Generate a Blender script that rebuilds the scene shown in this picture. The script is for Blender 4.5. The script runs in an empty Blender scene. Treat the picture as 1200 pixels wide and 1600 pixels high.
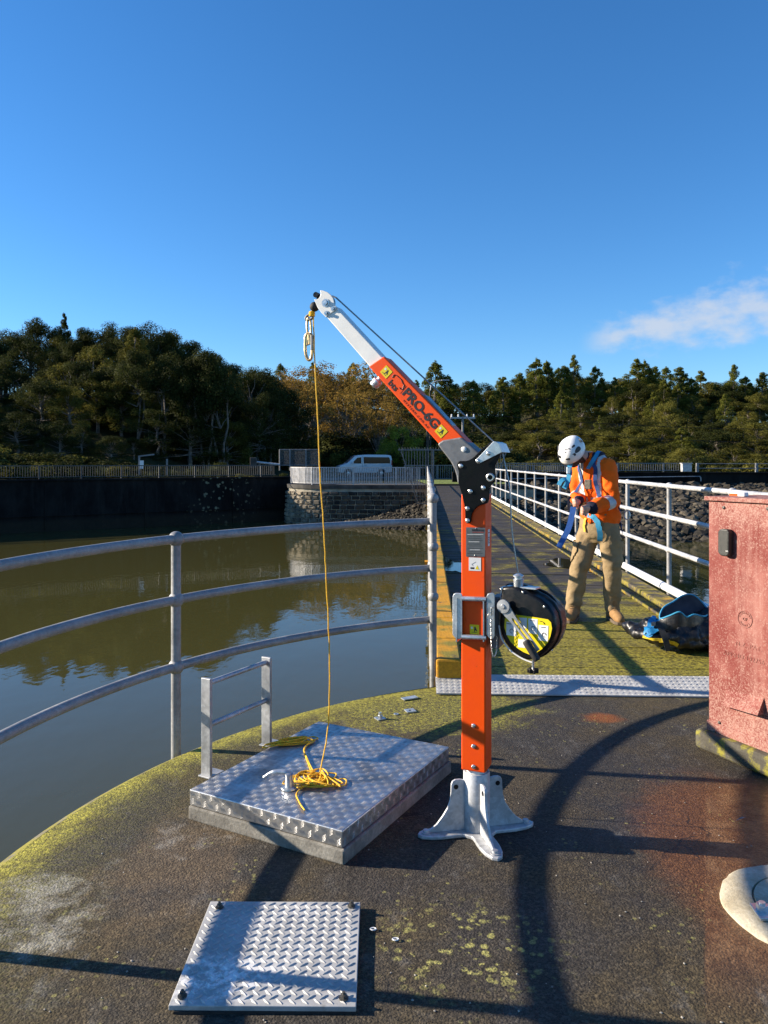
import bpy, bmesh, math, random
from mathutils import Vector, Matrix, noise as mnoise

SC = bpy.context.scene
COL = SC.collection
R = math.radians
PI = math.pi

# ------------------------------------------------------------------ camera, sky, sun, exposure
EYE = 1.45                      # camera height above the round platform (z = 0)
F = 1200.0                      # focal length in photograph pixels (1200 x 1600)
HOR = 723.0                     # horizon row
cam_d = bpy.data.cameras.new('camera'); cam = bpy.data.objects.new('camera', cam_d); COL.objects.link(cam)
cam.location = (0, 0, EYE); cam.rotation_euler = (PI/2, 0, 0)
cam_d.sensor_width = 36.0; cam_d.lens = 36.0*F/1600.0; cam_d.shift_y = -(800.0-HOR)/1600.0
cam_d.clip_start = 0.05; cam_d.clip_end = 6000
SC.camera = cam

SUN_EL = R(21.0); SUN_AZ = math.atan2(-0.9888, 0.1493)       # to the sun: left, a little beyond the scene
TO_SUN = Vector((math.sin(SUN_AZ)*math.cos(SUN_EL), math.cos(SUN_AZ)*math.cos(SUN_EL), math.sin(SUN_EL)))
world = bpy.data.worlds.new('World'); SC.world = world; world.use_nodes = True
wn = world.node_tree; wn.nodes.clear()
w_out = wn.nodes.new('ShaderNodeOutputWorld'); w_bg = wn.nodes.new('ShaderNodeBackground'); w_sky = wn.nodes.new('ShaderNodeTexSky')
w_sky.sky_type = 'NISHITA'; w_sky.sun_disc = False; w_sky.sun_elevation = SUN_EL; w_sky.sun_rotation = SUN_AZ
w_sky.air_density = 1.0; w_sky.dust_density = 0.0; w_sky.ozone_density = 6.0; w_sky.altitude = 0
w_hs = wn.nodes.new('ShaderNodeHueSaturation'); w_hs.inputs['Saturation'].default_value = 1.13; w_hs.inputs['Hue'].default_value = 0.501
w_bg.inputs['Strength'].default_value = 0.088
wn.links.new(w_sky.outputs['Color'], w_hs.inputs['Color'])
# one thin low cloud bank, at a fixed bearing in the sky dome
w_tc = wn.nodes.new('ShaderNodeTexCoord')
w_sep = wn.nodes.new('ShaderNodeSeparateXYZ'); wn.links.new(w_tc.outputs['Generated'], w_sep.inputs[0])
def wmath(op, a, b=None, clamp=False):
    n = wn.nodes.new('ShaderNodeMath'); n.operation = op; n.use_clamp = clamp
    for i, v in enumerate((a, b)):
        if v is None: continue
        if isinstance(v, (int, float)): n.inputs[i].default_value = v
        else: wn.links.new(v, n.inputs[i])
    return n.outputs[0]
def wrange(v, a, b, c=0.0, d=1.0):
    n = wn.nodes.new('ShaderNodeMapRange'); n.interpolation_type = 'SMOOTHSTEP'
    wn.links.new(v, n.inputs[0])
    for i, q in enumerate((a, b, c, d)): n.inputs[i+1].default_value = q
    return n.outputs[0]
w_az = wmath('ARCTAN2', w_sep.outputs['X'], w_sep.outputs['Y'])
w_el = wmath('ARCTAN2', w_sep.outputs['Z'], wmath('SQRT', wmath('ADD', wmath('MULTIPLY', w_sep.outputs['X'], w_sep.outputs['X']), wmath('MULTIPLY', w_sep.outputs['Y'], w_sep.outputs['Y']))))
w_cmb = wn.nodes.new('ShaderNodeCombineXYZ'); wn.links.new(wmath('MULTIPLY', w_az, 16.0), w_cmb.inputs[0]); wn.links.new(wmath('MULTIPLY', w_el, 26.0), w_cmb.inputs[1])
w_no = wn.nodes.new('ShaderNodeTexNoise'); w_no.inputs['Scale'].default_value = 1.7; w_no.inputs['Detail'].default_value = 5; w_no.inputs['Roughness'].default_value = 0.55
wn.links.new(w_cmb.outputs[0], w_no.inputs['Vector'])
# centre line of the bank rises towards the right; thickness grows with it
w_line = wmath('ADD', 0.153, wmath('MULTIPLY', wmath('SUBTRACT', w_az, 0.26), 0.14))
w_d = wmath('ABSOLUTE', wmath('SUBTRACT', w_el, w_line))
w_th = wmath('ADD', 0.016, wmath('MULTIPLY', wmath('SUBTRACT', w_az, 0.26), 0.10))
w_m1 = wmath('SUBTRACT', 1.0, wmath('DIVIDE', w_d, wmath('MAXIMUM', w_th, 0.004)))
w_m2 = wmath('ADD', w_m1, wmath('MULTIPLY', wmath('SUBTRACT', w_no.outputs['Fac'], 0.5), 3.0))
w_mask = wmath('MULTIPLY', wmath('MULTIPLY', wrange(w_m2, -0.35, 1.25), wrange(w_az, 0.245, 0.30)), wrange(w_az, 0.60, 0.85, 1.0, 0.0))
w_mix = wn.nodes.new('ShaderNodeMix'); w_mix.data_type = 'RGBA'
wn.links.new(wmath('MULTIPLY', w_mask, 0.78), w_mix.inputs[0]); wn.links.new(w_hs.outputs[0], w_mix.inputs[6]); w_mix.inputs[7].default_value = (3.3, 3.55, 4.0, 1)
wn.links.new(w_mix.outputs[2], w_bg.inputs['Color']); wn.links.new(w_bg.outputs[0], w_out.inputs[0])

sun_d = bpy.data.lights.new('sun', 'SUN'); sun = bpy.data.objects.new('sun', sun_d); COL.objects.link(sun)
sun_d.energy = 5.0; sun_d.angle = R(0.53); sun_d.color = (1.0, 0.87, 0.70)
sun.rotation_euler = (-TO_SUN).to_track_quat('-Z', 'Y').to_euler(); sun.location = (-40, 6, 18)
SC.view_settings.view_transform = 'Standard'; SC.view_settings.look = 'None'
SC.view_settings.exposure = 1.2; SC.view_settings.gamma = 1.0; SC.view_settings.use_curve_mapping = False
SC.render.engine = 'CYCLES'
SC.cycles.use_denoising = True
SC.cycles.max_bounces = 6; SC.cycles.diffuse_bounces = 2; SC.cycles.glossy_bounces = 3; SC.cycles.transmission_bounces = 4; SC.cycles.transparent_max_bounces = 8
SC.cycles.caustics_reflective = False; SC.cycles.caustics_refractive = False

def P(px, py, d):
    """point of the place seen at photograph pixel (px, py), d metres in front of the camera"""
    return Vector(((px-600.0)/F*d, d, EYE-(py-HOR)/F*d))
def G(px, py, z=0.0):
    """the same for a point known to lie at height z"""
    d = (EYE-z)*F/(py-HOR)
    return Vector(((px-600.0)/F*d, d, z))

# ------------------------------------------------------------------ materials
def s2l(*c):
    return tuple(((v/255.0)/12.92 if v/255.0 <= 0.04045 else ((v/255.0+0.055)/1.055)**2.4) for v in c)
class MT:
    def __init__(self, name):
        self.m = bpy.data.materials.new(name); self.m.use_nodes = True
        self.nt = self.m.node_tree; self.b = self.nt.nodes['Principled BSDF']; self.out = self.nt.nodes['Material Output']
        self._pos = None
    def node(self, t, **kw):
        n = self.nt.nodes.new(t)
        for k, v in kw.items(): setattr(n, k, v)
        return n
    def put(self, sock, v):
        if v is None: return
        if hasattr(v, 'is_output'): self.nt.links.new(v, sock)
        elif isinstance(v, (tuple, list)) and len(v) == 3 and sock.type == 'RGBA': sock.default_value = (*v, 1)
        else: sock.default_value = v
    def pos(self, scale=None, off=None, obj=False):
        if obj: o = self.node('ShaderNodeTexCoord').outputs['Object']
        else:
            if self._pos is None: self._pos = self.node('ShaderNodeNewGeometry').outputs['Position']
            o = self._pos
        if scale is None and off is None: return o
        n = self.node('ShaderNodeMapping'); self.put(n.inputs['Vector'], o)
        if scale: n.inputs['Scale'].default_value = scale
        if off: n.inputs['Location'].default_value = off
        return n.outputs[0]
    def noise(self, scale, detail=4, rough=0.55, vec=None, dist=0.0):
        n = self.node('ShaderNodeTexNoise'); self.put(n.inputs['Vector'], vec or self.pos())
        n.inputs['Scale'].default_value = scale; n.inputs['Detail'].default_value = detail; n.inputs['Roughness'].default_value = rough; n.inputs['Distortion'].default_value = dist
        return n.outputs['Fac']
    def voro(self, scale, vec=None, feature='F1', out='Distance', rnd=1.0):
        n = self.node('ShaderNodeTexVoronoi', feature=feature); self.put(n.inputs['Vector'], vec or self.pos())
        n.inputs['Scale'].default_value = scale; n.inputs['Randomness'].default_value = rnd
        return n.outputs[out]
    def math(self, op, a, b=None, clamp=False):
        n = self.node('ShaderNodeMath', operation=op, use_clamp=clamp); self.put(n.inputs[0], a); self.put(n.inputs[1], b); return n.outputs[0]
    def rng(self, v, a, b, c=0.0, d=1.0, smooth=True):
        n = self.node('ShaderNodeMapRange'); n.interpolation_type = 'SMOOTHSTEP' if smooth else 'LINEAR'
        self.put(n.inputs[0], v)
        for i, q in enumerate((a, b, c, d)): self.put(n.inputs[i+1], q)
        return n.outputs[0]
    def near(self, p, r0, r1, squash=(1, 1, 0)):
        """1 within r0 of a world point, falling to 0 at r1"""
        v = self.node('ShaderNodeVectorMath', operation='SUBTRACT'); self.put(v.inputs[0], self.pos()); v.inputs[1].default_value = p
        k = self.node('ShaderNodeVectorMath', operation='MULTIPLY'); self.put(k.inputs[0], v.outputs[0]); k.inputs[1].default_value = squash
        l = self.node('ShaderNodeVectorMath', operation='LENGTH'); self.put(l.inputs[0], k.outputs[0])
        return self.rng(l.outputs['Value'], r0, r1, 1.0, 0.0)
    def mix(self, f, a, b, mode='MIX'):
        n = self.node('ShaderNodeMix', data_type='RGBA', blend_type=mode); self.put(n.inputs[0], f); self.put(n.inputs[6], a); self.put(n.inputs[7], b); return n.outputs[2]
    def ramp(self, f, stops):
        n = self.node('ShaderNodeValToRGB'); e = n.color_ramp.elements
        while len(e) < len(stops): e.new(0.5)
        for q, (p, c) in zip(e, stops): q.position = p; q.color = (*c, 1)
        self.put(n.inputs[0], f); return n.outputs[0]
    def bump(self, h, strength=0.3, dist=0.01, nrm=None):
        n = self.node('ShaderNodeBump'); n.inputs['Strength'].default_value = strength; n.inputs['Distance'].default_value = dist
        self.put(n.inputs['Height'], h); self.put(n.inputs['Normal'], nrm); return n.outputs[0]
    def set(self, **kw):
        names = dict(col='Base Color', rough='Roughness', metal='Metallic', normal='Normal', spec='Specular IOR Level', coat='Coat Weight', ior='IOR', emis='Emission Color', emis_s='Emission Strength', trans='Transmission Weight', sheen='Sheen Weight', coat_r='Coat Roughness')
        for k, v in kw.items(): self.put(self.b.inputs[names[k]], v)
        return self
MATS = {}
def simple(name, col, rough=0.5, metal=0.0, var=0.18, scale=6.0, bump=0.0, bscale=80.0, bdist=0.004, spec=0.5, coat=0.0, rvar=0.12, obj=False):
    t = MT(name); v = t.pos(obj=obj)
    n = t.noise(scale, 5, 0.6, v)
    c = t.mix(t.rng(n, 0.3, 0.7), tuple(x*(1-var) for x in col), tuple(min(1, x*(1+var)) for x in col))
    r = t.rng(t.noise(scale*2.3, 4, 0.6, v), 0.3, 0.7, max(0.02, rough-rvar), min(1, rough+rvar))
    t.set(col=c, rough=r, metal=metal, spec=spec, coat=coat)
    if bump: t.set(normal=t.bump(t.noise(bscale, 4, 0.6, v), bump, bdist))
    MATS[name] = t.m; return t.m
def galv(name, base=0.42, rough=0.46, metal=0.55, tint=(0.97, 1.0, 1.03)):
    t = MT(name)
    sp = t.voro(55, out='Color'); n = t.noise(5, 5, 0.65); n2 = t.noise(60, 3, 0.6)
    g = t.math('MULTIPLY', t.rng(n, 0.25, 0.75, base*0.72, base*1.2), t.rng(n2, 0.2, 0.8, 0.88, 1.12))
    sb = t.node('ShaderNodeSeparateColor'); t.put(sb.inputs[0], sp)
    g = t.math('MULTIPLY', g, t.rng(sb.outputs[0], 0, 1, 0.9, 1.08))
    cb = t.node('ShaderNodeCombineColor')
    for i in range(3): t.put(cb.inputs[i], t.math('MULTIPLY', g, tint[i]))
    stain = t.rng(t.noise(2.2, 6, 0.7), 0.6, 0.78)
    c = t.mix(t.math('MULTIPLY', stain, 0.4), cb.outputs[0], (0.20, 0.17, 0.11))
    t.set(col=c, metal=metal, rough=t.rng(n, 0.3, 0.7, rough-0.1, rough+0.12), normal=t.bump(n2, 0.12, 0.002))
    MATS[name] = t.m; return t.m
M_GALV = galv('galvanised_steel')
M_GALVB = galv('bright_zinc_plate', 0.62, 0.36, 0.75, (0.94, 1.0, 1.03))
M_CAST = galv('cast_galvanised_base', 0.52, 0.5, 0.4)
M_RAIL = galv('weathered_rail', 0.29, 0.55, 0.25, (1.0, 1.0, 0.99))
M_RAILW = galv('pale_rail', 0.50, 0.5, 0.25, (1.0, 1.0, 1.0))
def mat_orange():
    t = MT('orange_powder_coat'); n = t.noise(7, 6, 0.7); f = t.noise(55, 5, 0.75); v = t.noise(1.0, 5, 0.7, t.pos((60, 60, 4)))
    c = t.mix(t.rng(n, 0.35, 0.7), (0.96, 0.090, 0.002), (0.88, 0.075, 0.003))
    c = t.mix(t.math('MULTIPLY', t.rng(t.math('ADD', f, t.math('MULTIPLY', n, 0.35)), 0.80, 0.90), 0.55), c, (0.30, 0.06, 0.02))
    c = t.mix(t.math('MULTIPLY', t.rng(v, 0.66, 0.76), 0.22), c, (0.95, 0.35, 0.16))
    t.set(col=c, rough=t.rng(n, 0.3, 0.7, 0.38, 0.55), coat=0.04, spec=0.32, normal=t.bump(t.noise(350, 2, 0.5), 0.05, 0.001)); MATS['orange'] = t.m; return t.m
M_ORANGE = mat_orange()
M_WHITEP = simple('white_powder_coat', (0.84, 0.83, 0.78), 0.38, var=0.05, scale=9, bump=0.04, bscale=200, bdist=0.001)
M_GREYC = simple('grey_casting', (0.17, 0.175, 0.18), 0.5, metal=0.3, var=0.15, scale=30, bump=0.15, bscale=220, bdist=0.001)
M_BLACKP = simple('black_painted_plate', (0.004, 0.004, 0.0045), 0.3, var=0.3, scale=20, spec=0.15)
M_BLACK = simple('black_plastic', (0.006, 0.006, 0.0065), 0.36, var=0.3, scale=14, spec=0.3)
M_RUBBER = simple('dark_rubber', (0.02, 0.02, 0.02), 0.7, var=0.3, scale=40)
M_BOLT = simple('steel_bolt', (0.55, 0.54, 0.52), 0.3, metal=0.9, var=0.15, scale=60)
M_DARKBOLT = simple('weathered_bolt', (0.10, 0.095, 0.085), 0.55, metal=0.5, var=0.35, scale=80, bump=0.3, bscale=200)
M_CABLE = simple('steel_cable', (0.33, 0.33, 0.32), 0.4, metal=0.7, var=0.3, scale=220)
M_BRASS = simple('gold_passivated_steel', (0.62, 0.42, 0.20), 0.33, metal=0.75, var=0.2, scale=30)
M_ROPE = simple('yellow_rope_fibre', (0.86, 0.48, 0.02), 0.7, var=0.22, scale=160, bump=0.6, bscale=500, bdist=0.002)
M_YELLOW = simple('yellow_print', (0.80, 0.62, 0.01), 0.4, var=0.06, scale=10)
M_WHITE = simple('white_print', (0.75, 0.75, 0.73), 0.45, var=0.05, scale=20)
M_INK = simple('dark_ink', (0.02, 0.02, 0.025), 0.5, var=0.2, scale=30)
M_REDINK = simple('dark_red_ink', (0.22, 0.02, 0.01), 0.5, var=0.1, scale=30)
M_PLATE = simple('etched_grey_plate', (0.13, 0.14, 0.145), 0.42, metal=0.4, var=0.12, scale=30)

def mat_platform():
    t = MT('worn_asphalt_deck')
    CX, CY = 1.46, 2.34
    g1 = t.noise(230, 4, 0.75); big = t.noise(1.6, 6, 0.65); mid = t.noise(7, 6, 0.68)
    sepv = t.node('ShaderNodeSeparateColor'); t.put(sepv.inputs[0], t.voro(120, out='Color')); agg = t.math('ADD', t.math('MULTIPLY', t.rng(g1, 0.36, 0.66), 0.55), t.math('MULTIPLY', t.math('POWER', sepv.outputs[0], 2.2), 0.60), True)
    c = t.mix(agg, (0.008, 0.0065, 0.0045), (0.088, 0.075, 0.058))
    c = t.mix(t.math('MULTIPLY', t.rng(big, 0.42, 0.60), 0.9), c, t.mix(agg, (0.014, 0.010, 0.004), (0.140, 0.104, 0.048)))
    c = t.mix(t.math('MULTIPLY', t.rng(mid, 0.55, 0.72), 0.55), c, t.mix(agg, (0.05, 0.046, 0.04), (0.17, 0.16, 0.14)))
    sm = t.math('MULTIPLY', t.rng(t.noise(1.0, 7, 0.75, t.pos((7, 3.2, 1))), 0.55, 0.70), t.rng(t.noise(1.1, 3, 0.5), 0.42, 0.58))
    c = t.mix(t.math('MULTIPLY', sm, 0.6), c, t.mix(agg, (0.10, 0.095, 0.085), (0.27, 0.26, 0.235)))
    # pale aggregate flecks
    fl = t.rng(t.voro(60), 0.10, 0.05); flm = t.rng(t.noise(30, 2, 0.5), 0.56, 0.6)
    c = t.mix(t.math('MULTIPLY', t.math('MULTIPLY', fl, flm), 0.75), c, (0.36, 0.34, 0.29))
    # darker, damp right half
    c = t.mix(t.math('MULTIPLY', t.near((1.0, 3.4, 0), 0.4, 1.7), 0.45), c, t.mix(agg, (0.005, 0.0046, 0.0043), (0.058, 0.052, 0.046)))
    # rust-brown stain round the concrete cap and below the cabinet
    rs = t.math('ADD', t.near((1.40, 2.75, 0), 0.22, 0.62, (1, 0.55, 0)), t.math('MULTIPLY', t.math('SUBTRACT', mid, 0.5), 0.9))
    rs = t.rng(rs, 0.2, 0.8)
    c = t.mix(t.math('MULTIPLY', rs, 0.85), c, t.mix(agg, (0.045, 0.017, 0.006), (0.21, 0.088, 0.030)))
    # orange-brown wet stain with a straight left edge, where a mat once lay
    sp0 = t.node('ShaderNodeSeparateXYZ'); t.put(sp0.inputs[0], t.pos())
    ld = t.math('SUBTRACT', t.math('MULTIPLY', t.math('SUBTRACT', sp0.outputs[0], 0.997), 0.920), t.math('MULTIPLY', t.math('SUBTRACT', sp0.outputs[1], 2.393), 0.391))
    ld = t.math('ADD', ld, t.math('MULTIPLY', t.math('SUBTRACT', t.noise(60, 4, 0.7), 0.5), 0.02))
    mat_edge = t.math('MULTIPLY', t.rng(ld, -0.004, 0.010), t.math('MULTIPLY', t.rng(sp0.outputs[1], 1.9, 2.4), t.rng(sp0.outputs[1], 3.55, 3.35)))
    mat_edge = t.math('MULTIPLY', mat_edge, t.rng(t.noise(4.5, 6, 0.7), 0.30, 0.55, 0.45, 1.0))
    c = t.mix(t.math('MULTIPLY', mat_edge, 0.9), c, t.mix(t.rng(t.noise(9, 6, 0.72), 0.35, 0.65), t.mix(agg, (0.055, 0.022, 0.008), (0.17, 0.075, 0.026)), t.mix(agg, (0.11, 0.056, 0.024), (0.28, 0.155, 0.07))))
    # fine cracks on the left
    ck = t.node('ShaderNodeTexVoronoi', feature='DISTANCE_TO_EDGE'); ckv = t.node('ShaderNodeVectorMath', operation='ADD'); t.put(ckv.inputs[0], t.pos())
    cn = t.node('ShaderNodeTexNoise'); t.put(cn.inputs['Vector'], t.pos()); cn.inputs['Scale'].default_value = 6; cn.inputs['Detail'].default_value = 5
    cs = t.node('ShaderNodeVectorMath', operation='SCALE'); t.put(cs.inputs[0], cn.outputs['Color']); cs.inputs['Scale'].default_value = 0.22; t.put(ckv.inputs[1], cs.outputs[0]); t.put(ck.inputs['Vector'], ckv.outputs[0]); ck.inputs['Scale'].default_value = 0.9
    crack = t.math('MULTIPLY', t.rng(ck.outputs['Distance'], 0.006, 0.002), t.rng(t.noise(2.4, 4, 0.6), 0.46, 0.56))
    c = t.mix(t.math('MULTIPLY', crack, 0.85), c, (0.012, 0.010, 0.008))
    r2 = t.rng(t.math('ADD', t.near((1.24, 4.36, 0), 0.0, 0.3, (1, 1.4, 0)), t.math('MULTIPLY', t.math('SUBTRACT', mid, 0.5), 1.0)), 0.45, 0.95)
    c = t.mix(t.math('MULTIPLY', r2, 0.8), c, (0.22, 0.065, 0.012))
    # pale salt / bird lime on the left
    gw = t.math('ADD', t.near((-1.15, 2.45, 0), 0.05, 0.62, (1, 0.8, 0)), t.math('MULTIPLY', t.math('SUBTRACT', t.noise(5.5, 8, 0.75), 0.5), 2.6))
    gw = t.rng(gw, 0.72, 1.3)
    c = t.mix(t.math('MULTIPLY', gw, 0.8), c, t.mix(agg, (0.22, 0.21, 0.17), (0.52, 0.50, 0.43)))
    gw2 = t.rng(t.math('ADD', t.near((-0.75, 2.95, 0), 0.1, 0.6, (1, 1.5, 0)), t.math('MULTIPLY', t.math('SUBTRACT', t.noise(9, 7, 0.75), 0.5), 2.8)), 0.95, 1.4)
    c = t.mix(t.math('MULTIPLY', gw2, 0.6), c, (0.38, 0.37, 0.33))
    # green-yellow lichen along the rim (left and back)
    v = t.node('ShaderNodeVectorMath', operation='SUBTRACT'); t.put(v.inputs[0], t.pos()); v.inputs[1].default_value = (CX, CY, 0)
    sp = t.node('ShaderNodeSeparateXYZ'); t.put(sp.inputs[0], v.outputs[0])
    rr = t.math('SQRT', t.math('ADD', t.math('MULTIPLY', sp.outputs[0], sp.outputs[0]), t.math('MULTIPLY', sp.outputs[1], sp.outputs[1])))
    rim = t.rng(t.math('ADD', rr, t.math('MULTIPLY', t.math('SUBTRACT', mid, 0.5), 0.5)), 2.62, 2.92)
    rim0 = t.rng(t.math('ADD', rr, t.math('MULTIPLY', t.math('SUBTRACT', mid, 0.5), 0.7)), 2.25, 2.75)
    lc = t.mix(t.rng(t.noise(40, 5, 0.7), 0.3, 0.7), (0.07, 0.065, 0.008), (0.46, 0.42, 0.06))
    lgrain = t.rng(t.noise(75, 4, 0.7), 0.40, 0.56)
    c = t.mix(t.math('MULTIPLY', t.math('MULTIPLY', rim0, lgrain), 0.5), c, t.mix(agg, (0.05, 0.05, 0.008), (0.19, 0.17, 0.03)))
    c = t.mix(t.math('MULTIPLY', rim, t.rng(lgrain, 0, 1, 0.30, 0.9)), c, lc)
    rim2 = t.math('MULTIPLY', t.rng(t.math('ADD', rr, t.math('MULTIPLY', t.math('SUBTRACT', t.noise(14, 5, 0.7), 0.5), 0.16)), 2.74, 2.84), t.math('MULTIPLY', t.rng(lgrain, 0, 1, 0.35, 1.0), t.rng(t.noise(5, 5, 0.7), 0.36, 0.56, 0.25, 0.9)))
    c = t.mix(rim2, c, t.mix(t.rng(t.noise(60, 4, 0.7), 0.3, 0.7), (0.22, 0.20, 0.02), (0.60, 0.54, 0.08)))
    # tan worn patches on the left
    tn = t.rng(t.math('ADD', t.near((-0.75, 2.75, 0), 0.1, 0.7, (1.3, 0.8, 0)), t.math('MULTIPLY', t.math('SUBTRACT', t.noise(3.2, 7, 0.72), 0.5), 2.2)), 0.5, 1.0)
    c = t.mix(t.math('MULTIPLY', tn, 0.55), c, t.mix(agg, (0.06, 0.04, 0.022), (0.22, 0.155, 0.085)))
    # mossy fan near the bridge end
    ms = t.rng(t.math('ADD', t.near((0.25, 4.6, 0), 0.25, 0.85, (0.8, 1, 0)), t.math('MULTIPLY', t.math('SUBTRACT', mid, 0.5), 1.8)), 0.4, 0.9)
    c = t.mix(t.math('MULTIPLY', t.math('MULTIPLY', ms, lgrain), 0.9), c, lc)
    # rosettes of pale lichen in the foreground
    lz = t.math('MULTIPLY', t.rng(t.voro(34), 0.50, 0.30), t.rng(t.noise(7.5, 5, 0.7), 0.47, 0.54))
    lreg = t.near((0.24, 2.30, 0), 0.10, 0.38, (1, 1.25, 0))
    lcol = t.mix(t.rng(t.noise(120, 3, 0.6), 0.3, 0.7), (0.13, 0.12, 0.03), (0.52, 0.48, 0.15))
    c = t.mix(t.math('MULTIPLY', t.math('MULTIPLY', lz, lreg), 0.95), c, lcol)
    lz2 = t.math('MULTIPLY', t.rng(t.voro(30), 0.26, 0.16), t.rng(t.noise(3.0, 3, 0.5), 0.54, 0.62))
    c = t.mix(t.math('MULTIPLY', lz2, 0.45), c, lcol)
    h = t.math('ADD', t.math('MULTIPLY', t.noise(300, 3, 0.7), 0.6), t.math('MULTIPLY', t.math('SUBTRACT', 1.0, t.voro(130)), 0.7))
    wet = t.near((1.35, 2.95, 0), 0.2, 0.8, (1, 0.7, 0))
    t.set(col=c, rough=t.math('SUBTRACT', t.rng(big, 0.3, 0.7, 0.72, 0.92), t.math('MULTIPLY', t.math('MAXIMUM', t.math('MULTIPLY', wet, 0.7), mat_edge), 0.5)), spec=0.35, normal=t.bump(h, 0.65, 0.006))
    return t.m
M_PLATFORM = mat_platform()
def mat_concrete(name, lo, hi, moss=0.0, streak=False, scale=4.0):
    t = MT(name)
    n = t.noise(scale, 7, 0.68); g = t.noise(90, 4, 0.65)
    c = t.mix(t.rng(n, 0.3, 0.7), lo, hi); c = t.mix(t.math('MULTIPLY', t.rng(g, 0.3, 0.7), 0.3), c, tuple(x*0.5 for x in lo))
    if streak:
        s = t.noise(1.0, 5, 0.65, t.pos((3.2, 3.2, 0.35))); c = t.mix(t.math('MULTIPLY', t.rng(s, 0.5, 0.7), 0.7), c, tuple(x*2.4 for x in hi))
    if moss:
        m = t.rng(t.noise(14, 6, 0.7), 0.62-moss, 0.78-moss); c = t.mix(m, c, t.mix(t.noise(70, 4, 0.7), (0.10, 0.095, 0.012), (0.36, 0.32, 0.05)))
    t.set(col=c, rough=0.85, spec=0.3, normal=t.bump(t.math('ADD', g, n), 0.4, 0.006)); return t.m
M_CONC = mat_concrete('pale_concrete', (0.20, 0.19, 0.17), (0.42, 0.40, 0.36))
M_CURB = mat_concrete('hatch_upstand_concrete', (0.14, 0.13, 0.11), (0.38, 0.36, 0.31), scale=7)
M_PLINTH = mat_concrete('mossy_plinth_concrete', (0.05, 0.045, 0.035), (0.13, 0.12, 0.09), moss=0.15)
M_TOWER = mat_concrete('tower_concrete', (0.10, 0.09, 0.07), (0.22, 0.20, 0.16), moss=0.24)
def mat_blackwall():
    t = MT('blackened_wall_concrete')
    n = t.noise(1.1, 7, 0.7, t.pos((1, 1, 0.5))); s = t.noise(1.0, 5, 0.7, t.pos((2.5, 2.5, 0.25)))
    c = t.mix(t.rng(n, 0.3, 0.75), (0.005, 0.005, 0.0052), (0.020, 0.019, 0.018)); c = t.mix(t.math('MULTIPLY', t.rng(s, 0.5, 0.72), 0.5), c, (0.030, 0.029, 0.027))
    sp = t.math('MULTIPLY', t.rng(t.voro(3.6, rnd=1.0), 0.40, 0.22), t.near((-9.6, 45.7, -0.2), 0.6, 3.0, (1, 0.6, 0.5)))
    sp = t.math('MULTIPLY', sp, t.rng(t.noise(2.6, 3, 0.5), 0.47, 0.55))
    c = t.mix(sp, c, (0.26, 0.26, 0.17))
    zz = t.node('ShaderNodeSeparateXYZ'); t.put(zz.inputs[0], t.pos())
    tide = t.math('MULTIPLY', t.rng(t.math('ADD', zz.outputs[2], t.math('MULTIPLY', t.math('SUBTRACT', n, 0.5), 0.5)), -1.55, -1.85), 0.7)
    c = t.mix(tide, c, t.mix(t.noise(4, 5, 0.7), (0.012, 0.011, 0.008), (0.045, 0.040, 0.028)))
    t.set(col=c, rough=0.85, spec=0.1, normal=t.bump(n, 0.3, 0.05)); return t.m
M_BWALL = mat_blackwall()
def mat_timber(name, lo, hi, along='x', moss_to=None, edge0=0.48, cover=0.44):
    t = MT(name)
    sc = (0.9, 16, 16) if along == 'x' else (16, 0.9, 16)
    gr = t.noise(2.6, 6, 0.7, t.pos(sc)); n = t.noise(2.0, 6, 0.68); f = t.noise(70, 4, 0.7)
    c = t.mix(t.rng(gr, 0.3, 0.7), lo, hi)
    oi = t.node('ShaderNodeObjectInfo').outputs['Random']
    c = t.mix(t.rng(oi, 0, 1, 0.0, 0.42, False), c, tuple(x*0.5 for x in lo))
    if moss_to == 'deck':
        sp = t.node('ShaderNodeSeparateXYZ'); t.put(sp.inputs[0], t.pos())
        m = t.rng(sp.outputs[1], 5.2, 9.5, 0.40, 0.0); m2 = t.rng(sp.outputs[1], 9, 34, 0.26, 0.0)
        q = t.math('ADD', n, t.math('MULTIPLY', t.math('ADD', m, m2), 0.6))
        mm = t.math('MULTIPLY', t.rng(q, 0.64, 0.84), t.rng(f, 0.28, 0.5, 0.45, 1.0))
        c = t.mix(mm, c, t.mix(t.rng(t.noise(38, 6, 0.75), 0.34, 0.66), (0.024, 0.022, 0.004), (0.36, 0.305, 0.034)))
    if moss_to == 'kerb':
        mm = t.math('MULTIPLY', t.rng(t.noise(5.5, 7, 0.75), cover, cover+0.13), t.rng(f, 0.25, 0.45, 0.6, 1.0))
        c = t.mix(mm, c, t.mix(t.rng(t.noise(4, 3, 0.5), edge0, edge0+0.16), t.mix(t.noise(60, 4, 0.7), (0.26, 0.11, 0.006), (0.80, 0.40, 0.016)), t.mix(t.noise(60, 4, 0.7), (0.08, 0.07, 0.010), (0.36, 0.29, 0.04))))
    t.set(col=c, rough=t.rng(n, 0.3, 0.7, 0.6, 0.9), spec=0.35, normal=t.bump(t.math('ADD', gr, t.math('MULTIPLY', f, 0.7)), 0.5, 0.008)); return t.m
M_DECK = mat_timber('weathered_deck_timber', (0.014, 0.011, 0.008), (0.078, 0.062, 0.043), 'x', 'deck')
M_KERBR = mat_timber('mossy_kerb_timber', (0.035, 0.03, 0.02), (0.12, 0.10, 0.07), 'y', 'kerb', 0.30)
M_KERB = mat_timber('lichen_kerb_timber', (0.05, 0.042, 0.03), (0.16, 0.135, 0.10), 'y', 'kerb', 0.46, 0.33)
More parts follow.
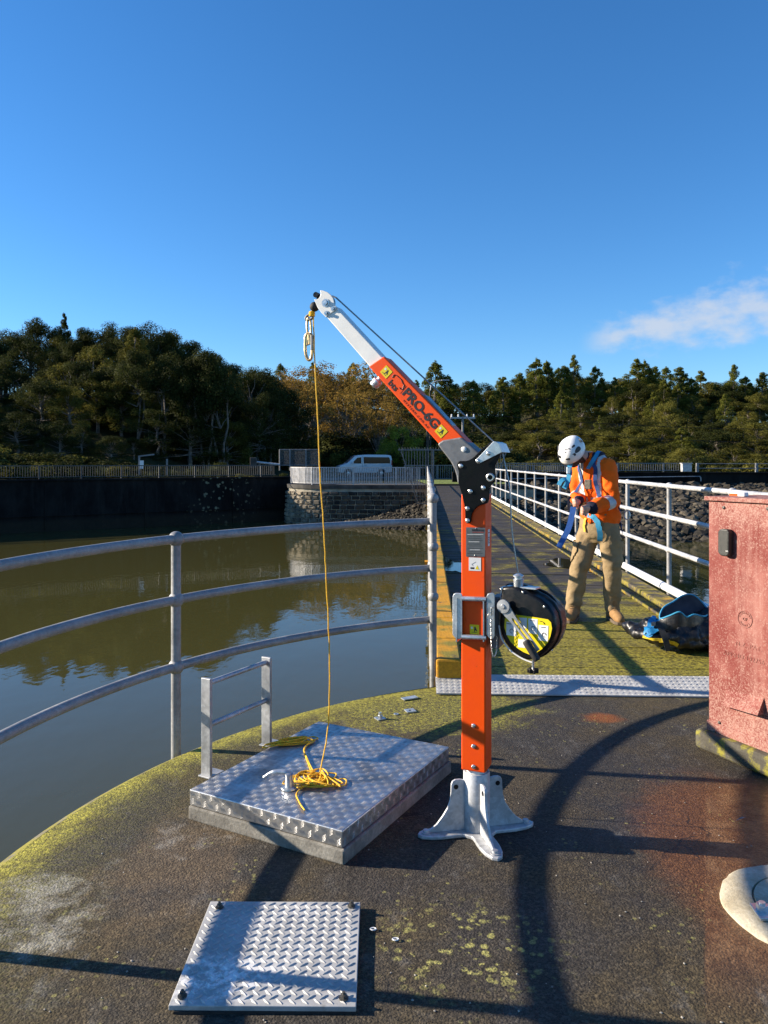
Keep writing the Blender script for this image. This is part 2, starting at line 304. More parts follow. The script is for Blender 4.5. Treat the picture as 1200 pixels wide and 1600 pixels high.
def mat_water():
    t = MT('murky_reservoir_water')
    w1 = t.noise(1.0, 3, 0.55, t.pos((1.5, 0.9, 1))); w2 = t.noise(1.0, 3, 0.6, t.pos((7, 3.6, 1)))
    patch = t.rng(t.noise(0.13, 3, 0.5), 0.42, 0.62, 0.25, 1.0)
    h = t.math('ADD', t.math('MULTIPLY', w1, 0.5), t.math('MULTIPLY', t.math('MULTIPLY', w2, patch), 0.16))
    t.set(col=(0.057, 0.054, 0.018), rough=0.015, ior=1.33, spec=0.5, normal=t.bump(h, 1.0, 0.012)); return t.m
M_WATER = mat_water()
def mat_puddle():
    t = MT('puddle_water'); t.set(col=(0.022, 0.019, 0.014), rough=0.03, ior=1.33, normal=t.bump(t.noise(20, 2, 0.5), 0.03, 0.004)); return t.m
M_PUDDLE = mat_puddle()
def mat_ground():
    t = MT('rough_grass_ground')
    n = t.noise(0.25, 6, 0.65); f = t.noise(3, 5, 0.7)
    c = t.mix(t.rng(n, 0.35, 0.65), (0.020, 0.022, 0.008), (0.060, 0.050, 0.022)); c = t.mix(t.rng(f, 0.4, 0.7), c, (0.045, 0.045, 0.016))
    t.set(col=c, rough=0.95, spec=0.15, normal=t.bump(f, 0.6, 0.15)); return t.m
M_GROUND = mat_ground()
M_ROADM = simple('grey_road_seal', (0.075, 0.074, 0.072), 0.9, var=0.2, scale=1.5, bump=0.2, bscale=40)
M_ROCK = None
def mat_rock():
    t = MT('dark_basalt_rock'); at = t.node('ShaderNodeAttribute', attribute_name='tone').outputs['Fac']
    n = t.noise(5, 6, 0.7)
    c = t.mix(at, (0.010, 0.009, 0.007), (0.105, 0.088, 0.062)); c = t.mix(t.rng(n, 0.54, 0.76), c, (0.10, 0.088, 0.052))
    t.set(col=c, rough=0.85, spec=0.3, normal=t.bump(n, 0.5, 0.04)); return t.m
M_ROCK = mat_rock()
def mat_stone(name='basalt_block'):
    t = MT(name); oi = t.node('ShaderNodeObjectInfo').outputs['Random']; n = t.noise(3.5, 6, 0.7)
    c = t.mix(oi, (0.016, 0.0155, 0.015), (0.080, 0.072, 0.060)); c = t.mix(t.math('MULTIPLY', t.rng(n, 0.5, 0.72), 0.7), c, (0.17, 0.15, 0.105))
    c = t.mix(t.math('MULTIPLY', t.near((-5.9, 47.6, 0), 0.6, 3.2, (1, 0.8, 0)), t.rng(t.noise(1.6, 5, 0.7), 0.32, 0.6)), c, (0.34, 0.285, 0.20))  # paler blocks at the left end: sunlight put into their colour
    t.set(col=c, rough=0.85, spec=0.3, normal=t.bump(n, 0.6, 0.03)); return t.m
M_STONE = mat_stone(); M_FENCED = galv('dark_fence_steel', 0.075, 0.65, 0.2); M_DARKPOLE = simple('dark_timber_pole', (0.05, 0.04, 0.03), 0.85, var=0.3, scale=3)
M_MORTAR = mat_concrete('pale_mortar', (0.24, 0.22, 0.17), (0.48, 0.44, 0.34), scale=2)
M_PIERC = mat_concrete('pier_cap_concrete', (0.035, 0.033, 0.03), (0.10, 0.095, 0.085), scale=1.5)
def mat_leaf(name, dark, light, hue=0.0):
    t = MT(name); at = t.node('ShaderNodeAttribute', attribute_name='tone').outputs['Fac']; oi = t.node('ShaderNodeObjectInfo').outputs['Random']
    c = t.mix(at, dark, light)
    c = t.mix(t.rng(oi, 0, 1, 0, 0.45, False), c, (dark[0]*1.5, dark[1]*1.1, dark[2]*0.9))
    t.set(col=c, rough=0.7, spec=0.06)
    tr = t.node('ShaderNodeBsdfTranslucent'); t.put(tr.inputs[0], c); ms = t.node('ShaderNodeMixShader'); ms.inputs[0].default_value = 0.32
    t.nt.links.new(t.b.outputs[0], ms.inputs[1]); t.nt.links.new(tr.outputs[0], ms.inputs[2]); t.nt.links.new(ms.outputs[0], t.out.inputs[0])
    return t.m
ML_DARK = mat_leaf('dark_bush_leaf', (0.018, 0.025, 0.006), (0.088, 0.098, 0.026))
ML_OLIVE = mat_leaf('olive_bush_leaf', (0.052, 0.058, 0.011), (0.24, 0.215, 0.044))
ML_CONE = mat_leaf('podocarp_leaf', (0.048, 0.064, 0.011), (0.23, 0.235, 0.042))
ML_LIME = mat_leaf('lime_leaf', (0.12, 0.15, 0.018), (0.36, 0.40, 0.05))
ML_AUT = mat_leaf('autumn_leaf', (0.13, 0.085, 0.020), (0.40, 0.26, 0.055))
ML_FLAX = mat_leaf('flax_leaf', (0.02, 0.03, 0.012), (0.08, 0.095, 0.04))
M_BARK = simple('grey_bark', (0.16, 0.135, 0.11), 0.9, var=0.4, scale=5, bump=0.5, bscale=20, bdist=0.02)

# ------------------------------------------------------------------ mesh helpers
WM = {}
def thing(name, label, cat, loc=(0, 0, 0), group=None, rz=0.0):
    o = bpy.data.objects.new(name, None); COL.objects.link(o); o.empty_display_size = 0.1
    o.location = loc; o.rotation_euler = (0, 0, rz); o['label'] = label; o['category'] = cat
    if group: o['group'] = group
    WM[o.name] = Matrix.Translation(Vector(loc)) @ Matrix.Rotation(rz, 4, 'Z'); return o
def tag(o, label=None, cat=None, group=None, kind=None):
    if label: o['label'] = label
    if cat: o['category'] = cat
    if group: o['group'] = group
    if kind: o['kind'] = kind
    return o
def frame_of(d, up=(0, 0, 1)):
    d = Vector(d).normalized(); u = Vector(up)
    if abs(d.dot(u)) > 0.98: u = Vector((1, 0, 0))
    s = d.cross(u).normalized(); return s, s.cross(d).normalized(), d
class MB:
    def __init__(self): self.v = []; self.f = []; self.tone = None
    def add(self, vs, fs):
        n = len(self.v); self.v += [Vector(p) for p in vs]; self.f += [tuple(i+n for i in q) for q in fs]; return self
    def box(self, c, s, rz=0.0, M=None):
        hx, hy, hz = s[0]/2, s[1]/2, s[2]/2
        vs = [Vector((x, y, z)) for z in (-hz, hz) for y in (-hy, hy) for x in (-hx, hx)]
        if M is None: M = Matrix.Translation(Vector(c)) @ Matrix.Rotation(rz, 4, 'Z')
        else: M = M @ Matrix.Translation(Vector(c))
        return self.add([M @ p for p in vs], [(0, 2, 3, 1), (4, 5, 7, 6), (0, 1, 5, 4), (2, 6, 7, 3), (0, 4, 6, 2), (1, 3, 7, 5)])
    def beam(self, a, b, w, h, up=(0, 0, 1)):
        a, b = Vector(a), Vector(b); s, u, d = frame_of(b-a, up)
        vs = [p + s*(i*w/2) + u*(j*h/2) for p in (a, b) for j in (-1, 1) for i in (-1, 1)]
        return self.add(vs, [(0, 1, 3, 2), (4, 6, 7, 5), (0, 4, 5, 1), (2, 3, 7, 6), (0, 2, 6, 4), (1, 5, 7, 3)])
    def cyl(self, a, b, r0, r1=None, n=16, cap=True):
        a, b = Vector(a), Vector(b); r1 = r0 if r1 is None else r1; s, u, d = frame_of(b-a)
        vs = []
        for p, r in ((a, r0), (b, r1)):
            for i in range(n):
                t = 2*PI*i/n; vs.append(p + s*(math.cos(t)*r) + u*(math.sin(t)*r))
        fs = [(i, (i+1) % n, n+(i+1) % n, n+i) for i in range(n)]
        if cap: fs += [tuple(range(n))[::-1], tuple(range(n, 2*n))]
        return self.add(vs, fs)
    def tube(self, pts, r, n=8, closed=False, cap=True):
        pts = [Vector(p) for p in pts]; m = len(pts); vs = []; prev = None
        for k in range(m):
            if closed: d = pts[(k+1) % m]-pts[k-1]
            else: d = pts[min(k+1, m-1)]-pts[max(k-1, 0)]
            if d.length < 1e-9: d = Vector((0, 0, 1))
            d.normalize()
            if prev is None: s, u, _ = frame_of(d)
            else:
                s = (prev - d*prev.dot(d))
                s = s.normalized() if s.length > 1e-6 else frame_of(d)[0]
                u = s.cross(d)
            prev = s; rr = r[k] if isinstance(r, (list, tuple)) else r
            vs += [pts[k] + s*(math.cos(2*PI*i/n)*rr) + u*(math.sin(2*PI*i/n)*rr) for i in range(n)]
        fs = []
        for k in range(m if closed else m-1):
            k2 = (k+1) % m
            fs += [(k*n+i, k*n+(i+1) % n, k2*n+(i+1) % n, k2*n+i) for i in range(n)]
        if cap and not closed: fs += [tuple(range(n))[::-1], tuple(range((m-1)*n, m*n))]
        return self.add(vs, fs)
    def ball(self, c, r, n=12, m=8, sq=(1, 1, 1), M=None):
        c = Vector(c); vs = []; fs = []
        for j in range(1, m):
            ph = PI*j/m
            for i in range(n):
                th = 2*PI*i/n; q = Vector((math.sin(ph)*math.cos(th)*sq[0], math.sin(ph)*math.sin(th)*sq[1], math.cos(ph)*sq[2]))*r
                if M is not None: q = M @ q
                vs.append(c+q)
        for e in (1, -1):
            q = Vector((0, 0, e*r*sq[2])); q = M @ q if M is not None else q; vs.append(c+q)
        t, bt = len(vs)-2, len(vs)-1
        for j in range(m-2):
            fs += [(j*n+i, (j+1)*n+i, (j+1)*n+(i+1) % n, j*n+(i+1) % n) for i in range(n)]
        fs += [(t, i, (i+1) % n) for i in range(n)] + [(bt, (m-2)*n+(i+1) % n, (m-2)*n+i) for i in range(n)]
        return self.add(vs, fs)
    def lathe(self, prof, o=(0, 0, 0), n=24, axis=(0, 0, 1), cap=True):
        s, u, d = frame_of(axis); o = Vector(o); vs = []; m = len(prof)
        for r, z in prof: vs += [o + d*z + s*(math.cos(2*PI*i/n)*r) + u*(math.sin(2*PI*i/n)*r) for i in range(n)]
        fs = [(k*n+i, k*n+(i+1) % n, (k+1)*n+(i+1) % n, (k+1)*n+i) for k in range(m-1) for i in range(n)]
        if cap: fs += [tuple(range(n))[::-1], tuple(range((m-1)*n, m*n))]
        return self.add(vs, fs)
    def prism(self, poly, o, ex, ey, th):
        """outline in the plane (ex, ey) through o, thickness th along ex x ey away from the front"""
        o, ex, ey = Vector(o), Vector(ex), Vector(ey); nz = ex.cross(ey).normalized(); n = len(poly)
        a = [o+ex*x+ey*y for x, y in poly]; b = [p - nz*th for p in a]
        return self.add(a+b, [tuple(range(n)), tuple(range(n, 2*n))[::-1]] + [(i, n+i, n+(i+1) % n, (i+1) % n) for i in range(n)])
    def build(self, name, mat, parent=None, smooth=False, bevel=0.0, bseg=2, local=False, sub=0, angle=None):
        me = bpy.data.meshes.new(name)
        c = Vector((0, 0, 0))
        if not local and self.v:
            xs = [p.x for p in self.v]; ys = [p.y for p in self.v]; zs = [p.z for p in self.v]
            c = Vector(((min(xs)+max(xs))/2, (min(ys)+max(ys))/2, min(zs)))
        me.from_pydata([p-c for p in self.v], [], self.f); me.update()
        bm = bmesh.new(); bm.from_mesh(me); bmesh.ops.recalc_face_normals(bm, faces=bm.faces)
        if bevel > 0:
            es = [e for e in bm.edges if len(e.link_faces) == 2 and e.calc_face_angle(0) > 0.6]
            try: bmesh.ops.bevel(bm, geom=es, offset=bevel, segments=bseg, affect='EDGES', profile=0.5, clamp_overlap=True)
            except Exception: pass
        bm.to_mesh(me); bm.free()
        if mat: me.materials.append(mat)
        o = bpy.data.objects.new(name, me); COL.objects.link(o)
        if smooth:
            me.polygons.foreach_set('use_smooth', [True]*len(me.polygons))
            try: me.set_sharp_from_angle(angle=R(angle or 40))
            except Exception: pass
        if self.tone is not None:
            at = me.attributes.new('tone', 'FLOAT', 'POINT'); at.data.foreach_set('value', self.tone)
        if sub:
            md = o.modifiers.new('subdivision', 'SUBSURF'); md.levels = sub; md.render_levels = sub
        if parent is not None:
            o.parent = parent
            if not local: o.matrix_parent_inverse = WM[parent.name].inverted()
        o.location = c
        WM[o.name] = Matrix.Translation(c) if not local else (WM[parent.name].copy() if parent is not None else Matrix.Identity(4))
        return o
def copy_tree(o, parent=None):
    c = o.copy(); COL.objects.link(c); c.parent = parent
    for ch in list(o.children):
        k = copy_tree(ch, c); k.matrix_parent_inverse = ch.matrix_parent_inverse.copy()
    return c
def share(o, name, parent, loc, rz=0.0, scale=(1, 1, 1)):
    """another object with the same mesh data"""
    c = bpy.data.objects.new(name, o.data); COL.objects.link(c); c.parent = parent; c.location = loc; c.rotation_euler = (0, 0, rz); c.scale = scale
    if parent is not None: c.matrix_parent_inverse = WM[parent.name].inverted()
    return c
def mesh_text(s, size, mat, parent, name, o, ex, ey, extrude=0.0006, align='CENTER', shear=0.0, bold=0.0, sx=1.0, spacing=1.0):
    cu = bpy.data.curves.new(name, 'FONT'); cu.body = s; cu.size = size; cu.align_x = align; cu.align_y = 'CENTER'; cu.extrude = extrude; cu.shear = shear; cu.offset = bold; cu.space_character = spacing; cu.resolution_u = 3
    tmp = bpy.data.objects.new(name+'_tmp', cu); COL.objects.link(tmp)
    dg = bpy.context.evaluated_depsgraph_get(); me = bpy.data.meshes.new_from_object(tmp.evaluated_get(dg)); bpy.data.objects.remove(tmp)
    ex, ey, o = Vector(ex), Vector(ey), Vector(o); nz = ex.cross(ey)
    m = Matrix(((ex.x*sx, ey.x, nz.x, o.x), (ex.y*sx, ey.y, nz.y, o.y), (ex.z*sx, ey.z, nz.z, o.z), (0, 0, 0, 1)))
    me.transform(m)
    if len(me.vertices):
        c = sum((v.co for v in me.vertices), Vector())/len(me.vertices); me.transform(Matrix.Translation(-c))
    else: c = o
    me.materials.clear(); me.materials.append(mat)
    ob = bpy.data.objects.new(name, me); COL.objects.link(ob); ob.parent = parent; ob.matrix_parent_inverse = WM[parent.name].inverted(); ob.location = c
    WM[ob.name] = Matrix.Translation(c); return ob
def smooth_path(pts, k=6, closed=False):
    pts = [Vector(p) for p in pts]; n = len(pts); out = []
    rngk = range(n if closed else n-1)
    for i in rngk:
        if closed: p0, p1, p2, p3 = pts[i-1], pts[i], pts[(i+1) % n], pts[(i+2) % n]
        else: p0, p1, p2, p3 = pts[max(i-1, 0)], pts[i], pts[i+1], pts[min(i+2, n-1)]
        for j in range(k):
            t = j/k; out.append(0.5*((2*p1)+(p2-p0)*t+(2*p0-5*p1+4*p2-p3)*t*t+(3*p1-p0-3*p2+p3)*t*t*t))
    if not closed: out.append(pts[-1])
    return out
def lerp_table(tab, x):
    if x <= tab[0][0]: return tab[0][1]
    for (a, va), (b, vb) in zip(tab, tab[1:]):
        if x <= b: return va+(vb-va)*(x-a)/(b-a)
    return tab[-1][1]
def sstep(t): t = max(0.0, min(1.0, t)); return t*t*(3-2*t)

# ================================================================== THE SETTING
rnd = random.Random(7)
WATER_Z = -2.3
m = MB(); m.add([(-900, -900, WATER_Z), (900, -900, WATER_Z), (900, 140, WATER_Z), (-900, 140, WATER_Z)], [(0, 1, 2, 3)])
tag(m.build('water', M_WATER), kind='structure')

# ---- terrain behind the water: one sheet, crest line first, then rising to the wooded ridge
def crest(x):
    if x < -6.15: return 50.6+0.68*(x+6.15)
    if x < 4: return 50.8
    return 50.6
SKY_T = [(-900, 505), (0, 503), (100, 500), (180, 497), (240, 505), (300, 532), (350, 550), (390, 572), (470, 577), (540, 574), (600, 584), (660, 590), (700, 583), (770, 592), (840, 566), (880, 574), (950, 580), (1000, 568), (1060, 586), (1100, 592), (1140, 582), (1200, 590), (1700, 588)]
RIDGE_T = [(-900, 70), (200, 78), (330, 84), (420, 118), (560, 150), (760, 140), (1000, 122), (1300, 115)]
START_T = [(-900, 3.0), (250, 4.0), (420, 10.0), (470, 30.0), (650, 34.0), (780, 26), (900, 12.0), (1300, 12.0)]
def hill(x, y):
    px = 600+F*x/max(y, 8.0)
    px = max(-900, min(1700, px))
    zr = lerp_table(RIDGE_T, px); top = EYE+(HOR-lerp_table(SKY_T, px))/F*zr
    hr = max(3.0, top-7.0); y0 = crest(x)+lerp_table(START_T, px)
    h = 0.12+(hr)*sstep((y-y0)/max(10.0, zr-y0+6))
    return h + 0.35*mnoise.noise(Vector((x*0.12, y*0.12, 0)))*min(1.0, max(0.0, (y-y0)/8.0))
xs = [-900, -600, -400, -300, -220, -160, -120, -90] + [-75+2.5*i for i in range(27)]+[-6.2, -6.1]+[-5+2.5*i for i in range(51)] + [130, 150, 180, 220, 300, 400, 600, 900]
ds = [0.0, 0.001, 1, 2, 3.5, 5, 7, 9, 12, 15, 18, 22, 26, 30, 35, 40, 46, 52, 60, 70, 80, 95, 110, 130, 170, 250, 400, 700, 1600]
m = MB(); vs = []; fs = []
for j, d in enumerate(ds):
    for x in xs:
        y = crest(x)+d
        z = -6.0 if j == 0 else hill(x, y)
        vs.append((x, y, z))
nx = len(xs)
for j in range(len(ds)-1):
    for i in range(nx-1): fs.append((j*nx+i, j*nx+i+1, (j+1)*nx+i+1, (j+1)*nx+i))
m.add(vs, fs); tag(m.build('terrain', M_GROUND, smooth=True, angle=80), kind='structure')
# access road along the crest, where the van stands
m = MB(); rp = [(-24, 46.5), (-12, 53), (-5, 60), (-1, 66), (4, 69), (12, 70), (30, 68)]
rp = smooth_path([(a, b, 0) for a, b in rp], 6)
vs = []; fs = []
for k, p in enumerate(rp):
    d = (rp[min(k+1, len(rp)-1)]-rp[max(k-1, 0)]).normalized(); s = Vector((-d.y, d.x, 0))
    for e in (-2.6, 2.6):
        q = p+s*e; vs.append((q.x, q.y, max(hill(q.x, q.y), 0.12)+0.05))
for k in range(len(rp)-1): fs.append((2*k, 2*k+1, 2*k+3, 2*k+2))
m.add(vs, fs); tag(m.build('road', M_ROADM), kind='structure')
M_GRASSV = simple('bright_verge_grass', (0.13, 0.17, 0.02), 0.9, var=0.35, scale=4, bump=0.4, bscale=30, bdist=0.05)  # the verge grass has its own bright green
m = MB(); m.add([(2.6, 46.8, 0.16), (7.5, 46.8, 0.16), (8.5, 55.5, 0.22), (2.2, 55.5, 0.22)], [(0, 1, 2, 3)]); tag(m.build('grass_verge', M_GRASSV), kind='structure')

# ---- round tower platform
PC = Vector((1.46, 2.34, 0)); PR = 2.92
m = MB(); prof = [(2.55, -9.0), (2.55, -0.62), (PR-0.03, -0.45), (PR, -0.42), (PR, -0.05), (PR-0.012, -0.018), (PR-0.05, -0.002)]
m.lathe(prof, PC, 128, cap=False)
o = m.build('tower', M_TOWER, smooth=True, angle=30); tag(o, kind='structure')
m = MB(); vs = [PC.copy()]; fs = []; rings = [0.5, 1.0, 1.5, 2.0, 2.4, 2.7, PR-0.05]
for r in rings:
    for i in range(128):
        a = 2*PI*i/128; p = PC+Vector((math.cos(a)*r, math.sin(a)*r, 0)); p.z = 0.004*mnoise.noise(p*1.3)-(0.002 if r > 2.8 else 0); vs.append(p)
fs = [(0, 1+i, 1+(i+1) % 128) for i in range(128)]
for k in range(len(rings)-1): fs += [(1+k*128+i, 1+(k+1)*128+i, 1+(k+1)*128+(i+1) % 128, 1+k*128+(i+1) % 128) for i in range(128)]
m.add(vs, fs); tag(m.build('platform', M_PLATFORM, smooth=True), kind='structure')
# puddles lying in the hollows
def puddle(c, rx, ry, seed, z):
    m = MB(); n = 40; rr = random.Random(seed); ph = [rr.uniform(0, 6) for _ in range(4)]
    vs = []
    for i in range(n):
        a = 2*PI*i/n; k = 1+0.22*math.sin(2*a+ph[0])+0.16*math.sin(3*a+ph[1])+0.1*math.sin(5*a+ph[2])+0.06*math.sin(9*a+ph[3])
        vs.append((c[0]+math.cos(a)*rx*k, c[1]+math.sin(a)*ry*k, z))
    m.add(vs, [tuple(range(n))]); return tag(m.build('puddle', M_PUDDLE), kind='structure')

# ---- footbridge: frame along the bridge
BO = Vector((0.336, 4.92, 0)); BD = Vector((0.0557, 0.99845, 0)); BR = Vector((0.99845, -0.0557, 0))
def B(s, t, z): return BO+BR*s+BD*t+Vector((0, 0, z))
BRZ = -math.atan2(BD.x, BD.y)
BLEN = 41.5; DZ = 0.05
bridge = thing('footbridge', 'long mossy timber plank footbridge running from the round platform to the shore', 'footbridge', B(1.2, 0.2, 0))
kinds = []
for k in range(4):
    m = MB(); w = 2.14; hw = 0.143
    m.box((0, 0, -0.03), (w, 2*hw, 0.06)); kinds.append(m)
protos = []
t = 0.10; i = 0
while t < BLEN:
    gap = 0.007 if i % 5 else 0.016
    c = B(1.235, t+0.143, DZ+rnd.uniform(-0.003, 0.003))
    if len(protos) < 4:
        m = kinds[len(protos)]; o = m.build('plank', M_DECK, bridge, bevel=0.006, bseg=1, local=True); protos.append(o)
        o.matrix_parent_inverse = WM[bridge.name].inverted(); o.location = c; o.rotation_euler = (rnd.uniform(-.008, .008), rnd.uniform(-.002, .002), BRZ)
    else:
        q = protos[i % 4]; o = share(q, 'plank', bridge, c, BRZ+rnd.uniform(-.0015, .0015)); o.rotation_euler[0] = rnd.uniform(-.008, .008); o.rotation_euler[1] = rnd.uniform(-.002, .002)
    t += 0.286+gap; i += 1
# kerb timbers
def kerb_run(s0, s1, z0, z1, seglens, name='kerb_timber', mat=None):
    t = 0.06
    k = 0
    while t < BLEN:
        L = seglens[k % len(seglens)]; e = min(t+L-0.012, BLEN); j = rnd.uniform(-0.006, 0.006)
        m = MB(); a = [B(s0+j, t, z0), B(s1+j, t, z0), B(s1+j, t, z1), B(s0+j, t, z1)]; b = [B(s0+j, e, z0), B(s1+j, e, z0), B(s1+j, e, z1), B(s0+j, e, z1)]
        m.add(a+b, [(0, 1, 2, 3), (7, 6, 5, 4), (0, 4, 5, 1), (1, 5, 6, 2), (2, 6, 7, 3), (3, 7, 4, 0)])
        m.build(name, mat or M_KERB, bridge, bevel=0.014, bseg=2); t += L; k += 1
kerb_run(0.0, 0.165, -0.02, 0.175, [0.62, 0.74, 1.7, 1.6])
kerb_run(2.13, 2.33, -0.02, 0.14, [1.58, 1.62], mat=M_KERBR)
kerb_run(2.04, 2.125, 0.051, 0.088, [2.4], mat=M_KERBR)
for s in (0.35, 1.2, 2.1):
    m = MB(); m.beam(B(s, 0.4, -0.2), B(s, BLEN, -0.2), 0.2, 0.28); m.build('stringer', M_KERB, bridge)
for t in (9, 18, 27, 36):
    for s in (0.4, 2.0):
        m = MB(); m.cyl(B(s, t, -6), B(s, t, -0.34), 0.16, 0.15, 12); m.build('pile', M_TOWER, bridge, smooth=True)
    m = MB(); m.beam(B(-0.1, t, -0.44), B(2.5, t, -0.44), 0.24, 0.22); m.build('cross_beam', M_KERB, bridge)
pd = puddle((G(897, 884, DZ).x, G(897, 884, DZ).y), 0.34, 0.62, 5, DZ+0.010)
pd2 = puddle((G(703, 884, DZ).x+0.02, G(703, 884, DZ).y), 0.16, 0.75, 9, DZ+0.011)

# ---- railings
RAILZ = (1.063, 0.755, 0.416); RR = 2.955
prl = thing('platform_railing', 'curved three-rail galvanised tube railing round the platform edge above the water', 'railing', (-0.8, 4.2, 0))
angs = [112.6, 148.3, 180.6, 215, 250, 285, 320, 354, 390, 424.5]
def rimp(a, z, r=RR): return PC+Vector((math.cos(R(a))*r, math.sin(R(a))*r, z))
for k, a in enumerate(angs):
    if k == 0: continue
    p = rimp(a, 0)
    m = MB(); m.cyl(p+Vector((0, 0, -0.38)), p+Vector((0, 0, RAILZ[0])), 0.0245, n=20); po = m.build('post', M_RAIL, prl, smooth=True)
    for z in RAILZ:
        m = MB(); m.ball(p+Vector((0, 0, z)), 0.040, 16, 12, (1, 1, 1.0)); m.build('ball_joint', M_RAIL, po, smooth=True)
    m = MB(); q = rimp(a, -0.27, RR-0.03); m.box(q, (0.09, 0.09, 0.16), R(a)); m.build('bracket', M_RAIL, po, bevel=0.005)
for k in range(len(angs)-1):
    for z in RAILZ:
        n = 14; pts = [rimp(angs[k]+(angs[k+1]-angs[k])*i/n, z) for i in range(n+1)]
        m = MB(); m.tube(pts, 0.0235, 16); m.build('curved_rail', M_RAIL, prl, smooth=True)
BRAILZ = (1.215, 0.90, 0.575)
def straight_rail(s, label, t0, first_extra, mat, tstart, pipe):
    r = thing('bridge_railing', label, 'railing', B(s, 6, 0))
    t = t0
    ts = []
    while t < BLEN+0.2: ts.append(t); t += 1.6
    for i, t in enumerate(ts):
        p = B(s, t, 0)
        m = MB(); m.cyl(p+Vector((0, 0, -0.3)), p+Vector((0, 0, BRAILZ[0])), 0.0235, n=14); po = m.build('post', M_RAIL, r, smooth=True)
        for z in BRAILZ:
            m = MB(); m.ball(p+Vector((0, 0, z)), 0.036, 12, 8); m.build('ball_joint', mat, po, smooth=True)
    for z in BRAILZ:
        m = MB(); m.cyl(B(s, tstart, z), B(s, BLEN, z), 0.0225, n=14); m.build('rail', mat, r, smooth=True)
    if pipe:
        m = MB(); m.cyl(B(s-0.01, tstart, 0.188), B(s-0.01, BLEN, 0.188), 0.040, n=16); m.build('kerb_pipe', simple('white_painted_pipe', (0.72, 0.72, 0.70), 0.5, var=0.1, scale=4), r, smooth=True)
    return r
t1047 = (P(1047, 840, 7.72)-BO).dot(BD)
rr_ = straight_rail(2.37, 'white straight tube railing along the right edge of the footbridge, behind the worker', t1047-1.6, 0, M_RAILW, 0.35, True)
lr = straight_rail(-0.02, 'grey tube railing along the left edge of the footbridge, seen end on', 0.10, 0, M_RAIL, 0.08, False)

# ---- left retaining wall with its fence
def wl(x, dy=0.0): return Vector((x, 50.3+0.68*(x+6.15)+dy, 0))
wall = thing('retaining_wall', 'long blackened concrete retaining wall along the left shore of the reservoir', 'wall', wl(-14))
m = MB(); a, b = wl(-80), wl(-5.9)
s = Vector((0.68, -1, 0)).normalized()
for (p, q) in ((a, b),):
    th = 0.5
    vs = [p+s*0.25+Vector((0, 0, -5)), q+s*0.25+Vector((0, 0, -5)), q+Vector((0, 0, 0.44)), p+Vector((0, 0, 0.44)), p-s*th+Vector((0, 0, -5)), q-s*th+Vector((0, 0, -5)), q-s*th+Vector((0, 0, 0.44)), p-s*th+Vector((0, 0, 0.44))]
    m.add(vs, [(0, 1, 2, 3), (5, 4, 7, 6), (3, 2, 6, 7), (0, 3, 7, 4), (1, 5, 6, 2)])
m.build('wall_face', M_BWALL, wall)
m = MB(); c0, c1 = a-s*0.22+Vector((0, 0, 0.50)), b-s*0.22+Vector((0, 0, 0.50)); m.beam(c0, c1, 0.62, 0.12); m.build('coping', M_BWALL, wall, bevel=0.02)
m = MB(); m.beam(a+s*0.14+Vector((0, 0, -1.45)), b+s*0.14+Vector((0, 0, -1.45)), 0.06, 0.05); m.build('ledge', M_BWALL, wall)
for jx in (-9.5, -14, -18.5, -23, -27.5, -32):
    q_ = wl(jx)+s*0.20; m = MB(); m.beam(q_+Vector((0, 0, -2.6)), wl(jx)+s*0.02+Vector((0, 0, 0.42)), 0.05, 0.06, up=(0.68, -1, 0)); m.build('expansion_joint', M_BWALL, wall)
M_FENCE = galv('aged_fence_steel', 0.20, 0.6, 0.2); M_FENCEP = galv('pale_fence_steel', 0.46, 0.5, 0.2, (1, 1, 1))
def picket_fence(name, label, a, b, z0, h, mat, post=2.2, pitch=0.12, pw=0.022, toprail=0.05, group=None, path=None):
    path = [Vector(p) for p in (path or (a, b))]
    f = thing(name, label, 'fence', (path[0]+path[-1])/2+Vector((0, 0, z0)), group)
    segs = [(path[i], path[i+1]) for i in range(len(path)-1)]
    pm = MB()
    total = sum((q-p).length for p, q in segs); dist = 0; nextp = 0.0; acc = 0.0
    for p, q in segs:
        L = (q-p).length; d = (q-p)/L
        for zz, hh in ((z0+h, toprail), (z0+0.10, 0.035)):
            m = MB(); m.beam(p+Vector((0, 0, zz)), q+Vector((0, 0, zz)), 0.04, hh); m.build('top_rail' if zz > z0+h/2 else 'bottom_rail', mat, f)
        n = int(L/pitch)
        for i in range(n):
            c = p+d*((i+0.5)*pitch); pm.beam(c+Vector((0, 0, z0+0.11)), c+Vector((0, 0, z0+h-0.02)), pw, pw*0.8, up=(d.y, -d.x, 0))
        while nextp <= acc+L+1e-6:
            c = p+d*(nextp-acc); m = MB(); m.beam(c+Vector((0, 0, z0-0.22)), c+Vector((0, 0, z0+h+0.03)), 0.06, 0.06, up=(d.y, -d.x, 0)); m.build('post', mat, f); nextp += post
        acc += L
    o = pm.build('pickets', mat, f); tag(o, kind='stuff'); return f
picket_fence('shore_fence', 'low dark grey picket fence on top of the black retaining wall', wl(-46)-s*0.2, wl(-6.9)-s*0.2, 0.56, 0.72, M_FENCED, pitch=0.13)

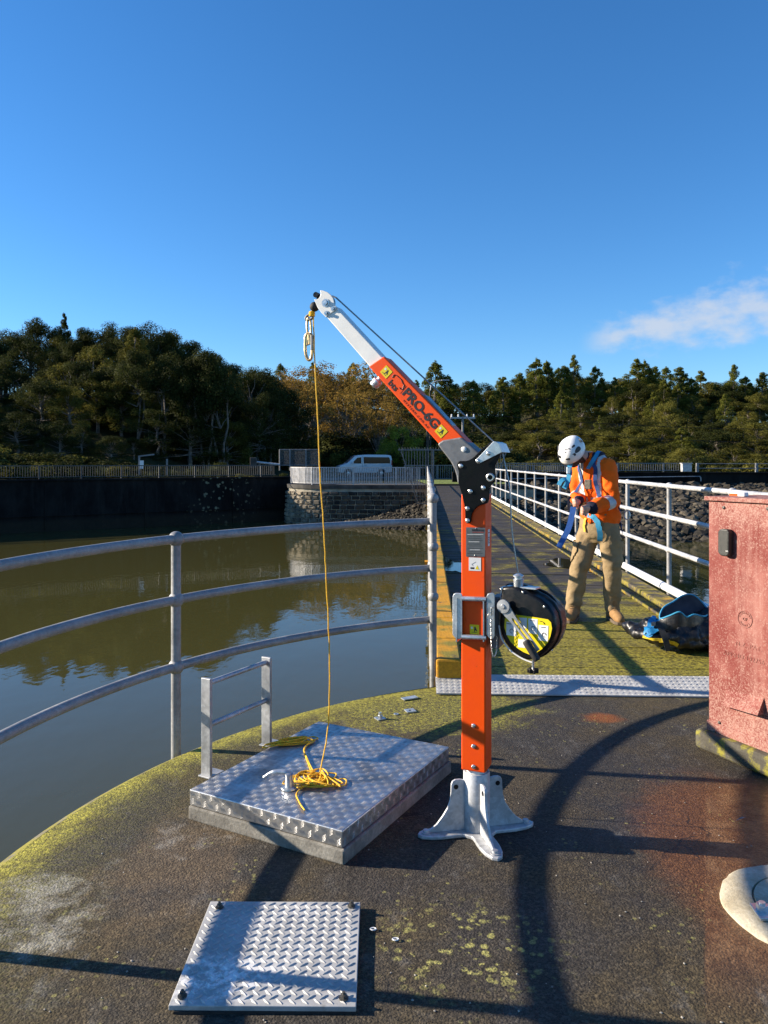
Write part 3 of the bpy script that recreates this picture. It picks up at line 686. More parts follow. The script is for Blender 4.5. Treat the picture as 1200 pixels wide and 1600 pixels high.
# ---- masonry pier at the end of the footbridge
pier = thing('masonry_pier', 'rounded basalt block pier with pale mortar at the far end of the footbridge', 'pier', (-1, 48, -2.3))
pp = [Vector((-6.15, 54, 0)), Vector((-6.15, 51.5, 0))]
for i in range(1, 9):
    a_ = PI - (PI/2)*i/8*0.96; pp.append(Vector((-3.15+3.0*math.cos(a_), 49.6-3.0*math.sin(a_)*1.0, 0)))
pp += [Vector((0, 46.45, 0)), Vector((3.5, 46.3, 0)), Vector((9, 46.3, 0))]
pp = [p if i < 2 else p for i, p in enumerate(pp)]
def offs(path, d):
    out = []
    for k, p in enumerate(path):
        q = (path[min(k+1, len(path)-1)]-path[max(k-1, 0)]).normalized(); out.append(p+Vector((q.y, -q.x, 0))*d*(-1))
    return out
# outward is to the water side
outw = -1
def pier_ring(d, z): return [q+Vector((0, 0, z)) for q in offs(pp, -d)]
lo, hi = pier_ring(0.34, -5), pier_ring(0.02, -0.12)
m = MB(); n = len(pp); m.add(lo+hi, [(i, i+1, n+i+1, n+i) for i in range(n-1)]); m.build('mortar_core', M_MORTAR, pier)
lo, hi = pier_ring(0.10, -0.14), pier_ring(0.10, 0.10); inn = pier_ring(-4.5, 0.10)
m = MB(); m.add(lo+hi+inn, [(i, i+1, n+i+1, n+i) for i in range(n-1)]+[(n+i, n+i+1, 2*n+i+1, 2*n+i) for i in range(n-1)]); m.build('cap', M_PIERC, pier)
# blocks
def stone_proto(k):
    m = MB(); r = random.Random(k); w, h, d = 1.0, 1.0, 0.16
    vs = []
    for (x, z) in ((-.5, -.5), (.5, -.5), (.5, .5), (-.5, .5)): vs.append((x+r.uniform(-.04, .04), 0.0, z+r.uniform(-.06, .06)))
    for (x, z) in ((-.38, -.34), (.38, -.34), (.38, .34), (-.38, .34)): vs.append((x+r.uniform(-.06, .06), -d*r.uniform(0.5, 1.0), z+r.uniform(-.08, .08)))
    m.add(vs, [(0, 1, 5, 4), (1, 2, 6, 5), (2, 3, 7, 6), (3, 0, 4, 7), (4, 5, 6, 7)]); return m
sp_ = []
lens = [0]
for i in range(1, n): lens.append(lens[-1]+(pp[i]-pp[i-1]).length)
def on_path(sv, d):
    for i in range(1, n):
        if sv <= lens[i]:
            f = (sv-lens[i-1])/(lens[i]-lens[i-1]); q = (pp[i]-pp[i-1]).normalized(); return pp[i-1].lerp(pp[i], f)+Vector((-q.y, q.x, 0))*(-d)*(-1)*(-1), q
    return pp[-1], (pp[-1]-pp[-2]).normalized()
z = -0.30; row = 0; cnt = 0
while z > -2.75:
    hgt = rnd.uniform(0.25, 0.33); sv = 1.2+rnd.uniform(0, 0.3)
    while sv < 15.5:
        w = rnd.uniform(0.36, 0.66); c, q = on_path(sv+w/2, 0)
        if c.x > 2.7 or (c.x > -0.5 and z < -1.6): break
        outn = Vector((q.y, -q.x, 0)); batter = 0.02+0.32*(-0.12-(z-hgt/2))/4.9
        loc = c+outn*(batter+0.005)+Vector((0, 0, z-hgt/2)); rz = math.atan2(q.y, q.x)
        if len(sp_) < 5:
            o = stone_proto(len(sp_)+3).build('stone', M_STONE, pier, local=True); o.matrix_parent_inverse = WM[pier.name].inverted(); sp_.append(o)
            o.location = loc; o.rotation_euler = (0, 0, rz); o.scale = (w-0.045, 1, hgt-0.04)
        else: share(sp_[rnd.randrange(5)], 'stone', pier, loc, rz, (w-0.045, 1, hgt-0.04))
        cnt += 1; sv += w
    z -= hgt
fpath = [q for q in pier_ring(-0.15, 0)]
fpath = fpath[2:]; fpath = fpath[:-2]+[Vector((2.3, 46.55, 0))]
picket_fence('pier_fence', 'pale upright-bar railing curving along the top of the stone pier, in front of the van', None, None, 0.10, 1.06, M_FENCEP, post=2.6, pitch=0.105, pw=0.046, path=fpath)

# ---- embankment and rubble
def emb(x):
    yw = lerp_table([(-5, 46.4), (1, 43.0), (6, 40.5), (14, 37.0), (40, 32.5), (80, 28)], x)
    yt = lerp_table([(-5, 46.7), (2, 46.6), (6, 50.2), (80, 50.2)], x); zt = lerp_table([(-5, -2.35), (-3, -2.2), (0, -1.5), (2.5, -0.55), (6, 0.0), (80, 0.0)], x); return yw, yt, zt
m = MB(); vs = []; fs = []; ex_ = [-5+0.5*i for i in range(171)]; K = 12
for x in ex_:
    yw, yt, zt = emb(x)
    for k in range(K+1):
        f = -0.25+1.25*k/K; y = yw+(yt-yw)*f; zz = WATER_Z+(zt-WATER_Z)*f
        vs.append((x, y, zz+0.12*mnoise.noise(Vector((x*0.9, y*0.9, 3)))))
for i in range(len(ex_)-1):
    for k in range(K): a_ = i*(K+1)+k; fs.append((a_, a_+K+1, a_+K+2, a_+1))
m.add(vs, fs); m.tone = [0.1]*len(vs); tag(m.build('embankment', M_ROCK, smooth=True, angle=80), kind='structure')
ico = [(0, 0, -1), (.72, -.53, -.45), (-.28, -.85, -.45), (-.89, 0, -.45), (-.28, .85, -.45), (.72, .53, -.45), (.28, -.85, .45), (-.72, -.53, .45), (-.72, .53, .45), (.28, .85, .45), (.89, 0, .45), (0, 0, 1)]
icf = [(0, 1, 2), (1, 0, 5), (0, 2, 3), (0, 3, 4), (0, 4, 5), (1, 5, 10), (2, 1, 6), (3, 2, 7), (4, 3, 8), (5, 4, 9), (1, 10, 6), (2, 6, 7), (3, 7, 8), (4, 8, 9), (5, 9, 10), (6, 10, 11), (7, 6, 11), (8, 7, 11), (9, 8, 11), (10, 9, 11)]
m = MB(); tone = []
for k in range(7600):
    x = rnd.uniform(-3.5, 30) if k < 6800 else rnd.uniform(30, 70); yw, yt, zt = emb(x); f = rnd.uniform(-0.06, 1.0)
    y = yw+(yt-yw)*f; zz = WATER_Z+(zt-WATER_Z)*f
    r = rnd.uniform(0.10, 0.24) if rnd.random() < 0.75 else rnd.uniform(0.22, 0.38)
    if x < 2.5: r *= 0.45
    E3 = Matrix.Rotation(rnd.uniform(0, 6.3), 3, 'Z') @ Matrix.Rotation(rnd.uniform(-.6, .6), 3, 'X')
    sx, sy, sz = r*rnd.uniform(.8, 1.4), r*rnd.uniform(.8, 1.3), r*rnd.uniform(.55, .9)
    c = Vector((x, y, zz+0.05*r))
    m.add([c+E3 @ Vector((p[0]*sx*rnd.uniform(.8, 1.2), p[1]*sy*rnd.uniform(.8, 1.2), p[2]*sz*rnd.uniform(.85, 1.15))) for p in ico], icf)
    q = rnd.random()**1.6*(0.55 if f < 0.12 else 1.0); tone += [q]*12
m.tone = tone; tag(m.build('riprap', M_ROCK), 'loose dark basalt rubble covering the far shore below the wall', 'rubble', kind='stuff')

# ---- right-hand crest wall with two fences
cw = thing('crest_wall', 'low dark concrete wall along the far shore on the right, above the rubble', 'wall', (20, 50.4, 0))
m = MB(); m.box((36, 50.6, 0.2), (63, 0.5, 1.1)); m.build('wall_face', M_BWALL, cw)
m = MB(); m.box((36, 50.55, 0.79), (63, 0.66, 0.09)); m.build('coping', M_BWALL, cw, bevel=0.02)
m = MB(); m.tube(smooth_path([P(800, 748, 50.1), P(960, 746, 50.1), P(1080, 744.5, 50.1), P(1093, 744.8, 50.1), P(1095, 748, 50.1), P(1095, 752, 50.1)], 4), 0.03, 6); m.build('conduit', M_GALV, cw)
picket_fence('crest_fence', 'pale grey picket fence on the far wall behind the worker', Vector((6.4, 50.55, 0)), Vector((20.0, 50.55, 0)), 0.835, 0.58, M_FENCE, pitch=0.15, pw=0.03, post=3.0)
rf = thing('rail_fence', 'thin two-rail fence with stout posts on the far wall at the right', 'fence', (28, 50.5, 0.8))
for zz in (1.38, 1.08):
    m = MB(); m.cyl((20.6, 50.5, zz), (60, 50.5, zz), 0.025, n=8); m.build('rail', M_FENCE, rf)
for x in (20.6, 24.5, 29, 33.5, 38):
    m = MB(); m.box((x, 50.5, 1.1), (0.16, 0.16, 0.66)); m.build('post', M_FENCE, rf, bevel=0.015)
eb = thing('meter_box', 'small pale box on the far wall at the end of the picket fence', 'box', (19.8, 50.2, 0.8))
m = MB(); m.box((19.75, 50.2, 1.12), (0.62, 0.34, 0.52)); m.build('body', M_RAILW, eb, bevel=0.03)
m = MB(); m.box((19.75, 50.2, 1.41), (0.7, 0.42, 0.05)); m.build('lid', M_RAILW, eb, bevel=0.01)
picket_fence('roadside_fence', 'grey picket fence crossing beyond the end of the footbridge', Vector((1.5, 56, 0)), Vector((14, 57, 0)), 0.18, 1.08, M_FENCE, pitch=0.16, pw=0.035, post=2.4)

# ---- palisade gateway at the far end of the footbridge
M_GATE = galv('dark_galvanised_palisade', 0.17, 0.55, 0.4)
gate = thing('palisade_gateway', 'spiked steel palisade gateway with splayed side screens at the far end of the footbridge', 'gate', B(1.2, 39, 0))
gy = 44.0
def gp(px, py): return P(px, py, gy)
def gbeam(a, b, w=0.05, name='bar', par=gate): m = MB(); m.beam(gp(*a), gp(*b), w, w, up=(0, 1, 0)); return m.build(name, M_GATE, par)
gbeam((677, 704), (677, 770), 0.09, 'post'); gbeam((737, 704), (737, 770), 0.09, 'post')
gbeam((622, 703), (800, 703), 0.06, 'header'); gbeam((626, 702), (653, 787), 0.05, 'slanted_edge'); gbeam((793, 702), (765, 770), 0.05, 'slanted_edge'); gbeam((640, 731), (677, 731), 0.05, 'mid_rail'); gbeam((652, 787), (672, 787), 0.05, 'bottom_rail')
px = 630
while px < 676:
    yb = 702+(px-626)/27*85 if px < 652 else 787
    gbeam((px, 700), (px, min(787, yb)), 0.03, 'paling'); px += 4.4
px = 741
while px < 792:
    yb = 770-(px-765)/28*66 if px > 765 else 770
    gbeam((px, 700), (px, max(703, yb)), 0.03, 'paling'); px += 4.6
m = MB()
px = 624
while px < 800:
    c = gp(px, 703); m.cyl(c, c+Vector((0, 0, 0.16)), 0.022, 0.003, 5); px += 4.4
for i in range(16):
    f = i/15; c = gp(626+27*f, 702+85*f); m.cyl(c, c+Vector((-0.15, -0.02, 0.05)), 0.018, 0.003, 5)
tag(m.build('spikes', M_GATE, gate), kind='stuff')
mp = thing('mesh_panel', 'grey wire mesh fence panel by the road, left of the van', 'fence', P(468, 728, 52))
for (a, b) in (((437, 702), (437, 735)), ((453, 702), (453, 735)), ((478, 702), (478, 735)), ((498, 702), (498, 735))):
    m = MB(); m.cyl(P(*a, 52), P(*b, 52), 0.045, n=8); m.build('post', M_FENCE, mp)
for y in (702.5, 727):
    m = MB(); m.cyl(P(437, y, 52), P(498, y, 52), 0.03, n=8); m.build('rail', M_FENCE, mp)
m = MB()
for i in range(44): m.cyl(P(437.7+i*1.38, 702.5, 52), P(437.7+i*1.38, 727, 52), 0.006, n=4)
for i in range(18): m.cyl(P(437, 703.5+i*1.35, 52), P(498, 703.5+i*1.35, 52), 0.006, n=4)
tag(m.build('wire_mesh', M_FENCE, mp), kind='stuff')
bar = thing('road_barrier', 'pale horizontal pole barrier across the road behind the black wall', 'barrier', P(420, 726, 51))
m = MB(); m.cyl(P(401, 722, 51), P(437, 726, 51), 0.07, n=8); m.build('pole', M_FENCEP, bar)
m = MB(); m.box(P(396, 723, 51), (0.4, 0.4, 0.7)); m.build('pedestal', M_PIERC, bar, bevel=0.03)
sg = thing('notice_post', 'small white notice on a post behind the shore fence', 'sign', P(221, 738, 46))
m = MB(); m.beam(P(217.5, 712, 46), P(217.5, 742, 46), 0.09, 0.09); m.build('post', M_FENCE, sg)
m = MB(); m.beam(P(216, 713, 46), P(241, 710, 46), 0.05, 0.08); m.build('arm', M_FENCE, sg)
m = MB(); m.box(P(221.5, 726, 45.9), (0.22, 0.03, 0.5)); m.build('notice', M_WHITE, sg)
sg2 = thing('plain_post', 'bare grey post standing behind the shore fence', 'post', P(261, 738, 46))
m = MB(); m.beam(P(261, 717, 46), P(261, 742, 46), 0.09, 0.09); m.build('post_shaft', M_FENCE, sg2)

# ================================================================== TREES
def leaf_cloud(m, tone, c, rad, n, size, r, flat=0.0, base=0.0, up=0.25):
    """n leaf sprays over an ellipsoid; light and dark by height in the clump is left to the light, tone is the leaf's own colour"""
    for _ in range(n):
        while True:
            d = Vector((r.uniform(-1, 1), r.uniform(-1, 1), r.uniform(-1, 1)))
            if 0.05 < d.length < 1: break
        d.normalize(); k = r.uniform(0.55, 1.06)
        p = Vector((c[0]+d.x*rad[0]*k, c[1]+d.y*rad[1]*k, c[2]+d.z*rad[2]*k))
        nrm = (d+Vector((r.uniform(-.7, .7), r.uniform(-.7, .7), r.uniform(-.5, .7)+up))).normalized()
        s, u, _d = frame_of(nrm); a = r.uniform(0, 6.28); s2 = s*math.cos(a)+u*math.sin(a); u2 = nrm.cross(s2)
        w = size*r.uniform(0.6, 1.3); h = w*r.uniform(0.45, 0.8); b = nrm*(w*r.uniform(-.18, .18))
        m.add([p-s2*w*0.5, p-u2*h*0.5+b, p+s2*w*0.5, p+u2*h*0.5+b], [(0, 1, 2, 3)])
        q = min(1, max(0, base+r.gauss(0, 0.22))); tone += [q]*4
def limb(m, a, b, r0, r1, r, n=6, wob=0.12):
    a, b = Vector(a), Vector(b); L = (b-a).length; pts = []; rs = []
    for i in range(6):
        f = i/5; p = a.lerp(b, f)
        if 0 < i < 5: p += Vector((r.uniform(-1, 1), r.uniform(-1, 1), r.uniform(-.4, .4)))*wob*L*0.35
        pts.append(p); rs.append(r0+(r1-r0)*f)
    m.tube(pts, rs, n)
def tree_proto(kind, seed):
    """unit tree about 10 m tall, local coordinates"""
    r = random.Random(seed); lm = MB(); tone = []; tm = MB()
    if kind == 'kanuka':
        k = r.choice((2, 3, 3)); tops = []
        for i in range(k):
            a = r.uniform(0, 6.28); e = Vector((math.cos(a)*r.uniform(0.6, 1.7), math.sin(a)*r.uniform(0.6, 1.7), r.uniform(6.0, 7.4)))
            limb(tm, (math.cos(a)*0.15, math.sin(a)*0.15, -0.5), e, 0.17, 0.07, r); tops.append(e)
        for i in range(20):
            a = r.uniform(0, 6.28); d = r.uniform(0.2, 2.7); h = 8.7-0.30*d*d+r.uniform(-1.7, 0.7)
            c = (math.cos(a)*d, math.sin(a)*d, h); e = min(tops, key=lambda q: (q-Vector(c)).length)
            limb(tm, e-Vector((0, 0, 0.8)), c, 0.06, 0.02, r, 5)
            leaf_cloud(lm, tone, c, (r.uniform(0.8, 1.35), r.uniform(0.8, 1.35), r.uniform(0.7, 1.05)), 480, 0.18, r, base=r.uniform(0.1, 0.7))
        for i in range(5):
            a = r.uniform(0, 6.28); d = r.uniform(1.2, 2.6); c = (math.cos(a)*d, math.sin(a)*d, r.uniform(4.4, 6.6))
            leaf_cloud(lm, tone, c, (r.uniform(.8, 1.3), r.uniform(.8, 1.3), r.uniform(0.45, 0.7)), 240, 0.26, r, base=r.uniform(0.1, 0.4)); limb(tm, (0, 0, 4), c, 0.05, 0.02, r, 5)
    elif kind == 'dome':
        limb(tm, (0, 0, -0.5), (0.2, 0, 6.0), 0.24, 0.10, r)
        for i in range(40):
            a = r.uniform(0, 6.28); v = r.uniform(-0.12, 1.0); rr = 3.1*math.sqrt(max(0.03, 1-v*v))*r.uniform(0.5, 1.0)*(1+0.25*math.sin(2*a+seed))
            c = (math.cos(a)*rr, math.sin(a)*rr, 2.6+6.4*v+r.uniform(-.6, .6))
            leaf_cloud(lm, tone, c, (r.uniform(.65, 1.25), r.uniform(.65, 1.25), r.uniform(0.6, 1.1)), 330, 0.18, r, base=r.uniform(0.05, 0.75))
            limb(tm, (0, 0, 3+3*v), c, 0.06, 0.02, r, 5)
    elif kind == 'cone':
        limb(tm, (0, 0, -0.5), (0, 0, 9.4), 0.2, 0.03, r, wob=0.03)
        for i in range(56):
            f = (i+r.random())/56; a = i*2.4+r.uniform(-.7, .7); rr = (2.3*(1-f)**0.62+0.10)*r.uniform(0.45, 1.2)
            h = 1.2+8.4*f+r.uniform(-.3, .3); c = (math.cos(a)*rr*0.8, math.sin(a)*rr*0.8, h); q = (0.36+0.6*(1-f))*r.uniform(0.7, 1.2)
            leaf_cloud(lm, tone, c, (0.80*q, 0.80*q, 0.95*q), 170, 0.17, r, base=r.uniform(0.2, 0.75), up=0.1)
            limb(tm, (0, 0, h-0.4), c, 0.035, 0.012, r, 4)
        leaf_cloud(lm, tone, (0, 0, 9.7), (0.14, 0.14, 0.55), 60, 0.16, r, base=0.5)
    elif kind == 'autumn':
        limb(tm, (0, 0, -0.5), (0, 0, 3.0), 0.22, 0.16, r)
        for i in range(22):
            a = r.uniform(0, 6.28); d = r.uniform(0.8, 3.3); h = r.uniform(5.0, 9.7)-0.25*d; e = Vector((math.cos(a)*d, math.sin(a)*d, h))
            limb(tm, (0, 0, r.uniform(2, 4.5)), e, 0.06, 0.015, r, 5)
            for j in range(3):
                e2 = e+Vector((r.uniform(-1, 1), r.uniform(-1, 1), r.uniform(-.3, 1.3))); limb(tm, e-Vector((0, 0, .3)), e2, 0.02, 0.006, r, 4)
                leaf_cloud(lm, tone, e2, (r.uniform(.5, .95), r.uniform(.5, .95), r.uniform(.4, .8)), 70, 0.21, r, base=r.uniform(0.1, 0.85))
    elif kind == 'lime':
        limb(tm, (0, 0, -0.5), (0, 0, 5), 0.2, 0.08, r)
        for i in range(30):
            a = r.uniform(0, 6.28); v = r.uniform(0.0, 1.0); rr = 4.2*math.sqrt(max(0.05, 1-(v*0.95)**2))*r.uniform(0.4, 1.0); c = (math.cos(a)*rr, math.sin(a)*rr, 2.0+7.6*v)
            leaf_cloud(lm, tone, c, (r.uniform(.8, 1.3), r.uniform(.8, 1.3), r.uniform(.8, 1.2)), 190, 0.26, r, base=r.uniform(0.2, 0.8)); limb(tm, (0, 0, 2+3*v), c, 0.05, 0.015, r, 4)
    elif kind == 'shrub':
        for i in range(16):
            a = r.uniform(0, 6.28); d = r.uniform(0, 3.4); c = (math.cos(a)*d, math.sin(a)*d, r.uniform(1.0, 7.5)*(1-0.12*d)); limb(tm, (math.cos(a)*0.4, math.sin(a)*0.4, -0.5), c, 0.09, 0.02, r, 4)
            leaf_cloud(lm, tone, c, (r.uniform(1.3, 2.1), r.uniform(1.3, 2.1), r.uniform(1.0, 1.7)), 190, 0.48, r, base=r.uniform(0.1, 0.7))
    elif kind == 'flax':
        for i in range(46):
            a = r.uniform(0, 6.28); L = r.uniform(6, 10); lean = r.uniform(0.1, 0.8); w = 0.5; p0 = Vector((math.cos(a)*0.5, math.sin(a)*0.5, -0.3)); s = Vector((-math.sin(a), math.cos(a), 0))
            q = Vector((math.cos(a)*lean*L*0.45, math.sin(a)*lean*L*0.45, L*0.72)); e = Vector((math.cos(a)*lean*L, math.sin(a)*lean*L, L*(1-0.45*lean)))
            lm.add([p0-s*w*.5, p0+s*w*.5, q+s*w*.45, q-s*w*.45, e], [(0, 1, 2, 3), (3, 2, 4)]); tone += [r.uniform(0, 1)]*5
        tm.cyl((0, 0, -0.5), (0, 0, 1.2), 0.5, 0.3, 6)
    lm.tone = tone
    return lm, tm
PROTO = {}
def proto(kind, seed, mat):
    key = (kind, seed, mat.name)
    if key not in PROTO:
        lm, tm = tree_proto(kind, seed); me = []
        for mb, mt, nm in ((lm, mat, 'crown'), (tm, M_BARK, 'trunk')):
            d = bpy.data.meshes.new(nm+'_'+kind); d.from_pydata(mb.v, [], mb.f); d.materials.append(mt)
            if mb.tone: at = d.attributes.new('tone', 'FLOAT', 'POINT'); at.data.foreach_set('value', mb.tone)
            me.append(d)
        PROTO[key] = me
    return PROTO[key]
def plant(name, kind, seed, mat, x, y, top, wid, label, cat, group, lean=0.0, z=None):
    """stand a tree at (x, y) so that its top reaches height `top`; wid scales its spread"""
    z = hill(x, y)-0.1 if z is None else z; h = max(1.0, top-z)/10.0
    t = thing(name, label, cat, (x, y, z), group); t.rotation_euler = (lean*rnd.uniform(-1, 1), lean*rnd.uniform(-1, 1), rnd.uniform(0, 6.28)); t.scale = (h*wid, h*wid, h)
    for d, nm in zip(proto(kind, seed, mat), ('crown', 'trunk')):
        o = bpy.data.objects.new(nm, d); COL.objects.link(o); o.parent = t
    return t
KN = [('kanuka', s) for s in (1, 2, 3)]; DM = [('dome', s) for s in (11, 12, 13)]; CN = [('cone', s) for s in (21, 22, 23, 24, 25)]
def sky_z(px, y, drop=0.0): return EYE+(HOR-lerp_table(SKY_T, px)-drop)/F*y
# where a tree stands, told by things one can find
USED = {}
def once(s):
    USED[s] = USED.get(s, 0)+1; k = USED[s]
    return s if k == 1 else s+(', second one', ', third one', ', fourth one', ', fifth one', ', sixth one', ', seventh one', ', eighth one')[min(k-2, 7)]
def wherel(px, back, k):
    z = [(20, 'at the left picture edge'), (75, 'near the left edge'), (130, 'under the thin spire tree'), (190, 'under the hill hump'), (245, 'above the notice post'), (300, 'right of the bare post'), (350, 'above the pale wall spots'), (600, 'above the road')]
    r = {0: 'on the left skyline', 3: 'just under the left skyline', 8: 'high on the left hill', 13: 'mid left hill', 18: 'low on the left hill', 23: 'at left hill foot'}[back]
    return once(('flat-topped dark tree ' if k == 'kanuka' else 'rounded dark tree ')+r+', '+[t for a, t in z if px < a][0])
def wherer(px, back, what):
    z = [(440, 'beside the left hill'), (490, 'left of the hanging rope'), (540, 'right of the hanging rope'), (590, 'below the white boom'), (640, 'behind the orange boom'), (690, 'above the spiked gateway'), (735, 'by the power pole'), (790, 'behind the mast head'), (835, 'right of the mast head'), (870, 'left of the white helmet'), (910, 'above the white helmet'), (960, 'above the worker shoulder'), (1010, 'right of the worker'), (1060, 'left of the pale meter box'), (1105, 'above the pale meter box'), (1150, 'above the cabinet edge'), (1205, 'above the red cabinet'), (9999, 'at the right picture edge')]
    r = {-1: '', 2: ' on the far skyline', 6: ' just under the far skyline', 14: ' high on the far slope', 26: ' on the upper far slope', 38: ' on the lower far slope', 48: ' low on the far slope', 56: ' at the far slope foot', 90: ' behind the far fence', 95: ' beyond the road'}[back]
    return once(what+r+', '+[t for a, t in z if px < a][0])
def shrubl(px, dd):
    z = [(0, 'at the left edge'), (60, 'in from the left edge'), (120, 'below the spire tree'), (180, 'left of the notice post'), (240, 'at the notice post'), (300, 'right of the bare post'), (350, 'above the pale wall spots'), (999, 'near the road barrier')]
    return once({1.8: 'low shrub right behind the shore fence, ', 4.0: 'waist-high shrub on the left bank, ', 7.5: 'taller shrub higher up the left bank, '}[dd]+[t for a, t in z if px < a][0])
def autl(px, yt):
    return once(('golden autumn tree seen through a gap in the left bush, '+('left gap' if px < 330 else 'right gap')) if px < 400 else ('tall ' if yt < 600 else 'lower ')+'golden-brown autumn tree, '+[t for a, t in ((480, 'left of the hanging rope'), (535, 'right of the hanging rope'), (575, 'below the white boom'), (620, 'behind the orange boom'), (999, 'above the lime willows')) if px < a][0])
# left hillside, ridge to shore
rows = [(0.0, 34, 'ridge'), (9, 46, 'mid'), (18, 44, 'mid'), (26, 40, 'low')]
def left_row(back, step, drop0, drop1, kinds, mat, wid, group, label):
    px = -200+rnd.uniform(0, step)
    while px < 415:
        zr = lerp_table(RIDGE_T, px)*(1.0 if px < 330 else 0.86); y = max(zr-back+rnd.uniform(-2, 2), 50.0+rnd.uniform(0, 2)) if px > 250 else max(zr-back+rnd.uniform(-2, 2), 36+px*0.03)
        x = (px-600)/F*y
        if y > crest(x)+3.0:
            k, s_ = rnd.choice(kinds); tz = sky_z(px, y, rnd.uniform(drop0, drop1))
            if y < 57: tz = min(tz, max(1.6, 0.27*(-6-x)))
            plant('bush_tree', k, s_, mat if rnd.random() < 0.75 else ML_OLIVE, x, y, tz, wid*rnd.uniform(0.85, 1.2), wherel(px, back, k), 'tree', group, 0.06)
        px += step*rnd.uniform(0.75, 1.25)
G1 = 'trees of the dark left hillside'; L1 = 'dark evergreen tree in the dense shaded bush on the left hillside'
left_row(0, 32, -4, 12, KN+DM, ML_DARK, 1.05, G1, L1)
left_row(3, 36, 14, 26, DM, ML_DARK, 1.25, G1, L1)
left_row(8, 36, 26, 48, KN+DM, ML_DARK, 1.1, G1, L1)
left_row(13, 38, 50, 80, DM+KN[:1], ML_DARK, 1.3, G1, L1)
left_row(18, 40, 84, 112, DM, ML_DARK, 1.5, G1, L1)
left_row(23, 40, 112, 140, DM, ML_DARK, 1.7, G1, L1)
plant('spire_tree', 'cone', 22, ML_DARK, (101-600)/F*80, 80, sky_z(101, 80, -9), 0.7, 'thin spire-topped tree standing above the left ridge', 'tree', None)
plant('bright_bush', 'lime', 31, ML_OLIVE, (140-600)/F*66, 66, P(0, 540, 66).z, 1.0, 'rounded yellow-green tree catching light below the left ridge', 'tree', None)
plant('grey_tree', 'cone', 21, ML_OLIVE, (212-600)/F*70, 70, P(0, 512, 70).z, 1.35, 'greyish broad cone-shaped tree on the left ridge', 'tree', None)
# slender pale trunks standing in front of the dark
for i, (px, yb, yt) in enumerate(((214, 655, 560), (258, 660, 560), (322, 665, 560), (300, 640, 575), (345, 640, 575))):
    y = 60; plant('slender_tree', 'kanuka', 1+i % 3, ML_DARK, (px-600)/F*y, y, P(0, yt-18, y).z, 0.75, ('leftmost slender pale-trunked tree before the dark bush, above the notice post', 'slender pale-trunked tree before the dark bush, above the bare grey post', 'slender forked pale tree before the dark bush, left of the golden gap', 'slender tree between the two posts and the golden gap', 'rightmost slender pale-trunked tree before the dark bush, by the golden gap')[i], 'tree', 'slender trees on the left bank')
for px, yt, y, k in ((392, 572, 70, 0), (412, 576, 74, 1), (432, 584, 78, 2), (446, 600, 80, 0), (422, 610, 70, 1), (404, 606, 66, 2)):
    plant('bush_tree', 'dome', 11+k, ML_DARK, (px-600)/F*y, y, P(0, yt, y).z, 0.95, once('rounded dark tree where the left hill runs out, '+('on the skyline' if yt < 590 else 'below the skyline')), 'tree', G1)
# shrubs and flax along the left shore
px = -200
while px < 440:
    for dd, hh in ((1.8, 1.5), (4.0, 2.6), (7.5, 3.2)):
        pq = px+rnd.uniform(-14, 14); y = 40.0
        for _ in range(8): y = crest((pq-600)/F*y)+dd+rnd.uniform(0, 1.2)
        x = (pq-600)/F*y
        if pq > 385 and dd > 3: continue
        plant('shrub', 'shrub', rnd.choice((41, 42, 43)), rnd.choice((ML_DARK, ML_OLIVE, ML_DARK)), x, y, min(hill(x, y)+hh*rnd.uniform(0.7, 1.5), max(0.8, 0.2*(-6-x))), rnd.uniform(1.3, 2.0), shrubl(pq, dd), 'shrub', 'shrubs on the left bank')
    px += 30
for i, px in enumerate((232, 250, 268, 300, 318, 332, 346, 160, 90)):
    y = 50.0
    for _ in range(8): y = crest((px-600)/F*y)+1.6
    x = (px-600)/F*y; plant('flax_bush', 'flax', 51+i % 2, ML_FLAX, x, y, hill(x, y)+rnd.uniform(1.0, 1.7), 0.8, 'spiky flax clump on the left bank, '+('left of the notice post', 'right of the notice post', 'right of the bare post', 'below the forked slender tree', 'above the first pale wall spots', 'above the thickest pale wall spots', 'above the last pale wall spots', 'well left of the notice post', 'far left, above the plain black wall')[i], 'shrub', 'flax clumps on the left bank')
# far ridge and right-hand forest
G2 = 'trees of the sunlit forest on the right'; L2 = 'rounded olive-green tree in the dense forest beyond the far shore'; L3 = 'pointed cone-shaped evergreen rising from the forest beyond the far shore'
def right_row(back, step, drop0, drop1, px0, px1, pcone, wid):
    px = px0+rnd.uniform(0, step)
    while px < px1:
        zr = lerp_table(RIDGE_T, px); y = zr-back+rnd.uniform(-3, 3); x = (px-600)/F*y; dr = rnd.uniform(drop0, drop1)
        if rnd.random() < pcone:
            k, s_ = rnd.choice(CN); plant('conical_tree', k, s_, ML_CONE, x, y, sky_z(px, y, dr-rnd.uniform(4, 16)), wid*rnd.uniform(0.9, 1.25), wherer(px, back, 'pointed dark-green conifer'), 'tree', 'pointed evergreens on the right')
        else:
            k, s_ = rnd.choice(DM+KN[:1]); plant('forest_tree', k, s_, rnd.choice((ML_OLIVE, ML_DARK, ML_OLIVE)), x, y, sky_z(px, y, dr+4), wid*rnd.uniform(1.0, 1.4), wherer(px, back, 'rounded olive-green tree'), 'tree', G2, 0.05)
        px += step*rnd.uniform(0.7, 1.3)
right_row(2, 22, 2, 14, 395, 1290, 0.35, 1.35)
right_row(6, 24, 14, 24, 395, 1290, 0.0, 1.7)
right_row(14, 28, 18, 38, 640, 1300, 0.30, 1.3)
right_row(26, 30, 36, 60, 640, 1300, 0.22, 1.35)
right_row(38, 32, 62, 84, 660, 1310, 0.12, 1.5)
right_row(48, 30, 80, 102, 690, 1310, 0.06, 1.8)
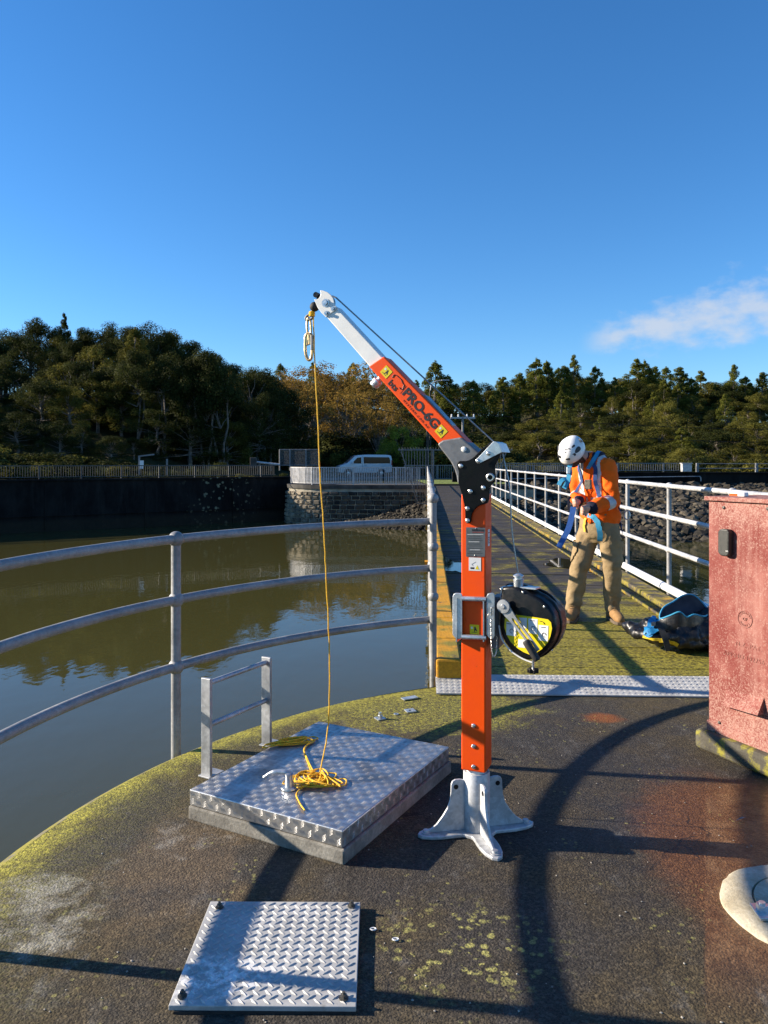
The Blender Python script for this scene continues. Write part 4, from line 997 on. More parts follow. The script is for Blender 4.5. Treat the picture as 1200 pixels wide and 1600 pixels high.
right_row(56, 36, 104, 122, 760, 1310, 0.0, 2.2)
for px, yt, w in ((838, 560, 1.7), (856, 568, 1.4), (896, 556, 1.2), (882, 572, 1.6), (996, 562, 1.9), (1014, 574, 1.6), (940, 590, 1.3), (930, 572, 1.5), (1062, 574, 1.9), (1080, 590, 1.4), (1147, 570, 1.2), (1165, 588, 1.6), (1118, 600, 1.3), (680, 564, 1.4), (700, 586, 1.6), (786, 590, 1.6), (1192, 582, 1.7), (812, 583, 1.5), (740, 594, 1.5)):
    y = 112; plant('tall_conifer', 'cone', 21+px % 5, ML_CONE, (px-600)/F*y, y, P(0, yt, y).z, w, wherer(px, -1, 'tall pointed conifer breaking the skyline'), 'tree', 'skyline conifers on the right')
# autumn stand and lime tree behind the van
for i, (px, yt, y, w) in enumerate(((452, 590, 92, 1.1), (486, 574, 100, 1.2), (522, 580, 96, 1.1), (560, 572, 104, 1.2), (598, 590, 98, 1.1), (640, 612, 94, 1.0), (470, 612, 84, 1.1), (545, 612, 88, 1.2), (590, 630, 84, 1.0), (305, 588, 66, 0.8), (345, 590, 68, 0.9))):
    plant('autumn_tree', 'autumn', 61+i % 3, ML_AUT, (px-600)/F*y, y, P(0, yt, y).z, w, autl(px, yt), 'tree', 'autumn trees in the middle' if px > 400 else 'autumn trees behind the left bush')
for i, (px, yt, y, w) in enumerate(((625, 664, 80, 1.0), (606, 684, 78, 0.9), (650, 682, 79, 1.0))):
    plant('lime_green_tree', 'lime', 31+i % 2, ML_LIME, (px-600)/F*y, y, P(0, yt, y).z, w, ('tall bright lime-green willow behind the right end of the van', 'small lime-green willow directly above the van roof', 'low lime-green willow beside the spiked gateway')[i], 'tree', 'willows behind the van')
for i in range(40):
    px = 430+(i % 22)*18+rnd.uniform(-6, 6); y = 78+rnd.uniform(-1, 6)+(8 if i > 21 else 0)
    if px > 690: y = 66+rnd.uniform(0, 6)
    x = (px-600)/F*y; plant('roadside_shrub', 'shrub', 41+i % 3, rnd.choice((ML_DARK, ML_OLIVE)), x, y, P(0, rnd.uniform(668, 700)-(22 if i > 21 else 0), y).z, rnd.uniform(1.0, 1.5), wherer(px, 95, 'dark roadside shrub'), 'shrub', 'shrubs behind the road')
for i in range(20):
    px = 790+i*26+rnd.uniform(-8, 8); y = 58+rnd.uniform(-2, 4); x = (px-600)/F*y
    plant('bank_shrub', 'shrub', 41+i % 3, rnd.choice((ML_DARK, ML_OLIVE)), x, y, P(0, rnd.uniform(690, 716), y).z, rnd.uniform(1.2, 1.8), wherer(px, 90, 'low olive shrub'), 'shrub', 'shrubs behind the far fence')

# ---- poles and wires
def pole(px, yt, yb, y, label, arm, name='power_pole'):
    t = thing(name, label, 'pole', P(px, yb, y)); a, b = P(px, yb, y), P(px, yt, y)
    m = MB(); m.cyl(a-Vector((0, 0, 3)), b, 0.12, 0.09, 10); m.build('shaft', M_DARKPOLE if name != 'power_pole' else M_FENCE, t, smooth=True)
    if arm == 'cross':
        m = MB(); m.beam(b+Vector((-1.0, 0, -0.1)), b+Vector((1.0, 0, -0.1)), 0.14, 0.14); m.build('crossarm', M_FENCEP, t)
        for dx in (-0.9, -0.35, 0.35, 0.9): m = MB(); m.cyl(b+Vector((dx, 0, -0.05)), b+Vector((dx, 0, 0.2)), 0.07, 0.05, 8); m.build('insulator', M_WHITE, t)
    else:
        m = MB(); m.tube([b-Vector((0, 0, .2)), b+Vector((0.1, 0, 0.6)), b+Vector((0.6, 0, 0.95)), b+Vector((1.3, 0, 1.05))], 0.07, 6); m.build('arm', M_FENCEP, t)
        m = MB(); m.box(b+Vector((1.6, 0, 1.05)), (0.8, 0.3, 0.14)); m.build('lamp_head', M_FENCEP, t, bevel=0.03)
    return t
pole(723, 651, 726, 62, 'pale power pole with a short crossarm just right of the orange arm', 'cross')
pole(672, 610, 726, 80, 'curved-arm street lamp seen above the orange arm', 'lamp', 'street_lamp')
pole(668, 640, 728, 58, 'plain dark pole standing behind the spiked gateway', 'cross', 'dark_pole')
for i, (ya, yb, yc) in enumerate(((640, 655, 672), (658, 674, 693))):
    m = MB(); pts = [P(560+i*20, ya-20, 62), P(723, ya+4, 62), P(960, yb+8, 66), P(1240, yc-2, 70), P(1500, yc-20, 75)]; m.tube(smooth_path(pts, 5), 0.022, 5)
    tag(m.build('power_line', M_BLACK), ('upper overhead power line crossing in front of the right forest', 'lower overhead power line crossing in front of the right forest')[i], 'cable')

# ================================================================== FOREGROUND OBJECTS
class Plane:
    """a flat face of a thing: origin o, axes ex (to the right) and ey (up); q() gives plane coordinates of what is seen at a photograph pixel"""
    def __init__(self, o, ex, ey): self.o, self.ex, self.ey = Vector(o), Vector(ex).normalized(), Vector(ey).normalized(); self.n = self.ex.cross(self.ey)
    def q(self, px, py):
        e = Vector((0, 0, EYE)); d = Vector(((px-600)/F, 1, -(py-HOR)/F)); t = (self.o-e).dot(self.n)/d.dot(self.n); p = e+d*t-self.o; return (p.dot(self.ex), p.dot(self.ey))
    def at(self, x, y, h=0.0): return self.o+self.ex*x+self.ey*y+self.n*h
    def w(self, px, py, h=0.0): return self.at(*self.q(px, py), h)
    def up(self, off): return Plane(self.o+self.n*off, self.ex, self.ey)
    def prism(self, m, pts, th, px=True): return m.prism([self.q(*p) for p in pts] if px else pts, self.o, self.ex, self.ey, th)
def lozenge(m, c, ex, ey, n, ang, L, W, H):
    a = ex*math.cos(ang)+ey*math.sin(ang); b = n.cross(a)
    m.add([c-a*L*.5, c-b*W*.5, c+a*L*.5, c+b*W*.5, c-a*L*.22+n*H, c+a*L*.22+n*H], [(0, 1, 4), (1, 5, 4), (1, 2, 5), (2, 3, 5), (3, 4, 5), (3, 0, 4)])
def bolt_head(m, p, n, r, h=None): m.lathe([(r, 0), (r, (h or r*0.5)*0.5), (r*0.75, (h or r*0.5)*0.85), (r*0.3, (h or r*0.5))], p, 12, n)
def hexnut(m, p, n, r, h): m.cyl(p, p+n*h, r, r, 6)

# ---- access hatch
HC = Vector((-0.2435, 3.361, 0)); HA = Vector((0.8753, -0.4836, 0)); HB = Vector((0.4836, 0.8753, 0)); HX, HY = 0.3665, 0.470; HZ = 0.122
hatch = thing('access_hatch', 'square raised hatch with a shiny five-bar tread plate lid on a concrete upstand', 'hatch', HC)
def hq(a, b, z): return HC+HA*a+HB*b+Vector((0, 0, z))
HRZ = math.atan2(HA.y, HA.x)
m = MB(); m.box(hq(0.004, 0, 0.027), (2*HX+0.012, 2*HY+0.012, 0.056), HRZ); m.build('upstand', M_CURB, hatch, bevel=0.006)
def mat_tread():
    t = MT('bright_aluminium_tread'); n = t.noise(9, 6, 0.7); f = t.noise(140, 3, 0.6); d = t.noise(3, 5, 0.65)
    c = t.mix(t.rng(n, 0.35, 0.7), (0.60, 0.61, 0.62), (0.36, 0.36, 0.36)); c = t.mix(t.math('MULTIPLY', t.rng(d, 0.56, 0.74), 0.75), c, (0.13, 0.11, 0.085))
    t.set(col=c, metal=0.92, rough=t.rng(t.math('ADD', t.math('MULTIPLY', n, 0.6), t.math('MULTIPLY', f, 0.4)), 0.3, 0.7, 0.28, 0.52), normal=t.bump(f, 0.12, 0.002)); return t.m
M_TREAD = mat_tread()
m = MB(); m.box(hq(0, 0, 0.089), (2*HX, 2*HY, 0.064), HRZ); lid = m.build('lid', M_TREAD, hatch, bevel=0.004)
m = MB(); cell = 0.031; na, nb = int(2*HX/cell), int(2*HY/cell)
up = Vector((0, 0, 1))
for i in range(na):
    for j in range(nb):
        ca, cb = -HX+(i+0.5)*2*HX/na, -HY+(j+0.5)*2*HY/nb
        along = (i+j) % 2
        for k in range(5):
            o5 = (k-2)*0.0056; c = hq(ca+(o5 if along else 0), cb+(0 if along else o5), 0.1212); lozenge(m, c, HA, HB, up, PI/2*along+0.0+(0.12 if along else -0.12), 0.021, 0.0019, 0.0005)
for (pl_o, ea, n_, half) in ((hq(0, -HY, 0), HA, -HB, HX), (hq(HX, 0, 0), HB, HA, HY)):
    nn = int(2*half/cell)
    for i in range(nn):
        for row in range(2):
            ca = -half+(i+0.5)*2*half/nn; al = (i+row) % 2
            for k in range(5):
                o5 = (k-2)*0.0050; c = pl_o+ea*(ca+(o5 if al else 0))+up*(0.075+row*0.030+(0 if al else o5))+n_*0.0003
                lozenge(m, c, ea, up, n_, (PI/2*al)+0.6, 0.021, 0.0019, 0.0005)
tag(m.build('tread_bars', simple('tread_bar_aluminium', (0.33, 0.33, 0.33), 0.42, metal=0.85, var=0.25, scale=12), lid), kind='stuff')
# lid handle: cleat with a curved horn
hp = G(452, 1232, HZ)
m = MB(); m.lathe([(0.034, 0), (0.033, 0.006), (0.018, 0.010), (0.017, 0.05), (0.02, 0.06), (0.012, 0.066)], hp+Vector((0, 0, 0.001)), 16); hb_ = m.build('handle_base', M_GALVB, hatch, smooth=True)
m = MB(); m.tube(smooth_path([hp+Vector((0.01, 0, 0.058)), hp+Vector((-0.03, 0.004, 0.066)), hp+Vector((-0.075, 0.01, 0.060)), hp+Vector((-0.105, 0.015, 0.038))], 6), [0.012]*6+[0.010]*6+[0.007]*7, 10); m.build('handle_horn', M_GALVB, hatch, smooth=True)

# ---- ladder grab rail behind the hatch
gr = thing('grab_rail', 'short galvanised ladder grab rail of two flat stiles and two rungs beside the hatch', 'grab rail', (-0.72, 3.72, 0))
s0, s1 = Vector((-0.818, 3.545, 0)), Vector((-0.60, 3.93, 0)); gd = (s1-s0).normalized(); gn = Vector((gd.y, -gd.x, 0))
for p in (s0, s1):
    m = MB(); m.box(p+Vector((0, 0, 0.228)), (0.016, 0.056, 0.456), math.atan2(gn.y, gn.x)+PI/2); m.build('stile', M_GALV, gr, bevel=0.003)
    m = MB(); m.box(p+gd*0.03+Vector((0, 0, 0.005)), (0.10, 0.07, 0.008), math.atan2(gd.y, gd.x)); m.build('foot', M_GALV, gr, bevel=0.002)
for z in (0.43, 0.235):
    m = MB(); m.cyl(s0+Vector((0, 0, z)), s1+Vector((0, 0, z)), 0.0125, n=14); m.build('rung', M_GALV, gr, smooth=True)

# ---- diamond plate cover in the foreground
def mat_dplate():
    t = MT('galvanised_diamond_plate'); n = t.noise(7, 6, 0.68); f = t.noise(180, 3, 0.6)
    c = t.mix(t.rng(n, 0.3, 0.7), (0.36, 0.36, 0.345), (0.51, 0.51, 0.49)); c = t.mix(t.math('MULTIPLY', t.rng(t.noise(15, 6, 0.75), 0.6, 0.72), 0.55), c, (0.24, 0.21, 0.16))
    w = t.math('MULTIPLY', t.near((-0.47, 2.13, 0), 0.02, 0.14, (0.55, 1, 0)), t.rng(t.noise(28, 6, 0.7), 0.42, 0.6)); c = t.mix(w, c, (0.85, 0.85, 0.83))
    t.set(col=c, metal=0.1, rough=t.rng(n, 0.3, 0.7, 0.48, 0.66), normal=t.bump(f, 0.1, 0.001)); return t.m
M_DPLATE = mat_dplate()
cov = thing('cover_plate', 'flat square diamond-pattern steel cover bolted to the platform in the foreground', 'cover plate', (-0.32, 2.27, 0))
c4 = [G(329, 1408, 0.02), G(563, 1409, 0.02), G(556.5, 1573, 0.02), G(263, 1571, 0.02)]
m = MB(); m.add([p.copy() for p in c4]+[p-up*0.014 for p in c4], [(3, 2, 1, 0), (4, 5, 6, 7), (0, 1, 5, 4), (1, 2, 6, 5), (2, 3, 7, 6), (3, 0, 4, 7)]); plate = m.build('plate', M_DPLATE, cov, bevel=0.002)
m = MB(); x0, x1, y0, y1 = c4[3].x+0.012, c4[1].x-0.008, c4[2].y+0.010, c4[0].y-0.010; N = 14
for i in range(2*N):
    for j in range(2*N):
        if (i+j) % 2: continue
        c = Vector((x0+(i+0.5)*(x1-x0)/(2*N), y0+(j+0.5)*(y1-y0)/(2*N), 0.0203))
        lozenge(m, c, Vector((1, 0, 0)), Vector((0, 1, 0)), up, (0.75 if i % 2 else 0.75+PI/2), 0.031, 0.0088, 0.0028)
tag(m.build('raised_lozenges', M_DPLATE, plate), kind='stuff')
for (px, py) in ((343, 1418), (549, 1416), (285, 1557), (537, 1560)):
    m = MB(); p = G(px, py, 0.021); m.cyl(p, p+up*0.003, 0.013, n=16); hexnut(m, p+up*0.003, up, 0.009, 0.008); m.cyl(p+up*0.01, p+up*0.018, 0.0045, n=10); m.build('bolt', M_DARKBOLT, cov)
m = MB(); m.box(((x0+x1)/2+0.006, (y0+y1)/2-0.004, 0.003), (0.478, 0.478, 0.007)); m.build('gasket', M_RUBBER, cov)

# ---- tread strip bridging platform and footbridge
st = thing('joint_strip', 'long narrow tread plate bridging the gap between platform and footbridge', 'tread plate', B(1.2, 0, 0))
f0, f1, k0, k1 = G(682, 1083, 0.012), Vector((2.66, 4.70, 0.012)), Vector((0.335, 5.03, 0.066)), Vector((2.68, 4.96, 0.066))
m = MB(); q4 = [f0, f1, k1, k0]; m.add([p.copy() for p in q4]+[p-up*0.008 for p in q4], [(0, 1, 2, 3), (7, 6, 5, 4), (0, 4, 5, 1), (1, 5, 6, 2), (2, 6, 7, 3), (3, 7, 4, 0)]); so = m.build('plate', M_DPLATE, st)
m = MB(); exs = (f1-f0).normalized(); eys = (k0-f0).normalized(); ns = exs.cross(eys).normalized(); L, W_ = (f1-f0).length, (k0-f0).length; a_n, b_n = 124, 13
for i in range(a_n):
    for j in range(b_n):
        if (i+j) % 2: continue
        lozenge(m, f0.lerp(f1, (i+.5)/a_n).lerp(k0.lerp(k1, (i+.5)/a_n), (j+.5)/b_n)+ns*0.0003, exs, eys, ns, (0.75 if i % 2 else 0.75+PI/2), 0.022, 0.0062, 0.0018)
tag(m.build('raised_lozenges', M_DPLATE, so), kind='stuff')

# ---- small fittings left on the platform
ab = thing('anchor_bolt', 'small upright anchor bolt on a square washer behind the hatch', 'bolt', G(594, 1124))
p = G(594, 1124); m = MB(); m.box(p+up*0.006, (0.052, 0.052, 0.006), 0.5); m.build('washer', M_GALVB, ab); m = MB(); m.cyl(p+up*0.009, p+up*0.040, 0.009, n=10); hexnut(m, p+up*0.009, up, 0.015, 0.014); m.build('stud', M_GALVB, ab)
m = MB(); p = G(619, 1117); m.lathe([(0.006, 0.003), (0.0145, 0.003), (0.0145, 0.007), (0.006, 0.007)], p, 16, cap=False); tag(m.build('round_washer', M_GALVB), 'loose round steel washer lying between the anchor bolt and square washer', 'washer')
sq = thing('square_washer', 'loose square steel washer with a centre hole lying on the platform', 'washer', G(641, 1112)); p = G(641, 1112)
for (dx, dy, sx, sy) in ((0, 0.019, 0.056, 0.018), (0, -0.019, 0.056, 0.018), (0.019, 0, 0.018, 0.020), (-0.019, 0, 0.018, 0.020)):
    m = MB(); Mr = Matrix.Translation(p+up*0.006) @ Matrix.Rotation(0.35, 4, 'Z'); m.box((dx, dy, 0), (sx, sy, 0.006), M=Mr); m.build('side', M_GALVB, sq)
m = MB(); m.box(G(640, 1092)+up*0.006, (0.10, 0.045, 0.006), 0.5); tag(m.build('flat_plate', M_GALVB), 'small blank rectangular metal plate lying near the platform edge', 'plate')
for i, (px, py, lab) in enumerate(((583, 1454, 'tiny white shell ring by the corner of the cover plate'), (618, 1470, 'tiny white shell ring right of the cover plate'))):
    m = MB(); p = G(px, py)+up*0.005; m.tube([p+Vector((math.cos(a)*0.009, math.sin(a)*0.006, 0)) for a in [i2*PI/6 for i2 in range(12)]], 0.0022, 5, closed=True); tag(m.build('shell_ring', M_WHITE), lab, 'shell')
rs_ = random.Random(3)
m = MB()
for i in range(170):
    px, py = rs_.uniform(0, 1200), rs_.uniform(1130, 1600); p = G(px, py)
    if (p-PC).length > 2.7 or (abs((p-HC).dot(HA)) < HX+0.02 and abs((p-HC).dot(HB)) < HY+0.02): continue
    if c4[3].x-0.02 < p.x < c4[1].x+0.02 and c4[2].y-0.02 < p.y < c4[0].y+0.02: continue
    r = rs_.uniform(0.0013, 0.0036)*(1.5 if rs_.random() < 0.1 else 1); m.add([p+Vector((q[0]*r*rs_.uniform(.7, 1.5), q[1]*r*rs_.uniform(.7, 1.5), (q[2]+0.9)*r*0.6)) for q in ico], icf)
tag(m.build('grit', simple('pale_grit', (0.34, 0.31, 0.26), 0.8, var=0.5, scale=40)), 'scattered pale grit and crumbs of stone on the platform', 'grit', kind='stuff')

# ---- lifting-arm base
MC = Vector((0.364, 3.02, 0)); AD = Vector((0.9767, 0.2147, 0)); AN = Vector((-0.2147, 0.9767, 0))
base = thing('crane_base', 'four-footed galvanised floor socket bolted down under the orange mast', 'base', MC)
prof = []
n = 72
for i in range(n):
    a = 2*PI*i/n; c4a = abs(math.cos(2*a)); r = 0.075+0.165*(c4a**5)
    prof.append((math.cos(a)*r, math.sin(a)*r))
m = MB(); m.prism(prof, MC+up*0.016, AD, AN, 0.015); m.build('foot_plate', M_CAST, base, bevel=0.004)
m = MB(); m.lathe([(0.052, 0.014), (0.052, 0.236), (0.050, 0.240), (0.043, 0.240), (0.043, 0.2)], MC, 32, cap=False); m.build('socket_tube', M_CAST, base, smooth=True)
for k in range(4):
    d = (AD, AN, -AD, -AN)[k]
    pr = [(0.048, 0.016), (0.200, 0.016), (0.196, 0.024), (0.165, 0.045), (0.140, 0.075), (0.120, 0.105), (0.110, 0.135), (0.106, 0.165), (0.105, 0.195), (0.100, 0.207), (0.088, 0.213), (0.070, 0.213), (0.048, 0.208)]
    s_ = d.cross(up); m = MB(); m.prism(pr, MC+s_*0.005, d, up, 0.010); g_ = m.build('gusset', M_CAST, base, bevel=0.002)
    hc = MC+d*0.086+up*0.185
    m = MB(); m.cyl(hc-s_*0.0062, hc+s_*0.0062, 0.0095, n=14); m.build('hole', M_BLACK, g_, smooth=True)
    p = MC+d*0.206+up*0.016; m = MB(); m.cyl(p, p+up*0.004, 0.019, n=18); m.cyl(p+up*0.004, p+up*0.012, 0.0125, 0.011, 12); m.build('anchor_bolt', M_CAST, base, smooth=True, angle=30)

# ---- the davit arm
XR = Vector((0.9265, -0.376, 0)).normalized(); FP = Plane(MC, XR, up)                 # mid plane of the arm, x to the right
NF = FP.n
crane = thing('davit_crane', 'orange and white portable davit crane with angled lifting arm standing on the platform', 'crane', MC+up*0.24)
MW = 0.0485
m = MB(); Mm = Matrix.Translation(MC) @ Matrix.Rotation(math.atan2(XR.y, XR.x), 4, 'Z')
m.box((0, 0, (0.253+1.33)/2), (2*MW, 2*MW, 1.33-0.253), M=Mm); mast = m.build('mast', M_ORANGE, crane, bevel=0.005)
m = MB(); m.cyl(MC+up*0.20, MC+up*0.2515, 0.040, n=28); m.build('spigot', M_WHITEP, crane, smooth=True)
fm = FP.up(MW)
def on_front(pl, pts, mat, name, par, th=0.001, lift=0.0, bevel=0.0): m = MB(); pl.up(lift).prism(m, pts, th); return m.build(name, mat, par, bevel=bevel)
# mast bolts low down
for (px, py) in ((740, 1134), (740, 1166), (740, 1198)):
    m = MB(); bolt_head(m, fm.w(px, py), NF, 0.0085); m.build('bolt', M_BOLT, mast, smooth=True)
on_front(fm, [(728.2, 869), (728.2, 824.5), (729, 823.8), (757.5, 824.6), (758.2, 825.5), (757.8, 869), (757, 869.8), (729, 869.8)], M_PLATE, 'nameplate', mast, 0.002, 0.0022)
fp2 = fm.up(0.0026); npl = [c for c in crane.children if c.name.startswith('mast')][0]
def line_on(pl, a, b, w, mat, name, par, th=0.0004):
    a, b = pl.q(*a), pl.q(*b); d = Vector((b[0]-a[0], b[1]-a[1])); nn = Vector((-d.y, d.x)).normalized()*w/2
    m = MB(); m.prism([(a[0]-nn.x, a[1]-nn.y), (b[0]-nn.x, b[1]-nn.y), (b[0]+nn.x, b[1]+nn.y), (a[0]+nn.x, a[1]+nn.y)], pl.o, pl.ex, pl.ey, th); return m.build(name, mat, par)
mesh_text('DAVIT ARM', 0.009, M_INK, mast, 'lettering', fp2.w(746.5, 828.6), XR, up, bold=0.0004)
line_on(fp2, (738, 831.5), (756, 831.7), 0.0028, M_REDINK, 'red_line', mast)
for i, y in enumerate((835, 837.5, 841, 844, 846.5, 850, 853, 856.5, 859, 862, 864.5)):
    a = 730+(i*3 % 5); b = 755-(i*5 % 7); line_on(fp2, (a, y), (b, y+0.2), 0.0014, M_INK if i % 4 else M_WHITE, 'print_line', mast)
for (px, py) in ((743, 825.6), (742, 868)): m = MB(); bolt_head(m, fp2.w(px, py), NF, 0.0026); m.build('rivet', M_BOLT, mast)
on_front(fm, [(732.5, 891.5), (732.5, 870.8), (751.5, 871.6), (751.5, 892.3)], M_WHITE, 'diagram_label', mast, 0.0008, 0.001)
line_on(fm.up(0.0014), (737, 882), (743.5, 878), 0.0012, M_INK, 'diagram_line', mast); line_on(fm.up(0.0014), (737, 881), (739.5, 884.5), 0.0012, M_INK, 'diagram_line', mast)
on_front(fm, [(742.5, 889.5), (748.5, 889.8), (745.5, 883.5)], M_YELLOW, 'warning_triangle', mast, 0.0004, 0.0016)
on_front(fm, [(735, 889), (741, 889.2), (741, 886.5), (735, 886.3)], M_INK, 'diagram_block', mast, 0.0003, 0.0014)
def warn_sign(pl, cx, cy, s, ang, par):
    c = pl.q(cx, cy); ca, sa = math.cos(ang), math.sin(ang)
    def r(x, y): return (c[0]+x*ca-y*sa, c[1]+x*sa+y*ca)
    m = MB(); m.prism([r(-s, -s), r(s, -s), r(s, s), r(-s, s)], pl.up(0.001).o, pl.ex, pl.ey, 0.0008); o = m.build('warning_label', M_YELLOW, par)
    m = MB(); m.prism([r(x*s, y*s) for x, y in ((-.05, .55), (.2, .62), (.35, .2), (.62, -.25), (.5, -.4), (.2, -.1), (.05, -.5), (-.12, -.5), (-.05, 0))], pl.up(0.0014).o, pl.ex, pl.ey, 0.0003); m.build('pictogram', M_INK, o)
    m = MB(); m.prism([r(x*s, y*s) for x, y in ((-.75, .1), (-.35, .1), (-.35, .55), (-.75, .55))], pl.up(0.0014).o, pl.ex, pl.ey, 0.0003); m.build('pictogram', M_WHITE, o)
    m = MB(); m.prism([r(x*s, y*s) for x, y in ((-.6, -.65), (.6, -.65), (.6, -.56), (-.6, -.56))], pl.up(0.0014).o, pl.ex, pl.ey, 0.0003); m.build('pictogram', M_INK, o)
warn_sign(fm, 741.5, 983.5, 0.0185, 0.0, mast)
# side label on the mast
SP = Plane(MC+XR*MW, -NF, up)
m = MB(); SP.up(0.001).prism(m, [(-0.018, 1.03), (0.012, 1.03), (0.012, 1.20), (-0.018, 1.20)], 0.0008, False)
m = MB(); m.prism([(-0.014, 1.125), (0.014, 1.125), (0.014, 1.19), (-0.014, 1.19)], SP.up(0.001).o, SP.ex, SP.ey, 0.0008); sl = m.build('side_label', M_WHITE, mast)
for z in (1.135, 1.142, 1.149, 1.156, 1.175): m = MB(); m.prism([(-0.010, z), (0.010, z), (0.010, z+0.004), (-0.010, z+0.004)], SP.up(0.0014).o, SP.ex, SP.ey, 0.0003); m.build('print_line', M_INK, sl)
# inner (white) boom with head
def z4(x, y): return (460+x/6.667, 440+y/6.667)
def z5(x, y): return (560+x/4.615, 540+y/4.615)
def z6(x, y): return (700+x/10.67, 670+y/10.67)
T1 = 0.033
fi = FP.up(T1)
m = MB(); fi.prism(m, [z4(*p) for p in ((300, 330), (420, 250), (960, 835), (810, 915))], 2*T1); inner = m.build('inner_boom', M_WHITEP, crane, bevel=0.004)
cheek = [z4(*p) for p in ((268, 88), (300, 93), (345, 110), (380, 138), (402, 170), (412, 205), (416, 240), (450, 275), (330, 372), (280, 325), (240, 270), (203, 185), (225, 186), (248, 178), (266, 156), (272, 130))]
for off in (T1+0.004, -T1+0.004):
    m = MB(); FP.up(off).prism(m, cheek, 0.008); m.build('head_cheek', M_WHITEP, crane, bevel=0.002)
pc = FP.w(*z4(325, 222)); m = MB(); m.lathe([(0.012, -0.022), (0.036, -0.022), (0.038, -0.016), (0.028, -0.006), (0.028, 0.006), (0.038, 0.016), (0.036, 0.022), (0.012, 0.022)], pc, 28, NF); m.build('pulley', M_BLACK, crane, smooth=True, angle=35)
for (x, y), r in (((325, 222), 0.014), ((405, 283), 0.0085), ((335, 330), 0.0085)):
    m = MB(); p = FP.up(T1+0.004).w(*z4(x, y)); m.cyl(p, p+NF*0.002, r*1.25, n=18); hexnut(m, p+NF*0.002, NF, r*0.8, 0.006); m.build('bolt', M_BOLT, crane)
m = MB(); p = FP.w(*z4(252, 150)); m.cyl(p-NF*0.028, p+NF*0.028, 0.012, n=14); m.build('head_pin', M_BLACK, crane, smooth=True)
m = MB(); p = FP.w(*z4(210, 262)); m.ball(p, 0.021, 16, 10); m.build('bumper', M_RUBBER, crane, smooth=True)
# outer (orange) boom
T2 = 0.041; fo = FP.up(T2)
m = MB(); fo.prism(m, [z5(*p) for p in ((75, 150), (182, 77), (790, 700), (640, 775))], 2*T2); outer = m.build('outer_boom', M_ORANGE, crane, bevel=0.004)
# raised rib on the upper face
a, b = Vector((*FP.q(*z5(455, 333)), 0)), Vector((*FP.q(*z5(700, 600)), 0)); ax = (b-a).normalized(); nn = Vector((-ax.y, ax.x, 0)); nn = nn if nn.x > 0 else -nn
m = MB(); m.prism([(p.x, p.y) for p in (a-nn*0.01, b-nn*0.01, b-ax*0.015+nn*0.006, a+ax*0.03+nn*0.006)], FP.up(0.030).o, FP.ex, FP.ey, 0.060); m.build('upper_rib', simple('sky_reflection_blue', (0.16, 0.19, 0.24), 0.3, var=0.1, scale=20), outer, bevel=0.002)  # blue sky reflection put into the rib's colour
m = MB(); p = FP.w(*z5(130, 268)); d3 = Vector((*(Vector(FP.q(*z5(110, 330)))-Vector(FP.q(*z5(200, 230)))), 0)); dn = (FP.ex*d3.x+FP.ey*d3.y).normalized()
m.lathe([(0.013, -0.03), (0.013, -0.004), (0.021, -0.002), (0.023, 0.006), (0.021, 0.014), (0.019, 0.016), (0.021, 0.018), (0.020, 0.026), (0.014, 0.030)], p+(-dn)*0.01, 24, dn); m.build('locking_knob', M_GALVB, crane, smooth=True, angle=30)
# lettering along the boom
bdir2 = (Vector(fo.q(*z5(560, 690)))-Vector(fo.q(*z5(75, 150)))).normalized(); BX = FP.ex*bdir2.x+FP.ey*bdir2.y; BY = NF.cross(BX)
bang = math.atan2(bdir2.y, bdir2.x)
fo1 = fo.up(0.0008)
mesh_text('PRO-6G', 0.052, M_INK, outer, 'lettering', fo1.w(657, 638.5), BX, BY, 0.0004, bold=0.0015, sx=1.12)
mesh_text('M Y S T E R M . C O M . A U', 0.0115, M_REDINK, outer, 'small_lettering', fo1.w(652.5, 643.5)-BY*0.012, BX, BY, 0.0003, sx=1.12)
mesh_text('bts', 0.036, M_INK, outer, 'lettering', fo1.w(615, 601.5)-BY*0.004, BX, BY, 0.0004, bold=0.0004, sx=1.1)
bc = fo1.w(621, 597)
m = MB(); pts = [(-0.030, -0.004), (-0.032, 0.008), (-0.025, 0.015), (-0.010, 0.017), (0.004, 0.018), (0.016, 0.013), (0.026, 0.012), (0.032, 0.004), (0.036, -0.006), (0.028, -0.010), (0.022, -0.008)]
m.tube(smooth_path([bc+BX*x+BY*y for x, y in pts], 3), 0.0014, 5); m.build('emblem_outline', M_INK, outer)
line_on(fo1, z5(345, 292), z5(300, 345), 0.0014, M_REDINK, 'divider', outer)
warn_sign(fo, *z5(201, 190), 0.0195, bang, outer); warn_sign(fo, *z5(597, 618), 0.0195, bang, outer)
# grey knuckle casting
casting = [z5(*p) for p in ((569, 712), (582, 698), (608, 682), (655, 674), (738, 660), (750, 668), (875, 775), (890, 800), (900, 860), (800, 960), (725, 1000), (712, 985), (706, 940), (692, 895), (668, 845), (640, 805), (600, 755))]
m = MB(); FP.up(0.047).prism(m, casting, 0.094); m.build('knuckle_casting', M_GREYC, crane, bevel=0.006)
m = MB(); bolt_head(m, FP.up(0.047).w(*z5(761, 748)), NF, 0.011, 0.005); m.build('pin_head', M_WHITEP, crane, smooth=True)
